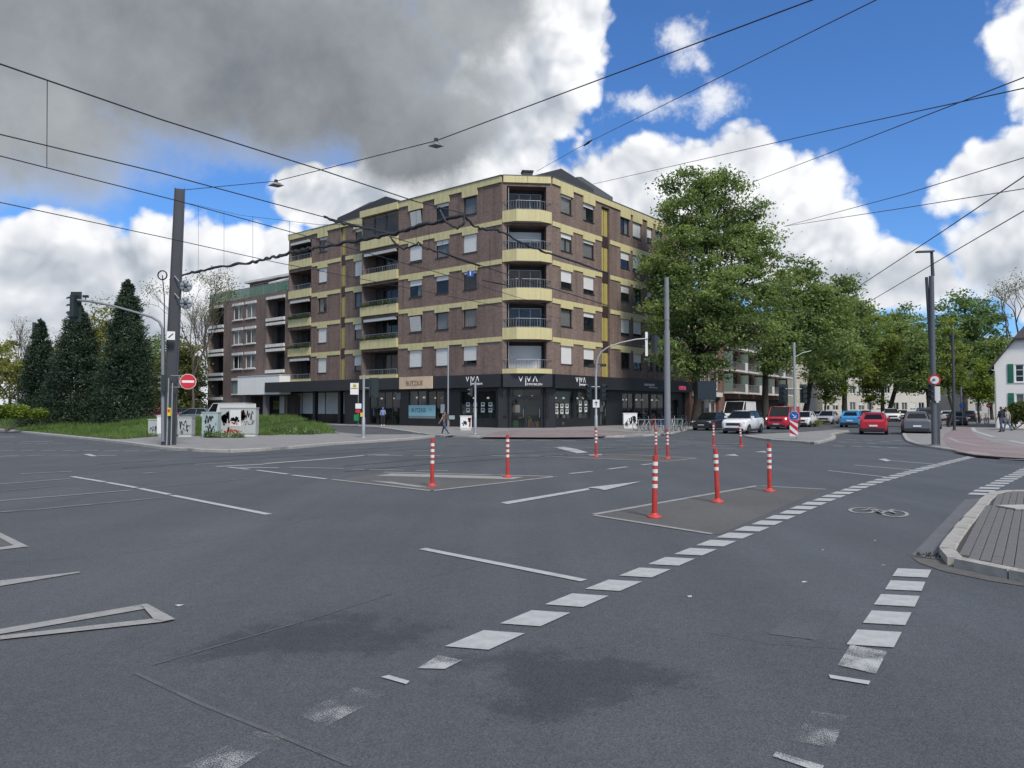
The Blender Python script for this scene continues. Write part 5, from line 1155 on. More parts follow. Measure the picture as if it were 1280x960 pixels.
# ================================================================ street furniture
RED_P = M('bollard_red', (.44, .032, .022), .5, .2, 8, dirt=.45); REFL = M('reflective_white', (.66, .66, .62), .4, .1, 8, dirt=.1); REDB = M('bollard_base', (.50, .05, .04), .5, .15, 8, dirt=.2)
def bollard(px, py, top_py, label, bands=(.48, .60, .72, .84), lean=0.0):
    g = G(px, py); h = (py - top_py) / F * g.y; root = empty('flexible_bollard', g, label, 'bollard', 'red and white flexible bollards on the junction'); r = .043; top = Vector((lean, 0, h))
    m = MB(); m.lathe([(.0, .0), (.115, .0), (.118, .018), (.10, .035), (.062, .05), (.050, .075)], g, n=18); m.build('base', REDB, root)
    m = MB(); ax_ = lambda t: g + top * t
    m.tube([ax_(.05), ax_(.35), ax_(.36), ax_(.97), ax_(1.0)], [r, r, r * .97, r * .97, r * .85], 16); m.build('post', RED_P, root)
    for k, t in enumerate(bands if isinstance(bands[0], float) else [b[0] for b in bands]):
        m = MB(); m.tube([ax_(t), ax_(t + .062)], r * 1.03, 16, caps=False); m.build('reflector_band', REFL, root)
bollard(540, 608, 548.5, 'bollard at the near corner of the left painted island', lean=.01); bollard(634.5, 597, 544, 'bollard standing alone at the right tip of the left painted island')
bollard(745, 571, 534.5, 'bollard in line with the signal mast before the estate agent'); bollard(820, 573.5, 536.5, 'bollard directly behind the nearest bollard, left of a close pair'); bollard(834.5, 573.5, 536.5, 'right one of the close bollard pair before the bicycle stand')
bollard(818, 647, 570, 'nearest bollard at the left corner of the grey painted island', lean=.02); bollard(897, 628, 561.5, 'bollard with torn reflector bands in the middle of the grey painted island', (.60, .73, .84), lean=-.03); bollard(962, 614.5, 554.5, 'bollard at the far edge of the grey painted island')
bollard(892, 558, 528.5, 'far bollard in front of the black hatchback'); bollard(926.5, 558.3, 531, 'far bollard in front of the white people carrier', lean=-.05)

POLE = M('pole_anthracite', (.046, .051, .060), .5, .2, 2, dirt=.25); POLEG = M('pole_grey', (.20, .21, .225), .5, .15, 2, dirt=.2); SIGD = M('signal_housing', (.018, .030, .030), .5, .15, 5); LENS = M('signal_lens_dark', (.05, .02, .015), .3, .2, 5)
SWHITE = M('sign_white', (.70, .70, .69), .45, .05, 4, dirt=.1); SRED = M('sign_red', (.52, .018, .030), .4, .08, 5, dirt=.1); SBLUE = M('sign_blue', (.012, .085, .36), .4, .08, 5); SBLK = M('sign_black', (.015, .015, .016), .5, .1, 5); SGREEN = M('bin_green', (.01, .20, .07), .5, .1, 5); SYEL = M('sign_yellow', (.70, .50, .03), .5, .1, 5)
def face_frame(n):
    n = Vector(n).normalized(); return n, Vector((-n.y, n.x, 0)), Zv
def signal_head(root, c, n, s=1.0, lamps=3, board=False):
    """three-lamp signal: housing > lens, visor"""
    n, a, _ = face_frame(n); c = Vector(c); m = MB(); hh = .33 * lamps * s; wd = .30 * s
    m.obox(c - a * wd / 2 - n * .10 * s - Zv * hh / 2, a * wd, n * .2 * s, Zv * hh)
    if board: m.obox(c - a * wd * .95 - n * .09 * s - Zv * (hh / 2 + .12), a * wd * 1.9, n * .02, Zv * (hh + .24), 1)
    o = m.build('signal_head', [SIGD, SIGD], root)
    for k in range(lamps):
        z = c + Zv * (hh / 2 - .165 * s - .33 * s * k) + n * .105 * s; m = MB(); pts = [z + (a * math.cos(t * math.pi / 7) + Zv * math.sin(t * math.pi / 7)) * .10 * s for t in range(14)]; m.poly(pts); m.build('lens', LENS, o)
        m = MB(); v_ = []
        for t in range(9):
            th = math.pi * t / 8; d = a * math.cos(th) + Zv * math.sin(th); v_ += [z + d * .125 * s, z + d * .115 * s + n * .20 * s - Zv * .02]
        m.add(v_, [(2 * t, 2 * t + 2, 2 * t + 3, 2 * t + 1) for t in range(8)], 0, None, True); m.build('visor', SIGD, o)
    return o
def disc(m, c, n, r, mi=0, k=28, off=0.0):
    n, a, _ = face_frame(n); c = Vector(c) + n * off; m.poly([c + (a * math.cos(2 * math.pi * t / k) + Zv * math.sin(2 * math.pi * t / k)) * r for t in range(k)], mi)
def plate(m, c, n, wd, ht, th=.012, mi=0, off=0.0):
    n, a, _ = face_frame(n); c = Vector(c) + n * off; m.obox(c - a * wd / 2 - Zv * ht / 2, a * wd, n * th, Zv * ht, mi)
def towards(c): 
    d = Vector((-c.x, -c.y, 0)); return d.normalized()

# big overhead-line mast on the left
g = G(211, 556, .12); d = g.y; zt = P(222, 236, d).z; mast = empty('overhead_line_mast', g, 'tall dark steel mast on the left carrying the tram wires', 'mast')
rz = .35; m = MB(); top = Vector((g.x + .32, g.y, zt)); sx, sy = .50, .34
def hsec(c, k): return [Vector((c.x + dx * sx * k * math.cos(rz) - dy * sy * k * math.sin(rz), c.y + dx * sx * k * math.sin(rz) + dy * sy * k * math.cos(rz), c.z)) for dx, dy in ((-.5, -.5), (-.42, -.5), (-.42, -.06), (.42, -.06), (.42, -.5), (.5, -.5), (.5, .5), (.42, .5), (.42, .06), (-.42, .06), (-.42, .5), (-.5, .5))]
lo_, hi_ = hsec(g, 1.12), hsec(top, .82); m.add(lo_ + hi_, [(i, (i + 1) % 12, 12 + (i + 1) % 12, 12 + i) for i in range(12)] + [tuple(range(12, 24))]); m.build('steel_post', POLE, mast)
m = MB(); dn = Vector((math.sin(rz), -math.cos(rz), 0)); m.obox(Vector((g.x - sx * .35, g.y - .33, .1)), (sx * .7, 0, 0), (0, .05, 0), (.1, 0, 2.4)); m.build('cable_box', POLE, mast)
m = MB(); m.tube([(g.x + .08, g.y - .36, .1), (g.x + .12, g.y - .36, 3.0)], .035, 8); m.tube([(g.x + .25, g.y - .34, .1), (g.x + .28, g.y - .34, 2.8)], .03, 8); m.build('conduit', GALV, mast)
m = MB(); m.box((g.x + .2, g.y - .42, 1.55), (.12, .10, .35)); m.box((g.x + .2, g.y - .475, 1.60), (.08, .01, .12), 0, 1); m.build('push_button', [SYEL, SRED], mast)
for q in (P(232.5, 357.5, d - .2), P(232.5, 379, d - .2)):
    m = MB(); m.lathe([(.0, -.04), (.24, -.04), (.27, -.02), (.27, .02), (.24, .04), (.0, .04)], q, 'Y', 26); m.lathe([(.0, -.05), (.1, -.05), (.1, -.041)], q, 'Y', 14, 1); 
    for k in range(6): m.tube([q + Vector((.12 * math.cos(k * 1.047), -.045, .12 * math.sin(k * 1.047))), q + Vector((.24 * math.cos(k * 1.047), -.045, .24 * math.sin(k * 1.047)))], .022, 5, 1)
    m.tube([q + Vector((-.3, 0, .2)), q + Vector((-.55, .1, .45))], .025, 6); m.build('tension_wheel', [GALV, POLE], mast)
q = P(203, 344, d - .1); m = MB(); m.tube([q + Vector((.2 * math.cos(t * .63), 0, .2 * math.sin(t * .63))) for t in range(11)], .03, 6); m.tube([q, q + Vector((.1, 0, -1.0)), q + Vector((.15, .1, -8.0))], .022, 6); m.build('cable_loop', SBLK, mast)
q = P(213.5, 419.5, d - .42); m = MB(); plate(m, q, towards(q), .33, .36); o = m.build('small_sign', SWHITE, mast); m = MB(); n_, a_, _z = face_frame(towards(q)); c_ = q + n_ * .016; m.tube([c_ - a_ * .09 - Zv * .09, c_ + a_ * .09 + Zv * .09], .022, 6); m.build('sign_mark', SBLK, o)
# traffic signal arm on the same mast
arm = empty('signal_arm_mast', G(204, 553, .12), 'curved signal arm reaching left from the overhead line mast', 'traffic light')
m = MB(); pts = [P(x, y, d - .35) for x, y in ((203.5, 552), (203.5, 470), (203.5, 425), (203, 411), (199, 402), (190, 396.5), (170, 390.5), (140, 382), (115, 377), (97, 375))]; m.tube(pts, [.07] * 3 + [.055] * 3 + [.05] * 4, 10); m.build('arm', POLEG, arm)
q = P(92.5, 382.5, d - .35); signal_head(arm, q, Vector((-1, .12, 0)), .95); m = MB(); n_ = Vector((.1, 1, 0)); m.obox(q + Vector((-.24, .14, -.66)), (.48, 0, 0), (0, .015, 0), (0, 0, 1.3)); m.build('backing_board', SIGD, arm)
q = P(107, 370.5, d - .35); m = MB(); m.box(q, (.22, .12, .10)); m.tube([q, q - Zv * .25], .02, 6); m.build('camera', SBLK, arm)
q = P(205, 479, d - .5); signal_head(arm, q + Vector((-.05, 0, 0)), Vector((-.75, -.6, 0)), .72)
# no-entry sign
q = P(235, 477, d - .35); ne = empty('no_entry_sign', Vector((q.x, q.y, q.z)), 'round red no entry sign bracketed to the overhead line mast', 'sign'); n_ = towards(q); m = MB(); disc(m, q, n_, .33, 0); disc(m, q, -n_, .33, 0, off=.012); m.build('rim', SWHITE, ne)
m = MB(); disc(m, q, n_, .31, 0, off=.006); m.build('red_disc', SRED, ne); m = MB(); plate(m, q, n_, .48, .10, .004, 0, .010); m.build('white_bar', SWHITE, ne)
m = MB(); 
for dz in (.26, -.24): m.tube([q + Vector((-.8, .12, dz)), q + Vector((0, .03, dz))], .022, 6)
m.tube([q + Vector((-.42, .08, -.24)), q + Vector((-.42, .08, .26))], .02, 6); m.build('bracket', GALV, ne)
# utility cabinets with graffiti
CAB = M('cabinet_grey', (.42, .44, .43), .6, .18, 2.5, dirt=.35); CABT = M('cabinet_teal', (.34, .42, .41), .6, .18, 2.5, dirt=.35); GRAF = M('graffiti_black', (.02, .02, .022), .6, .2, 9); GRAFR = M('graffiti_red', (.42, .05, .05), .6, .2, 9); GRAFM = M('graffiti_maroon', (.12, .03, .045), .6, .2, 9); GRAFP = M('graffiti_orange', (.55, .20, .12), .6, .3, 9)
def scribble(root, O, ax_, n_, w_, h_, seed, mat, r=.018, turns=14, name='graffiti'):
    rr = random.Random(seed); m = MB(); pts = []; x = .08 * w_; y = h_ * .5
    for k in range(turns):
        pts.append(O + ax_ * min(max(x, .04), w_ - .04) + Zv * min(max(h_ * (.5 + .42 * rr.uniform(-1, 1)), .04), h_ - .04) + n_ * .004); x += w_ * .86 / turns * rr.uniform(.3, 1.7)
    fine = []
    for i in range(len(pts) - 1):
        p0, p1, p2, p3 = pts[max(i - 1, 0)], pts[i], pts[i + 1], pts[min(i + 2, len(pts) - 1)]
        for s in range(5):
            t = s / 5; fine.append(.5 * ((2 * p1) + (p2 - p0) * t + (2 * p0 - 5 * p1 + 4 * p2 - p3) * t * t + (3 * p1 - p0 - 3 * p2 + p3) * t ** 3))
    v_ = []; 
    for i, q in enumerate(fine):
        t = (fine[min(i + 1, len(fine) - 1)] - fine[max(i - 1, 0)]).normalized(); s = n_.cross(t) * r * (1 + .5 * math.sin(i * .7)); v_ += [q + s, q - s]
    m.add(v_, [(2 * i, 2 * i + 1, 2 * i + 3, 2 * i + 2) for i in range(len(fine) - 1)]); m.build(name, mat, root)
def cabinet(label, px0, px1, py_top, py_base, mat, depth=.45, plinth=.12, lid=True, scr=(), z=.12, name='utility_cabinet'):
    a, b = G(px0, py_base, z), G(px1, py_base, z); b = Vector((b.x, a.y, z)); h = P(px0, py_top, a.y).z - z; root = empty(name, (a + b) / 2, label, 'cabinet'); wd = (b - a).length; m = MB()
    n_ = Vector((0, -1, 0)); ax_ = Vector((1, 0, 0)); O = a
    m.obox(O + Zv * plinth, ax_ * wd, -n_ * depth, Zv * (h - plinth)); m.build('body', mat, root)
    m = MB(); m.obox(O + ax_ * .03 - n_ * .03, ax_ * (wd - .06), -n_ * (depth - .06), Zv * plinth); m.build('plinth', CONC, root)
    if lid: m = MB(); m.obox(O - ax_ * .03 + n_ * .03 + Zv * h, ax_ * (wd + .06), -n_ * (depth + .06), Zv * .05); m.build('lid', mat, root)
    nd = max(1, round(wd / .75))
    for k in range(nd):
        m = MB(); q0 = wd * k / nd + .03; q1 = wd * (k + 1) / nd - .03; m.obox(O + ax_ * q0 + Zv * (plinth + .05) + n_ * .012, ax_ * (q1 - q0), -n_ * .011, Zv * (h - plinth - .10)); o = m.build('door', mat, root); m = MB(); m.obox(O + ax_ * (q1 - .08) + Zv * h * .5 + n_ * .03, ax_ * .03, -n_ * .018, Zv * .12); m.build('handle', SBLK, o)
    for (u0, v0, w_, h_, seed, mt, r_) in scr: scribble(root, O + ax_ * u0 * wd + Zv * v0 * h + n_ * .014, ax_, n_, w_ * wd, h_ * h, seed, mt, r_)
    return root, O, wd, h
cabinet('grey cabinet with faint marks left of the overhead mast', 185, 200, 525, 545, CAB, scr=((.1, .2, .8, .5, 1, GRAF, .012),)); cabinet('white narrow cabinet behind the overhead mast', 196, 206, 520.5, 545.5, SWHITE, .3); cabinet('narrow white cabinet just right of the overhead mast', 214, 219, 520.5, 546, SWHITE, .3)
cabinet('squat cabinet with black tag between mast and teal cabinet', 222, 239.5, 522, 546, CAB, scr=((.08, .3, .85, .6, 2, GRAF, .022), (.1, .1, .8, .4, 3, GRAF, .015)))
cabinet('tall teal cabinet with a face and black scrawl', 252, 272, 516, 547, CABT, scr=((.15, .5, .7, .45, 4, GRAF, .028), (.2, .2, .7, .35, 5, GRAF, .022), (.1, .05, .6, .3, 6, GRAF, .018)))
cr, O, wd, h = cabinet('large pale cabinet covered with posters, red and black graffiti', 274.5, 319.5, 510.5, 545.5, CAB, .5, scr=((.05, .35, .3, .6, 7, GRAF, .035), (.08, .1, .55, .26, 8, GRAFP, .05), (.1, .08, .5, .25, 9, GRAFR, .02), (.62, .5, .35, .45, 10, GRAF, .022), (.55, .55, .16, .4, 11, GRAFM, .07), (.66, .38, .3, .25, 12, GRAF, .012), (.05, .45, .2, .45, 13, GRAF, .05)))
m = MB(); m.obox(O + Vector((wd * .29, -.030, h * .36)), (wd * .30, 0, 0), (0, .012, 0), (0, 0, h * .58)); o = m.build('poster', PAPER, cr); scribble(o, O + Vector((wd * .31, -.034, h * .5)), Vector((1, 0, 0)), Vector((0, -1, 0)), wd * .26, h * .25, 14, GRAF, .05); scribble(o, O + Vector((wd * .31, -.036, h * .40)), Vector((1, 0, 0)), Vector((0, -1, 0)), wd * .26, h * .12, 15, GRAFR, .025)
cabinet('white cabinet with scrawl before the estate agent window', 575.3, 589.3, 520.5, 537.8, WHTP, .4, z=.10, scr=((.1, .3, .55, .5, 16, GRAF, .03), (.7, .55, .25, .4, 17, GRAFR, .05), (.75, .1, .2, .6, 18, GRAFR, .02)))
cabinet('white cabinet with black streaks beside the bicycle stand', 779.5, 796.5, 517, 535.5, WHTP, .4, .35, z=.10, scr=((.4, .2, .25, .75, 19, GRAF, .04), (.65, .25, .25, .7, 20, GRAF, .035), (.1, .1, .3, .5, 21, GRAF, .012)))

# signal posts and signs round the junction
def post(name, label, cat, px, py_base, py_top, r=.06, z=.10, mat=POLEG, lower=None, group=None):
    g = G(px, py_base, z); zt = P(px, py_top, g.y).z; root = empty(name, g, label, cat, group); m = MB()
    if lower: m.tube([g - Zv * .05, g + Zv * lower, g + Zv * (lower + .05), Vector((g.x, g.y, zt))], [r * 1.45, r * 1.45, r, r], 12)
    else: m.tube([g - Zv * .05, Vector((g.x, g.y, zt))], [r * 1.1, r], 12)
    m.lathe([(r * 2.2, 0), (r * 2.2, .03), (r * 1.3, .06)], g, n=14); m.build('pole', mat, root); return root, g, zt
r_, g, zt = post('traffic_signal', 'grey signal post left of the bus stop flag on the island tip', 'traffic light', 454.3, 547, 468.5, .065, .12, GALV, 1.05); q = P(463.5, 485, g.y); signal_head(r_, Vector((g.x + .42, g.y, q.z)), Vector((.75, .66, 0)), .85); m = MB(); m.obox(Vector((g.x + .30, g.y - .05, q.z - .5)), (.5, 0, 0), (0, .02, 0), (0, 0, 1.05)); m.build('backing_board', SIGD, r_); m = MB(); m.tube([(g.x, g.y, q.z), (g.x + .42, g.y, q.z)], .025, 6); m.build('bracket', GALV, r_); m = MB(); m.box((g.x - .10, g.y, 1.35), (.12, .12, .22)); m.build('push_button', SYEL, r_)
r_, g, zt = post('bus_stop_sign', 'bus stop flag with yellow roundel and timetable boards', 'sign', 447.6, 532.3, 478, .04, .10); n_ = towards(g)
q = P(443, 486, g.y - .08); m = MB(); plate(m, q, n_, .72, 1.02, .03); o = m.build('flag', SWHITE, r_); m = MB(); disc(m, q + Vector((.02, 0, .26)), n_, .17, off=.034); m.build('roundel', M('stop_yellow_green', (.45, .52, .05), .5, .1, 4), o); m = MB(); plate(m, q + Vector((0, 0, .03)), n_, .6, .07, .004, 0, .031); m.build('route_line', SRED, o); m = MB(); n2, a2, _z = face_frame(n_); c_ = q + Vector((.02, 0, .26)) + n_ * .038; m.tube([c_ + a2 * .06 - Zv * .09, c_ + a2 * .06 + Zv * .09], .016, 4); m.tube([c_ - a2 * .06 - Zv * .09, c_ - a2 * .06 + Zv * .09], .016, 4); m.tube([c_ - a2 * .06, c_ + a2 * .06], .016, 4); m.build('roundel_letter', MATS['bin_green'], o)
q = P(448, 507.6, g.y - .08); m = MB(); plate(m, q, n_, .52, .45, .03); m.build('timetable', SWHITE, r_); q = P(447.5, 514, g.y - .08); m = MB(); plate(m, q, n_, .42, .30, .03); m.build('info_board', SRED, r_); q = P(445.8, 522, g.y - .15); m = MB(); m.box(q, (.40, .32, .55), 0, 0, 1.08); m.build('litter_bin', SGREEN, r_)
r_, g, zt = post('traffic_signal', 'pedestrian signal post beside the white scrawled cabinet', 'traffic light', 594, 542.8, 477, .065, .10, GALV, 1.3); q = P(588.5, 490, g.y); signal_head(r_, q, Vector((-.9, -.4, 0)), .75, 2)
r_, g, zt = post('lamp_column', 'thin grey column behind the walking woman', 'pole', 560, 540, 432, .05, .10, GALV)
# mast with arm before the estate agent
r_, g, zt = post('signal_arm_mast', 'signal mast with curved arm in front of the estate agent corner', 'traffic light', 745.2, 549, 461, .058, .10, GALV, 1.2)
m = MB(); dd = g.y; m.tube([P(x, y, dd) for x, y in ((745.4, 468), (745.6, 456), (747.5, 447), (752, 439.5), (760, 434), (775, 428.5), (795, 424.2), (810, 423))], [.055, .05, .045, .042, .04, .038, .035, .035], 10); m.build('arm', GALV, r_)
q = P(812, 430, dd); signal_head(r_, q + Vector((.25, 0, 0)), Vector((.85, .5, 0)), .9); m = MB(); m.obox(Vector((q.x - .22, q.y - .02, q.z - .62)), (.14, .1, 0), (-.01, .015, 0), (0, 0, 1.25)); m.build('backing_board', SWHITE, r_)
for dx in (-.38, .36): signal_head(r_, Vector((g.x + dx, g.y - .05, P(745, 490, dd).z)), Vector((dx, -.5, 0)), .8, 3)
m = MB(); m.tube([Vector((g.x - .4, g.y, P(745, 483.5, dd).z)), Vector((g.x + .4, g.y, P(745, 483.5, dd).z))], .03, 6); m.build('bracket', GALV, r_); q = P(745.2, 504.5, dd - .08); m = MB(); plate(m, q, towards(q), .34, .40); m.build('small_sign', SWHITE, r_); m = MB(); c_ = q - Vector((0, .02, 0)); m.tube([c_ - Zv * .1, c_ + Zv * .08], .02, 5); m.tube([c_ + Vector((-.07, 0, .04)), c_ + Zv * .11, c_ + Vector((.07, 0, .04))], .018, 5); m.build('sign_mark', SBLK, r_)
q = P(748, 458, dd); m = MB(); m.box(q + Vector((-.35, 0, 0)), (.32, .16, .14)); m.box(q + Vector((.25, 0, .05)), (.3, .16, .12)); m.tube([q + Vector((-.5, 0, .1)), q + Vector((.4, 0, .12))], .02, 6); m.build('camera', SBLK, r_)
# tall tapered lighting columns
r_, g, zt = post('lighting_column', 'thick grey stepped column beside the bicycle stand', 'pole', 834.5, 542.5, 347, .14, .10, POLEG); m = MB(); 
for y0, r0 in ((542.5, .20), (400, .165)): m.tube([Vector((g.x, g.y, P(834, y0, g.y).z if y0 < 540 else .1)), Vector((g.x, g.y, P(834, 412 if y0 > 500 else 372, g.y).z))], [r0, r0 * .88], 12)
m.build('lower_sleeve', POLEG, r_)
r_, g, zt = post('street_lamp', 'tall anthracite street lamp with flat head on the right pavement', 'street lamp', 1168, 557, 345, .10, .09, M('lamp_pole', (.085, .094, .108), .5, .15, 2, dirt=.2)); dd = g.y
m = MB(); t_ = P(1166, 345, dd); m.tube([t_, P(1164.5, 314.5, dd)], [.075, .06], 10); m.build('upper_tube', POLE, r_); m = MB(); c_ = P(1155, 315.2, dd); m.obox(c_ + Vector((-.32, -.12, -.02)), (.72, 0, .02), (0, .24, 0), (0, 0, .06)); m.build('lamp_head', POLE, r_)
m = MB(); m.tube([P(1169, 557, dd) + Vector((.12, .1, 0)), P(1162, 346, dd) + Vector((-.08, .1, 0))], [.085, .065], 10); m.build('rear_tube', POLE, r_)
q = P(1168.3, 475, dd - .18); n_ = towards(q); m = MB(); disc(m, q, n_, .23); o = m.build('prohibition_sign', SRED, r_); m = MB(); disc(m, q, n_, .165, off=.006); m.build('sign_centre', SWHITE, o); m = MB(); c_ = q + n_ * .012; m.tube([c_ - Vector((.11, 0, 0)), c_ + Vector((.11, 0, 0))], .02, 6); m.tube([c_ - Zv * .02 + Vector((-.04, 0, 0)), c_ + Zv * .07 + Vector((-.02, 0, 0))], .02, 5); m.build('sign_mark', SBLK, o)
signal_head(r_, P(1164.5, 490, dd - .25), Vector((-.7, -.7, 0)), .72); q = P(1172, 492, dd - .2); m = MB(); plate(m, q, n_, .20, .62); m.build('notice_plate', SWHITE, r_); m = MB(); m.box((g.x + .42, g.y + .6, 1.0), (.24, .24, 1.9)); m.build('control_box', POLE, r_)
r_, g, zt = post('lighting_column', 'slim column further back on the right pavement', 'pole', 1193, 538, 415, .09, .09, POLE); r_, g, zt = post('lighting_column', 'distant grey column among the right hand trees', 'pole', 1202, 531, 445, .09, .09, POLEG)
q = P(1203, 507, 66); m = MB(); sg = empty('parking_sign', Vector((q.x, q.y, .09)), 'small round blue sign among parked cars on the right', 'sign'); disc(m, q, towards(q), .24); m.build('disc', SBLUE, sg); m = MB(); m.tube([(q.x, q.y + .03, .05), (q.x, q.y + .03, q.z + .2)], .03, 6); m.build('pole', GALV, sg)
q = P(1236, 507, 72); m = MB(); sg = empty('no_entry_sign', Vector((q.x, q.y, .09)), 'small distant red sign left of the gabled house', 'sign'); disc(m, q, towards(q), .22); m.build('disc', SRED, sg); m = MB(); plate(m, q, towards(q), .3, .07, .004, 0, .006); m.build('white_bar', SWHITE, sg); m = MB(); m.tube([(q.x, q.y + .03, .05), (q.x, q.y + .03, q.z + .2)], .03, 6); m.build('pole', GALV, sg)
r_, g, zt = post('overhead_line_mast', 'far dark mast top rising beside the shortest conifer', 'mast', 40.5, 526, 403, .22, .1, POLE)
# keep-right sign and striped beacon on the median
g = G(996, 549, .11); dd = g.y; n_ = towards(g); kb = empty('keep_right_beacon', g, 'blue keep right arrow sign above a red and white striped board', 'sign')
m = MB(); m.tube([g - Zv * .05, P(996, 512, dd) + Vector((0, .06, 0))], .035, 8); m.build('pole', GALV, kb)
n2, a2, _z = face_frame(n_); q = P(992.5, 520, dd); m = MB(); disc(m, q, n_, .245); o = m.build('rim', SWHITE, kb); m = MB(); disc(m, q, n_, .232, off=.005); m.build('blue_disc', SBLUE, kb)
m = MB(); rt = -a2 if a2.x < 0 else a2
s0, s1 = q + n_ * .012 - rt * .10 + Zv * .10, q + n_ * .012 + rt * .09 - Zv * .09; m.tube([s0, s1], .020, 6); m.tube([s1 + Zv * .14, s1, s1 - rt * .14], .020, 6); m.build('arrow', SWHITE, kb)
bo = P(992.3, 535, dd - .02); m = MB(); plate(m, bo, n_, .40, .84, .03); bb_ = m.build('board', SWHITE, kb)
for k in range(4):
    m = MB(); z0 = -.55 + k * .40; pts = []
    lo1, hi1 = z0 + .30, z0 - .04
    cl = lambda z: max(-.415, min(.415, z))
    L0, L1, R0_, R1 = cl(lo1), cl(lo1 + .20), cl(hi1), cl(hi1 + .20)
    if L1 - L0 < .01 and R1 - R0_ < .01: continue
    c_ = bo + n_ * .034; m.quad(c_ - rt * .198 + Zv * L0, c_ + rt * .198 + Zv * R0_, c_ + rt * .198 + Zv * R1, c_ - rt * .198 + Zv * L1); m.build('red_stripe', SRED, bb_)
# median signal mast
r_, g, zt = post('traffic_signal', 'dark signal mast behind the keep right sign with twin heads', 'traffic light', 994, 541.5, 428, .08, .05, GALV)
for dx in (-.75, .62): signal_head(r_, Vector((g.x + dx, g.y, P(994, 492, g.y).z)), Vector((dx * .6, -1, 0)), 1.0, 3, True)
m = MB(); m.tube([(g.x - .8, g.y, P(994, 486, g.y).z), (g.x + .7, g.y, P(994, 486, g.y).z)], .035, 6); m.build('bracket', GALV, r_)
m = MB(); m.tube([P(994.5, 446, g.y), P(1003, 441, g.y), P(1014, 438.5, g.y)], .03, 6); m.build('lamp_arm', GALV, r_)
# billboard by the big linden
q0 = P(872, 476, 62); q1 = P(895.5, 499, 62); bbz = empty('billboard', Vector(((q0.x + q1.x) / 2, 62, .1)), 'dark blank billboard panel beside the big linden trunk', 'sign'); m = MB(); m.obox(Vector((q0.x, 62, q1.z)), (q1.x - q0.x, 0, 0), (0, .2, 0), (0, 0, q0.z - q1.z)); m.build('panel', M('billboard_dark', (.012, .022, .032), .4, .2, 1), bbz)
m = MB()
m.tube([((q0.x + q1.x) / 2 - .2, 62.1, .05), ((q0.x + q1.x) / 2 - .2, 62.1, q1.z)], .09, 8); m.build('post', POLE, bbz)
# hanging street lights on the span wire, and the overhead wires
WIRE = M('overhead_wire', (.018, .018, .020), .5, .1, 5)
def wire(label, pts, r=.012, sag=0.0, name='overhead_wire', n=10, grp='overhead wires'):
    pts = [Vector(q) for q in pts]; fine = []
    run = lambda a, b: (Vector((b.x - a.x, b.y - a.y, 0)).normalized() * 24 + b)
    if abs(pts[-1].x) > .69 * pts[-1].y or P(640, 0, 1).z * pts[-1].y < pts[-1].z - 1.75: pts.append(run(pts[-2], pts[-1]))
    if abs(pts[0].x) > .69 * pts[0].y: pts.insert(0, run(pts[1], pts[0]))
    for a, b in zip(pts, pts[1:]):
        for k in range(n): t = k / n; fine.append(a.lerp(b, t) - Zv * sag * (a - b).length * 4 * t * (1 - t) * .02)
    fine.append(pts[-1])
    if r > .025: fine = [q + Vector((0, RND.uniform(-.02, .02), RND.uniform(-.035, .035))) for q in fine]; r = [r * RND.uniform(.75, 1.25) for q in fine]
    m = MB(); m.tube(fine, r, 5); return m.build(name, WIRE, None, label=label, cat='wire', group=grp)
def Z_(px, py, z): return G(px, py, z)
mt = P(224, 238, 34.3)
wire('span wire with two hanging lamps from the mast top', [mt, P(345, 226.5, 31), P(545, 176, 23.5), Z_(1015, 0, 10.2), Z_(1300, -110, 10.6)], .016)
for px, py, dd_, lb in ((345, 231.5, 31, 'flat hanging street light nearer the mast'), (545, 182, 23.5, 'flat hanging street light above the corner block')):
    c_ = P(px, py, dd_); lm_ = empty('hanging_lamp', c_, lb, 'street lamp'); s_ = 10.5 * dd_ / F; m = MB(); m.add([c_ + Vector((-s_, 0, -.02)), c_ + Vector((0, -s_ * .8, -.02)), c_ + Vector((s_, 0, -.02)), c_ + Vector((0, s_ * .8, -.02)), c_ + Vector((-s_ * .5, 0, .10)), c_ + Vector((0, -s_ * .4, .10)), c_ + Vector((s_ * .5, 0, .10)), c_ + Vector((0, s_ * .4, .10))], [(3, 2, 1, 0), (4, 5, 6, 7), (0, 1, 5, 4), (1, 2, 6, 5), (2, 3, 7, 6), (3, 0, 4, 7)]); m.build('housing', POLEG, lm_); m = MB(); m.box(c_ + Zv * .16, (.12, .12, .14)); m.build('hanger', SBLK, lm_)
wz_ = 7.4
wire('upper of the long wires from the top left to the block', [Z_(-60, 58, 8.2), Z_(0, 80, 8.2), Z_(200, 149, 8.2), Z_(400, 212, 8.1), Z_(520, 252, 7.9), Z_(585, 268, 7.7)], .017)
wire('second long wire entering at the left edge', [Z_(-60, 152, wz_), Z_(0, 168, wz_), Z_(200, 216, wz_), Z_(400, 270, wz_), Z_(470, 288, wz_)], .015)
wire('third long wire passing in front of the mast', [Z_(-60, 180, wz_), Z_(0, 195, wz_), Z_(222, 251, wz_), Z_(400, 300, wz_), Z_(545, 340, wz_), Z_(690, 385, wz_)], .014)
wire('lowest long wire crossing the mast from the left', [Z_(-60, 239, 6.6), Z_(0, 253, 6.6), Z_(215, 299, 6.6), Z_(345, 328, 6.6), Z_(520, 362, 6.6), Z_(700, 398, 6.6)], .012)
wire('vertical dropper between two wires at upper left', [Z_(59, 101, 8.2), Z_(58.5, 208.5, wz_)], .008, name='dropper_wire', grp='wire droppers')
wire('thin catenary from the mast over the white lintel house', [P(224, 252, 34), P(245, 256, 33), P(300, 269, 29), P(400, 281, 23), P(480, 280, 21)], .007)
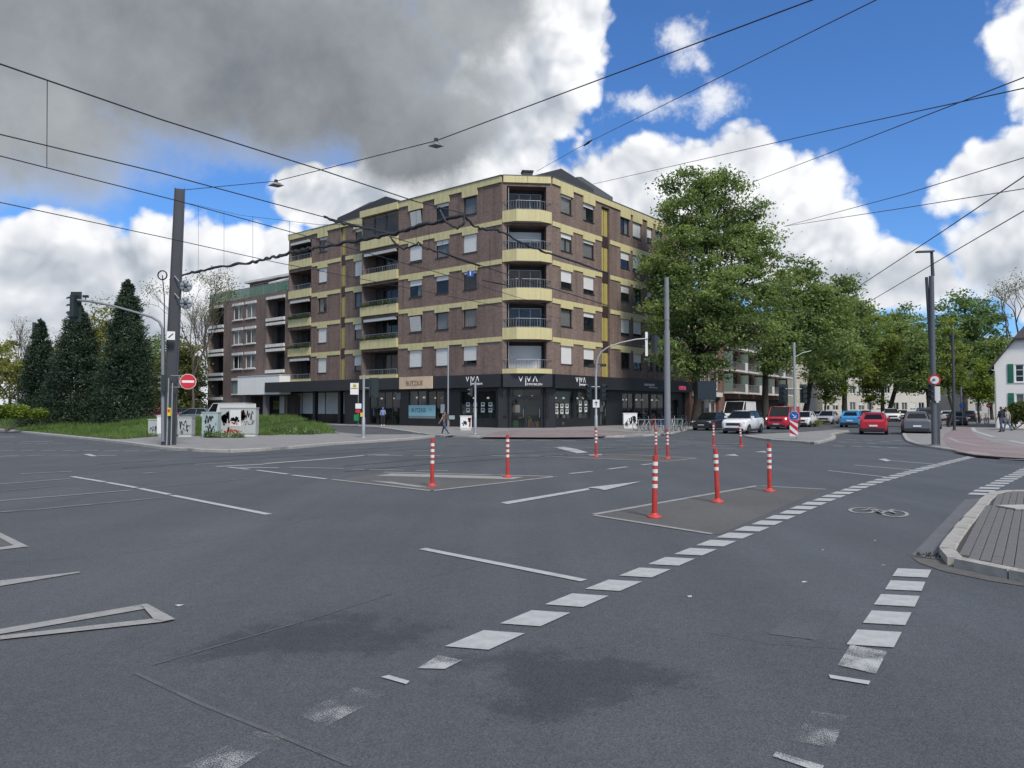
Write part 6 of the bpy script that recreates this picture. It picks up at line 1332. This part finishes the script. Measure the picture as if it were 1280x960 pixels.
cab_pts = [P(213, 349, 34.1), P(240, 341, 32.5), P(280, 333, 30.5), P(320, 327, 28), P(345, 321, 26.5), P(370, 314, 25), P(400, 309, 23.5), P(450, 300, 22), P(490, 293, 20.8), P(520, 284, 20), P(560, 274, 19.4), P(580, 269, 19)]
wire('thick black feeder cable sagging from the mast to the crossing wires', cab_pts, .055, name='feeder_cable', grp='feeder cables')
for i, (x, y0, y1, d_) in enumerate(((248, 256.5, 339.5, 32.3), (280, 265, 333, 30.5), (316, 270, 327.5, 28.2), (362, 276, 316, 25.4), (405, 281, 308, 23.3), (424, 281, 304, 22.8))): wire(('first', 'second', 'third', 'fourth', 'fifth', 'sixth')[i] + ' thin dropper on the feeder cable counted from the mast', [P(x, y0, d_), P(x, y1, d_)], .006, name='dropper_wire', grp='feeder droppers')
wire('black cable looping down below the crossing', [P(550, 263, 19.3), P(556, 275, 19.2), P(565, 283, 19.1), P(574, 285.5, 19), P(580, 278, 19), P(580, 269, 19)], .03, name='feeder_cable', grp='feeder cables', n=4)
wire('black cable from the crossing past the corner balcony', [P(580, 269, 19), P(592, 283, 19.4), P(605, 287, 19.8), P(616, 286.5, 20.2), P(630, 292, 20.6), P(650, 303, 21.2), P(668, 310, 22), P(690, 318, 23), P(760, 341, 27)], .032, name='feeder_cable', grp='feeder cables', n=5)
wire('small hanging cable loop left of the crossing', [P(488, 294, 20.8), P(492, 303, 20.7), P(498, 308, 20.6), P(506, 311, 20.5), P(516, 308, 20.4), P(523, 304, 20.3), P(530, 309, 20.3), P(538, 312, 20.3), P(560, 318, 20.5), P(600, 333, 21.2)], .028, name='feeder_cable', grp='feeder cables', n=4)
wire('tram contact wire crossing the block front', [P(405, 272, 23.5), P(470, 290, 22), P(560, 318, 20.5), P(640, 345, 19.6), P(760, 382, 18.6)], .012); wire('doubled black cable at the left crossing', [P(405, 270, 23.5), P(425, 279, 23), P(450, 284, 22.4), P(475, 289, 21.6), P(490, 293, 20.8)], .035, name='feeder_cable', grp='feeder cables', n=5)
for x, y0, y1, w_ in ((520, 262, 308, 'leftmost'), (536, 262, 312, 'second'), (553, 300, 318, 'third'), (561, 300, 320, 'fourth'), (594, 322, 344, 'fifth'), (612, 300, 350, 'sixth'), (636, 290, 308, 'rightmost')):
    wire(w_ + ' short dropper in the wire crossing before the brick front', [P(x, y0, 20), P(x + .5, y1, 20)], .005, name='dropper_wire', grp='crossing droppers')
for x, y0, y1 in () if True else ((520, 262, 308), (536, 262, 312), (553, 300, 318), (561, 300, 320), (594, 322, 344), (612, 300, 350), (636, 290, 308)): wire('short dropper in the wire crossing before the brick front', [P(x, y0, 20), P(x + .5, y1, 20)], .005, name='dropper_wire', grp='crossing droppers')
q = P(588, 342, 20.4); sgn = empty('wire_signal_sign', q, 'tiny blue tram signal plate hanging in the wires', 'sign'); m = MB(); plate(m, q, Vector((0, -1, 0)), .17, .16); m.build('plate', SBLUE, sgn); m = MB(); plate(m, q, Vector((0, -1, 0)), .03, .12, .004, 0, .013); m.build('mark', SWHITE, sgn)
q = P(672, 348, 20.4); m = MB(); m.tube([P(602, 350, 20.4), P(625, 354, 20.4), P(640, 358, 20.4)], [.012, .035, .012], 6); m.build('section_insulator', WIRE, None, label='black section insulator in the wires left of the balcony', cat='insulator')
# right hand side wires
wire('steep wire from the block roof to the top edge', [P(671, 214, 60), P(735, 178, 45), Z_(1095, 0, 12), Z_(1180, -45, 11.5)], .016); q = P(735, 178.5, 45); m = MB(); m.tube([q + Vector((-.25, .2, -.12)), q, q + Vector((.25, -.2, .12))], [.03, .08, .03], 6); m.build('insulator', WIRE, None, label='small black insulator on the steep wire', cat='insulator')
wire('long shallow wire from the block parapet to the right edge', [P(742, 230, 63), P(1050, 160, 30), Z_(1300, 106, 10)], .018); wire('wire rising from the big linden to the right edge', [P(940, 228, 60), P(1040, 190, 34), Z_(1300, 89, 10)], .018)
wire('wire above the second linden to the right edge, upper one', [P(980, 283, 56), P(1130, 243, 30), Z_(1310, 188, 9)], .016); wire('wire above the second linden to the right edge, lower one', [P(980, 283, 57), P(1130, 260, 32), Z_(1310, 231, 9)], .016)
wire('upper tram contact wire over the side street', [Z_(1310, 200, 6.6), Z_(1180, 288, 6.6), Z_(1075, 357, 6.6), P(1050, 374, 42)], .014); wire('lower tram contact wire over the side street', [Z_(1310, 246, 6.6), Z_(1200, 310, 6.6), Z_(1087, 377, 6.6), P(1066, 389, 46)], .014)
# ---------------------------------------------------------------- bicycle stand
def bicycle(label, loc, rz, col, seed):
    root = empty('bicycle', (0, 0, 0), label, 'bicycle', 'bicycles at the stand'); fm = M('bike_' + col[0], col[1], .4, .1, 6)
    for x in (-.52, .52):
        m = MB(); m.tube([Vector((x + .33 * math.cos(t * math.pi / 10), 0, .34 + .33 * math.sin(t * math.pi / 10))) for t in range(21)], .019, 6, caps=False); o = m.build('wheel', SBLK, root); m = MB()
        for t in range(8): m.tube([(x, 0, .34), (x + .32 * math.cos(t * .785), 0, .34 + .32 * math.sin(t * .785))], .004, 4, caps=False)
        m.build('spokes', GALV, o)
    m = MB(); bbk, st, hd = Vector((-.08, 0, .30)), Vector((-.20, 0, .82)), Vector((.40, 0, .80))
    for a, b in ((bbk, st), (bbk, Vector((.42, 0, .68))), (st * .95 + Vector((0, 0, .02)), hd), (Vector((-.52, 0, .34)), bbk), (Vector((-.52, 0, .34)), st * .93), (Vector((.52, 0, .34)), hd), (hd, hd + Vector((-.03, 0, .22)))): m.tube([a, b], .018, 6)
    m.build('frame', fm, root); m = MB(); m.tube([hd + Vector((-.12, .26, .24)), hd + Vector((-.02, .1, .24)), hd + Vector((-.02, -.1, .24)), hd + Vector((-.12, -.26, .24))], .014, 6); m.build('handlebar', SBLK, root)
    m = MB(); m.box(st + Vector((-.04, 0, .08)), (.26, .14, .05), 0, 0, .8); m.build('saddle', SBLK, root)
    root.location = loc; root.rotation_euler = (random.Random(seed).uniform(-.06, .06), 0, rz)
cols = [('black', (.02, .02, .02)), ('silver', (.35, .36, .37)), ('red', (.40, .03, .03)), ('blue', (.03, .07, .22)), ('white', (.55, .55, .55)), ('green', (.03, .14, .07)), ('grey', (.12, .12, .13))]
nm = ['leftmost bicycle at the stand by the streaked cabinet', 'second bicycle from the streaked cabinet', 'bicycle with red frame left of the stepped column', 'blue framed bicycle just left of the stepped column', 'white framed bicycle right of the stepped column', 'green framed bicycle near the black hatchback', 'grey framed bicycle closest to the black hatchback']
for k, px in enumerate((801, 808, 816, 826, 842, 849, 855)): g = G(px, 538 + (k % 2) * .8, .10); bicycle(nm[k], g, .9 + RND.uniform(-.25, .25), cols[k], k)
for k, px in enumerate((1228, 1233)): g = G(px, 530, .09); bicycle(('bicycle parked beside the hedge, left one', 'bicycle parked beside the hedge, right one')[k], g, .3 + k * .5, cols[k], 40 + k)
m = MB(); a, b = G(798, 541.5, .10), G(853, 540, .10)
m.tube([a + Zv * .85, b + Zv * .85], .028, 6); m.tube([a + Zv * .45, b + Zv * .45], .02, 6)
for k in range(9): q = a.lerp(b, k / 8); m.tube([q, q + Zv * .85], .025, 6)
m.build('guard_rail', GALV, None, label='pale tubular guard rail in front of the bicycle stand', cat='railing')
# ================================================================ vehicles
TYRE = M('tyre', (.018, .018, .019), .8, .2, 8); RIM = M('wheel_rim', (.30, .31, .32), .35, .1, 6, metal=.7); CGL = M('car_glass', (.010, .012, .014), .06, .2, 1.5, spec=.28); TRIM = M('car_trim_black', (.018, .018, .020), .5, .1, 6); HEADL = M('headlight', (.62, .64, .66), .15, .1, 9); TAIL = M('taillight', (.42, .012, .015), .2, .1, 9); PLATE = M('number_plate', (.66, .66, .64), .5, .05, 9); MIRR = M('car_chrome', (.5, .5, .52), .2, .05, 5, metal=.9)
def carpaint(name, col): return M('car_paint_' + name, col, .28, .05, 2, coat=.6, dirt=.05)
def vehicle(name, label, cat, loc, heading, L, W, H, pm, kind='hatch', sc=.92, lights=False):
    root = empty(name, (0, 0, 0), label, cat, 'cars and vans on the street'); hl, hw = L / 2, W / 2
    gc = .20; wr = .33 if kind == 'hatch' else .36
    if kind == 'van': hood, belt, xf, tf, tr, xr = .53 * H, .56 * H, .34 * L, .20 * L, -.485 * L, -.495 * L
    elif kind == 'suv': hood, belt, xf, tf, tr, xr = .635 * H, .665 * H, .24 * L, .07 * L, -.36 * L, -.455 * L
    else: hood, belt, xf, tf, tr, xr = .61 * H, .66 * H, .25 * L, .06 * L, -.29 * L, -.45 * L
    # lower body lofted from nose to tail
    prof = [(hl, .30, .48 * H, .72), (hl * .985, .24, .50 * H, .84), (hl * .94, gc, .545 * H, .92), (hl * .86, gc, hood * .955, .965), (hl * .70, gc, hood * .99, .99), (xf * 1.02, gc, hood * 1.03, 1.0), (tf, gc, belt, 1.0), (0, gc, belt, 1.0), (-.25 * L, gc, belt * 1.01, 1.0), (xr * .93, gc, belt * 1.02, .985), (-hl * .93, gc, belt * (1.0 if kind != 'van' else 1.0), .965), (-hl * .985, .26, belt * .97, .92), (-hl, .34, belt * .86, .86)]
    m = MB(); ns = 12; vs = []
    for x, zb, zt, w_ in prof:
        w_ *= hw; zm = zb + (zt - zb) * .55
        half = [(0, zb), (w_ * .80, zb), (w_ * .95, zb + .07), (w_ * 1.0, zm), (w_ * .985, zb + (zt - zb) * .80), (w_ * .93, zt - .02), (w_ * .80, zt + .012)]
        ring = half + [(-a, b) for a, b in reversed(half[1:])]
        vs += [(x, a, b) for a, b in ring]
    n = len(ring); fs = [(i * n + k, i * n + (k + 1) % n, (i + 1) * n + (k + 1) % n, (i + 1) * n + k) for i in range(len(prof) - 1) for k in range(n)]
    m.add(vs, fs, 0, None, True); m.add(vs[:n], [tuple(range(n))]); m.add(vs[-n:], [tuple(range(n - 1, -1, -1))]); m.build('body', pm, root)
    # cabin
    bw, rw = hw * .90, hw * (.70 if kind != 'van' else .84); zr = H
    fb, ft, rt, rb = xf, tf, tr, xr; zb = belt - .01
    gl = MB(); F0, F1, T0, T1 = (fb, -bw * .96, zb), (fb, bw * .96, zb), (ft, -rw, zr - .05), (ft, rw, zr - .05); R0_, R1, S0, S1 = (rb, -bw * .93, zb), (rb, bw * .93, zb), (rt, -rw * .96, zr - .06), (rt, rw * .96, zr - .06)
    gl.quad(F0, F1, T1, T0); gl.build('windscreen', CGL, root)
    gl = MB(); gl.quad(R1, R0_, S0, S1); gl.build('tailgate', pm, root)
    if kind != 'van':
        mixq = lambda u, v: tuple((R1[i] * (1 - u) + R0_[i] * u) * (1 - v) + (S1[i] * (1 - u) + S0[i] * u) * v for i in range(3)); gl = MB(); gl.quad(*[(q[0] - .015, q[1], q[2] + .004) for q in (mixq(.09, .16), mixq(.91, .16), mixq(.88, .86), mixq(.12, .86))]); gl.build('rear_window', CGL, root)
    for sg in (-1, 1):
        f0, t0, r0, s0 = (fb, sg * bw * .96, zb), (ft, sg * rw, zr - .05), (rb, sg * bw * .93, zb), (rt, sg * rw * .96, zr - .06)
        lerp = lambda a, b, t: tuple(a[i] + (b[i] - a[i]) * t for i in range(3))
        if kind == 'van':
            mlo, mhi = lerp(f0, r0, .24), lerp(t0, s0, .16); gl = MB(); gl.quad(f0, mlo, mhi, t0); gl.build('side_window', CGL, root); pn = MB(); pn.quad(mlo, r0, s0, mhi); pn.build('side_panel', pm, root)
        else:
            gl = MB(); gl.quad(f0, r0, s0, t0); gl.build('side_window', CGL, root)
        pl_ = MB()
        for a, b, r_ in ((f0, t0, .03), (r0, s0, .06 if kind != 'van' else .03), (t0, s0, .03 if kind == 'van' else .045)): pl_.tube([a, b], r_, 6)
        if kind != 'van':
            pl_.tube([lerp(f0, r0, .52), lerp(t0, s0, .48)], .035, 6)
        pl_.build('pillars', TRIM if kind == 'suv' else pm, root)
        mr = MB(); mr.box((fb - .18, sg * (bw + .14), zb + .10), (.12, .22, .15), 0, 0, .8); mr.build('mirror', pm if kind != 'van' else TRIM, root)
    rf = MB(); gx = [ft + .02, ft - .12 * L * .5, (ft + rt) / 2, rt + .1 * L * .5, rt - .03]; vs = []
    for i, x in enumerate(gx):
        k = (0, .05, .07, .05, 0)[i]
        for j, t in enumerate((-1, -.7, 0, .7, 1)): vs.append((x, t * rw * (1.0 - .02 * (i > 2)), zr - .055 + (k + .0) * (1, 1, 1, 1, 1)[j] * (1 - .6 * t * t) + .012))
    rf.add(vs, [(i * 5 + j, i * 5 + j + 1, (i + 1) * 5 + j + 1, (i + 1) * 5 + j) for i in range(4) for j in range(4)], 0, None, True); rf.build('roof', pm, root)
    # wheels
    for x in (hl * .64, -hl * .60):
        for sg in (-1, 1):
            c_ = (x, sg * (hw - .10), wr); m = MB(); m.lathe([(wr * .66, -.10), (wr * .94, -.105), (wr, -.07), (wr, .07), (wr * .94, .105), (wr * .66, .10)], c_, 'Y', 20); o = m.build('wheel', TYRE, root)
            m = MB(); m.lathe([(0, .0), (wr * .2, .02), (wr * .62, .0), (wr * .66, -.02)], (x, sg * (hw - .10) + sg * .085, wr), 'Y', 16); 
            m.build('rim', RIM, o); m = MB(); m.lathe([(wr * 1.16, -.02), (wr * 1.16, .02), (wr * .6, .02)], (x, sg * (hw - .045), wr + .01), 'Y', 20); m.build('wheel_arch', TRIM, root)
    # ends
    zf = .40 * H
    for sg in (-1, 1):
        m = MB(); m.add([(hl * .985, sg * hw * .50, zf + .05), (hl * .955, sg * hw * .86, zf + .08), (hl * .93, sg * hw * .90, zf + .20), (hl * .965, sg * hw * .55, zf + .17)], [(0, 1, 2, 3)]); 
        for v_i in range(len(m.v)): m.v[v_i] = (m.v[v_i][0] + .02, m.v[v_i][1], m.v[v_i][2])
        m.box((hl * .965, sg * hw * .70, zf + .12), (.10, hw * .34, .13)); m.build('headlight', HEADL if not lights else lamp_mat('headlight_lit', (.95, .95, .9), 1.2), root)
        zt_ = belt * .86 if kind != 'van' else belt * .8; m = MB(); m.box((-hl * .965, sg * hw * .78, zt_), (.12, hw * .22, .22 if kind == 'hatch' else .15)); m.build('taillight', TAIL, root)
    m = MB(); m.box((hl - .005, 0, zf + .03), (.06, hw * 1.05, .17)); m.box((hl - .005, 0, .36), (.07, hw * 1.25, .15)); m.build('grille', TRIM, root)
    m = MB(); m.box((-hl * .99, 0, .34), (.10, hw * 1.6, .20)); m.build('rear_bumper', TRIM, root)
    m = MB(); m.box((hl - .02, 0, .30), (.12, hw * 1.55, .16)); m.build('front_bumper', TRIM, root)
    for sg in (-1, 1): m = MB(); m.box((0, sg * hw * .985, .27), (L * .42, .05, .12)); m.build('side_sill', TRIM, root)
    m = MB(); m.box((hl + .015, 0, .44), (.02, .5, .11)); m.box((-hl - .035, 0, .60 if kind != 'van' else .5), (.02, .5, .11)); m.build('number_plate', PLATE, root)
    m = MB(); m.box((0, 0, .24), (L * .86, W * .8, .12)); m.build('underbody', TRIM, root)
    root.scale = (sc, sc, sc); root.location = loc; h_ = Vector(heading); root.rotation_euler = (0, 0, math.atan2(h_.y, h_.x)); return root
on = -WD; away = WD
def at(px, py, back=0.0, z=0.0, dirv=None): g = G(px, py, z); return g + (dirv or WD) * back
vehicle('parked_car', 'black hatchback waiting beside the bicycle stand', 'car', at(878, 538.3, 1.9), on + Vector((-.05, 0, 0)), 4.3, 1.8, 1.48, carpaint('black', (.012, .012, .016)), 'hatch')
vehicle('people_carrier', 'white people carrier first in the waiting lane', 'car', at(918, 542.3, 2.0), on + Vector((-.03, 0, 0)), 4.6, 1.86, 1.66, carpaint('white', (.72, .72, .71)), 'suv')
vehicle('delivery_van', 'tall white delivery van behind the people carrier', 'van', at(912, 535.5, 2.6), on, 5.4, 2.0, 2.45, carpaint('white', (.72, .72, .71)), 'van')
vehicle('red_van', 'red van with lit headlight beside the striped beacon', 'van', at(970, 537, 2.4), on + Vector((-.02, 0, 0)), 4.9, 1.92, 1.98, carpaint('red', (.46, .015, .035)), 'van', lights=True)
vehicle('parked_car', 'white small car half hidden by the keep right sign', 'car', at(1000, 534, 1.8), on, 3.8, 1.66, 1.5, carpaint('white', (.72, .72, .71)), 'hatch')
vehicle('parked_car', 'silver hatchback facing the camera beyond the median', 'car', at(1030.5, 530.5, 1.8), on + Vector((-.05, 0, 0)), 4.1, 1.75, 1.5, carpaint('silver', (.42, .43, .44)), 'hatch')
vehicle('parked_car', 'dark blue car parked left of the silver hatchback', 'car', at(1019, 527.5, 1.8), on, 4.2, 1.75, 1.45, carpaint('navy', (.02, .035, .09)), 'hatch')
vehicle('small_car', 'bright blue small car driving away', 'car', at(1063, 534.5, 1.5), away, 3.8, 1.7, 1.45, carpaint('blue', (.04, .26, .52)), 'hatch', 1.0)
vehicle('hatchback', 'red hatchback driving away along the side street', 'car', at(1088, 543.3, 1.6), away + Vector((-.10, .05, 0)), 3.9, 1.72, 1.47, carpaint('cherry', (.40, .012, .025)), 'hatch', .96)
vehicle('sport_utility_car', 'grey coupe like utility car parked at the right kerb', 'car', at(1142, 543.3, 1.8), away + Vector((-.10, .05, 0)), 4.4, 1.86, 1.6, carpaint('grey', (.10, .11, .125)), 'suv', .92)
vehicle('sport_utility_car', 'darker utility car parked in front of the grey one', 'car', at(1157, 537.5, 1.8), away + Vector((-.05, .05, 0)), 4.6, 1.9, 1.72, carpaint('dark_grey', (.055, .06, .068)), 'suv', 1.0)
vehicle('sport_utility_car', 'white utility car coming down the side street', 'car', at(1111, 527.2, 1.8), on + Vector((.2, -.1, 0)), 4.5, 1.85, 1.68, carpaint('white', (.72, .72, .71)), 'suv', .95)
vehicle('parked_car', 'small white car far behind the oncoming utility car', 'car', at(1126, 524.5, 1.8), on + Vector((.2, -.1, 0)), 4.2, 1.75, 1.5, carpaint('white', (.72, .72, .71)), 'hatch')
vehicle('parked_car', 'dark car parked on the right beyond the lamp', 'car', at(1196, 532.8, 1.2), away, 4.2, 1.78, 1.48, carpaint('charcoal', (.03, .032, .036)), 'hatch'); vehicle('parked_car', 'black car parked furthest along the right pavement', 'car', at(1210, 528.5, 1.5), away, 4.2, 1.78, 1.48, carpaint('black', (.012, .012, .016)), 'hatch'); vehicle('parked_car', 'pale car glimpsed behind the right hand tree trunks', 'car', at(1184, 527.5, 1.5), away, 4.2, 1.78, 1.48, carpaint('silver', (.42, .43, .44)), 'hatch')
vehicle('parked_car', 'navy car in the middle distance behind the red hatchback', 'car', at(1078, 529.5, 1.6), away, 4.3, 1.78, 1.5, carpaint('navy', (.02, .035, .09)), 'hatch')
cs = Vector((-.96, .28, 0))
vehicle('parked_car', 'red car partly hidden behind the overhead mast', 'car', P(194, 526, 66).xy.to_3d() + Zv * .18, cs, 4.1, 1.75, 1.48, carpaint('cherry', (.40, .012, .025)), 'hatch', 1.0); vehicle('parked_car', 'dark grey car behind the squat tagged cabinet', 'car', P(228, 526, 68).xy.to_3d() + Zv * .18, cs, 4.2, 1.75, 1.48, carpaint('charcoal', (.03, .032, .036)), 'hatch', 1.0); vehicle('parked_car', 'blue grey car just left of the white van', 'car', P(246, 526, 63).xy.to_3d() + Zv * .18, cs, 4.3, 1.78, 1.5, carpaint('steel', (.12, .16, .21)), 'hatch', 1.0)
vehicle('delivery_van', 'white graffiti sprayed van behind the big cabinet', 'van', P(285, 526, 60).xy.to_3d() + Zv * .15, cs, 4.5, 1.85, 2.05, carpaint('white', (.72, .72, .71)), 'van', .95)
vehicle('parked_car', 'dark car at the far left edge beside the lime bush', 'car', P(2, 526, 75).xy.to_3d() + Zv * .18, cs, 4.3, 1.78, 1.5, carpaint('navy', (.02, .035, .09)), 'hatch', 1.0)

# ================================================================ people
SKIN = M('skin', (.42, .26, .19), .6, .08, 6); HAIRD = M('hair_dark', (.03, .022, .018), .7, .3, 20); HAIRB = M('hair_brown', (.10, .06, .035), .7, .3, 20)
def person(label, loc, rz, height, top, legs, shoes, hair, sleeve=True, stride=0.0, armswing=0.0, bag=None, skirt=None, armbend=0.0):
    """one continuous skinned figure in the given stride"""
    s = height / 1.75; J = {}; rad = {}
    def add(k, p, r): J[k] = Vector(p) * s; rad[k] = (r[0] * s, r[1] * s) if isinstance(r, tuple) else (r * s, r * s)
    add('pelvis', (0, 0, .95), (.155, .115)); add('waist', (0, .01, 1.10), (.135, .10)); add('chest', (0, 0, 1.30), (.165, .115)); add('neckb', (0, -.01, 1.44), (.075, .07)); add('neck', (0, .01, 1.51), (.052, .055)); add('jaw', (0, .035, 1.57), (.062, .075)); add('brow', (0, .02, 1.65), (.078, .098)); add('crown', (0, .0, 1.725), (.055, .07))
    E_ = [('pelvis', 'waist'), ('waist', 'chest'), ('chest', 'neckb'), ('neckb', 'neck'), ('neck', 'jaw'), ('jaw', 'brow'), ('brow', 'crown')]
    for sg, n in ((-1, 'l'), (1, 'r')):
        sw = stride * sg; aw = -armswing * sg
        add('hip' + n, (.095 * sg, 0, .90), (.095, .10)); add('knee' + n, (.10 * sg, math.sin(sw) * .44 + .03, .90 - .43 * math.cos(sw)), .062); bend = sw - (.35 if sw < 0 else .05) * (abs(stride) > .05)
        k = J['knee' + n] / s; add('ank' + n, (.10 * sg, k.y + math.sin(bend) * .42, max(.085, k.z - .41 * math.cos(bend))), .042); a_ = J['ank' + n] / s; add('toe' + n, (.115 * sg, a_.y + .17, max(.035, a_.z - .05)), (.042, .030)); add('heel' + n, (.10 * sg, a_.y - .03, max(.035, a_.z - .05)), .038)
        add('sho' + n, (.175 * sg, 0, 1.39), .068); add('elb' + n, (.225 * sg, math.sin(aw) * .27 - .02, 1.39 - .28 * math.cos(aw)), .046); e = J['elb' + n] / s; ab = aw + .25 + armbend
        add('wri' + n, (.235 * sg, e.y + math.sin(ab) * .25, e.z - .25 * math.cos(ab)), .032); w_ = J['wri' + n] / s; dn = Vector((0, math.sin(ab), -math.cos(ab))); add('palm' + n, w_ + dn * .07, (.034, .022)); p_ = w_ + dn * .10
        E_ += [('pelvis', 'hip' + n), ('hip' + n, 'knee' + n), ('knee' + n, 'ank' + n), ('ank' + n, 'toe' + n), ('ank' + n, 'heel' + n), ('chest', 'sho' + n), ('sho' + n, 'elb' + n), ('elb' + n, 'wri' + n), ('wri' + n, 'palm' + n)]
        for f in range(4):
            b_ = p_ + Vector((0, (f - 1.5) * .018, 0)); L_ = (.075, .085, .08, .06)[f]; add(f'f{n}{f}a', b_ + dn * L_ * .5, .0095); add(f'f{n}{f}b', b_ + dn * L_ + Vector((-.02 * sg, 0, 0)), .0085); E_ += [('palm' + n, f'f{n}{f}a'), (f'f{n}{f}a', f'f{n}{f}b')]
        add(f'f{n}ta', w_ + dn * .05 + Vector((-.01 * sg, .045, 0)), .010); add(f'f{n}tb', w_ + dn * .09 + Vector((-.02 * sg, .055, 0)), .009); E_ += [('palm' + n, f'f{n}ta'), (f'f{n}ta', f'f{n}tb')]
    keys = list(J); me = bpy.data.meshes.new('person_skeleton'); me.from_pydata([J[k] for k in keys], [(keys.index(a), keys.index(b)) for a, b in E_], [])
    ob = bpy.data.objects.new('tmp_person', me); COL.objects.link(ob); ob.modifiers.new('skin', 'SKIN')
    for i, k in enumerate(keys): me.skin_vertices[0].data[i].radius = rad[k]; me.skin_vertices[0].data[i].use_root = (k == 'pelvis')
    sb = ob.modifiers.new('sub', 'SUBSURF'); sb.levels = 2; sb.render_levels = 2; bpy.context.view_layer.update()
    nm_ = bpy.data.meshes.new_from_object(ob.evaluated_get(bpy.context.evaluated_depsgraph_get())); bpy.data.objects.remove(ob)
    low = min(v.co.z for v in nm_.vertices)
    for v in nm_.vertices: v.co.z -= low
    nm_.materials.clear()
    for m_ in (SKIN, top, legs, shoes, hair): nm_.materials.append(m_)
    for p_ in nm_.polygons:
        c_ = p_.center / s; p_.use_smooth = True; i = 1
        if c_.z > 1.50 + -low / s * 0: i = 4 if (c_.z > 1.655 or (c_.y < .005 and c_.z > 1.54)) else 0
        elif abs(c_.x) > .17 and c_.z < 1.30: i = 1 if (sleeve and c_.z > .98) or c_.z > 1.22 else 0
        elif c_.z < .12: i = 3
        elif c_.z < .96: i = 2
        p_.material_index = i
    nm_.name = 'person'; o = bpy.data.objects.new('person', nm_); COL.objects.link(o); tag(o, label, 'person')
    # face: eyes, nose, mouth, ears as small relief
    f = MB(); fz = -low
    for sg in (-1, 1):
        f.lathe([(0, -.010 * s), (.011 * s, 0), (0, .010 * s)], (.030 * s * sg, .112 * s, 1.645 * s + fz), 'Y', 8); f.lathe([(0, -.012 * s), (.022 * s, 0), (0, .012 * s)], (.080 * s * sg, .02 * s, 1.63 * s + fz), 'X', 8, 1)
    f.add([(-.014 * s, .112 * s, 1.605 * s + fz), (.014 * s, .112 * s, 1.605 * s + fz), (0, .135 * s, 1.605 * s + fz), (0, .112 * s, 1.655 * s + fz)], [(0, 1, 2), (0, 2, 3), (2, 1, 3)], 1); f.box((0, .108 * s, 1.578 * s + fz), (.045 * s, .012 * s, .008 * s), 0, 2)
    f.build('face', [SBLK, SKIN, M('lips', (.30, .10, .09), .5, .1, 5)], None, origin=(0, 0, 0)).parent = o
    if bag:
        b_ = MB(); b_.box((0, -.17 * s, 1.24 * s), (.28 * s, .14 * s, .40 * s), 0, 0, .88); b_.build('backpack', bag, None, origin=(0, 0, 0)).parent = o
    o.location = loc; o.rotation_euler = (0, 0, rz); return o
cl = lambda n, c_: M('cloth_' + n, c_, .9, .25, 9, bump=.3)
person('man in blue shirt and dark trousers standing before the shop door', G(478.5, 532.4, .10), math.radians(190), 1.72, cl('blue_shirt', (.16, .25, .50)), cl('dark_trousers', (.02, .02, .024)), SWHITE, HAIRD, False, .04, .1, armbend=1.1)
person('woman with backpack in jeans crossing towards the left', G(556, 544.6, .02), math.radians(62), 1.62, cl('taupe_top', (.20, .15, .13)), cl('jeans', (.055, .07, .13)), SWHITE, HAIRD, False, .36, .4, cl('brown_bag', (.09, .07, .055)))
person('walker in dark navy jacket beside the hedge', G(1252, 540.2, .09), math.radians(20), 1.74, cl('navy_jacket', (.014, .016, .028)), cl('jeans', (.055, .07, .13)), SBLK, HAIRD, True, .16, .2)
person('walker in pale beige coat next to the navy jacket', G(1259.5, 539, .09), math.radians(25), 1.64, cl('beige_coat', (.34, .31, .26)), cl('blue_jeans', (.10, .14, .22)), SBLK, HAIRB, True, -.2, .2)
person('walker in black at the right edge of the group', G(1266.5, 535.5, .09), math.radians(20), 1.70, cl('black_coat', (.014, .014, .016)), cl('dark_trousers', (.02, .02, .024)), SBLK, HAIRD, True, .3, .3)
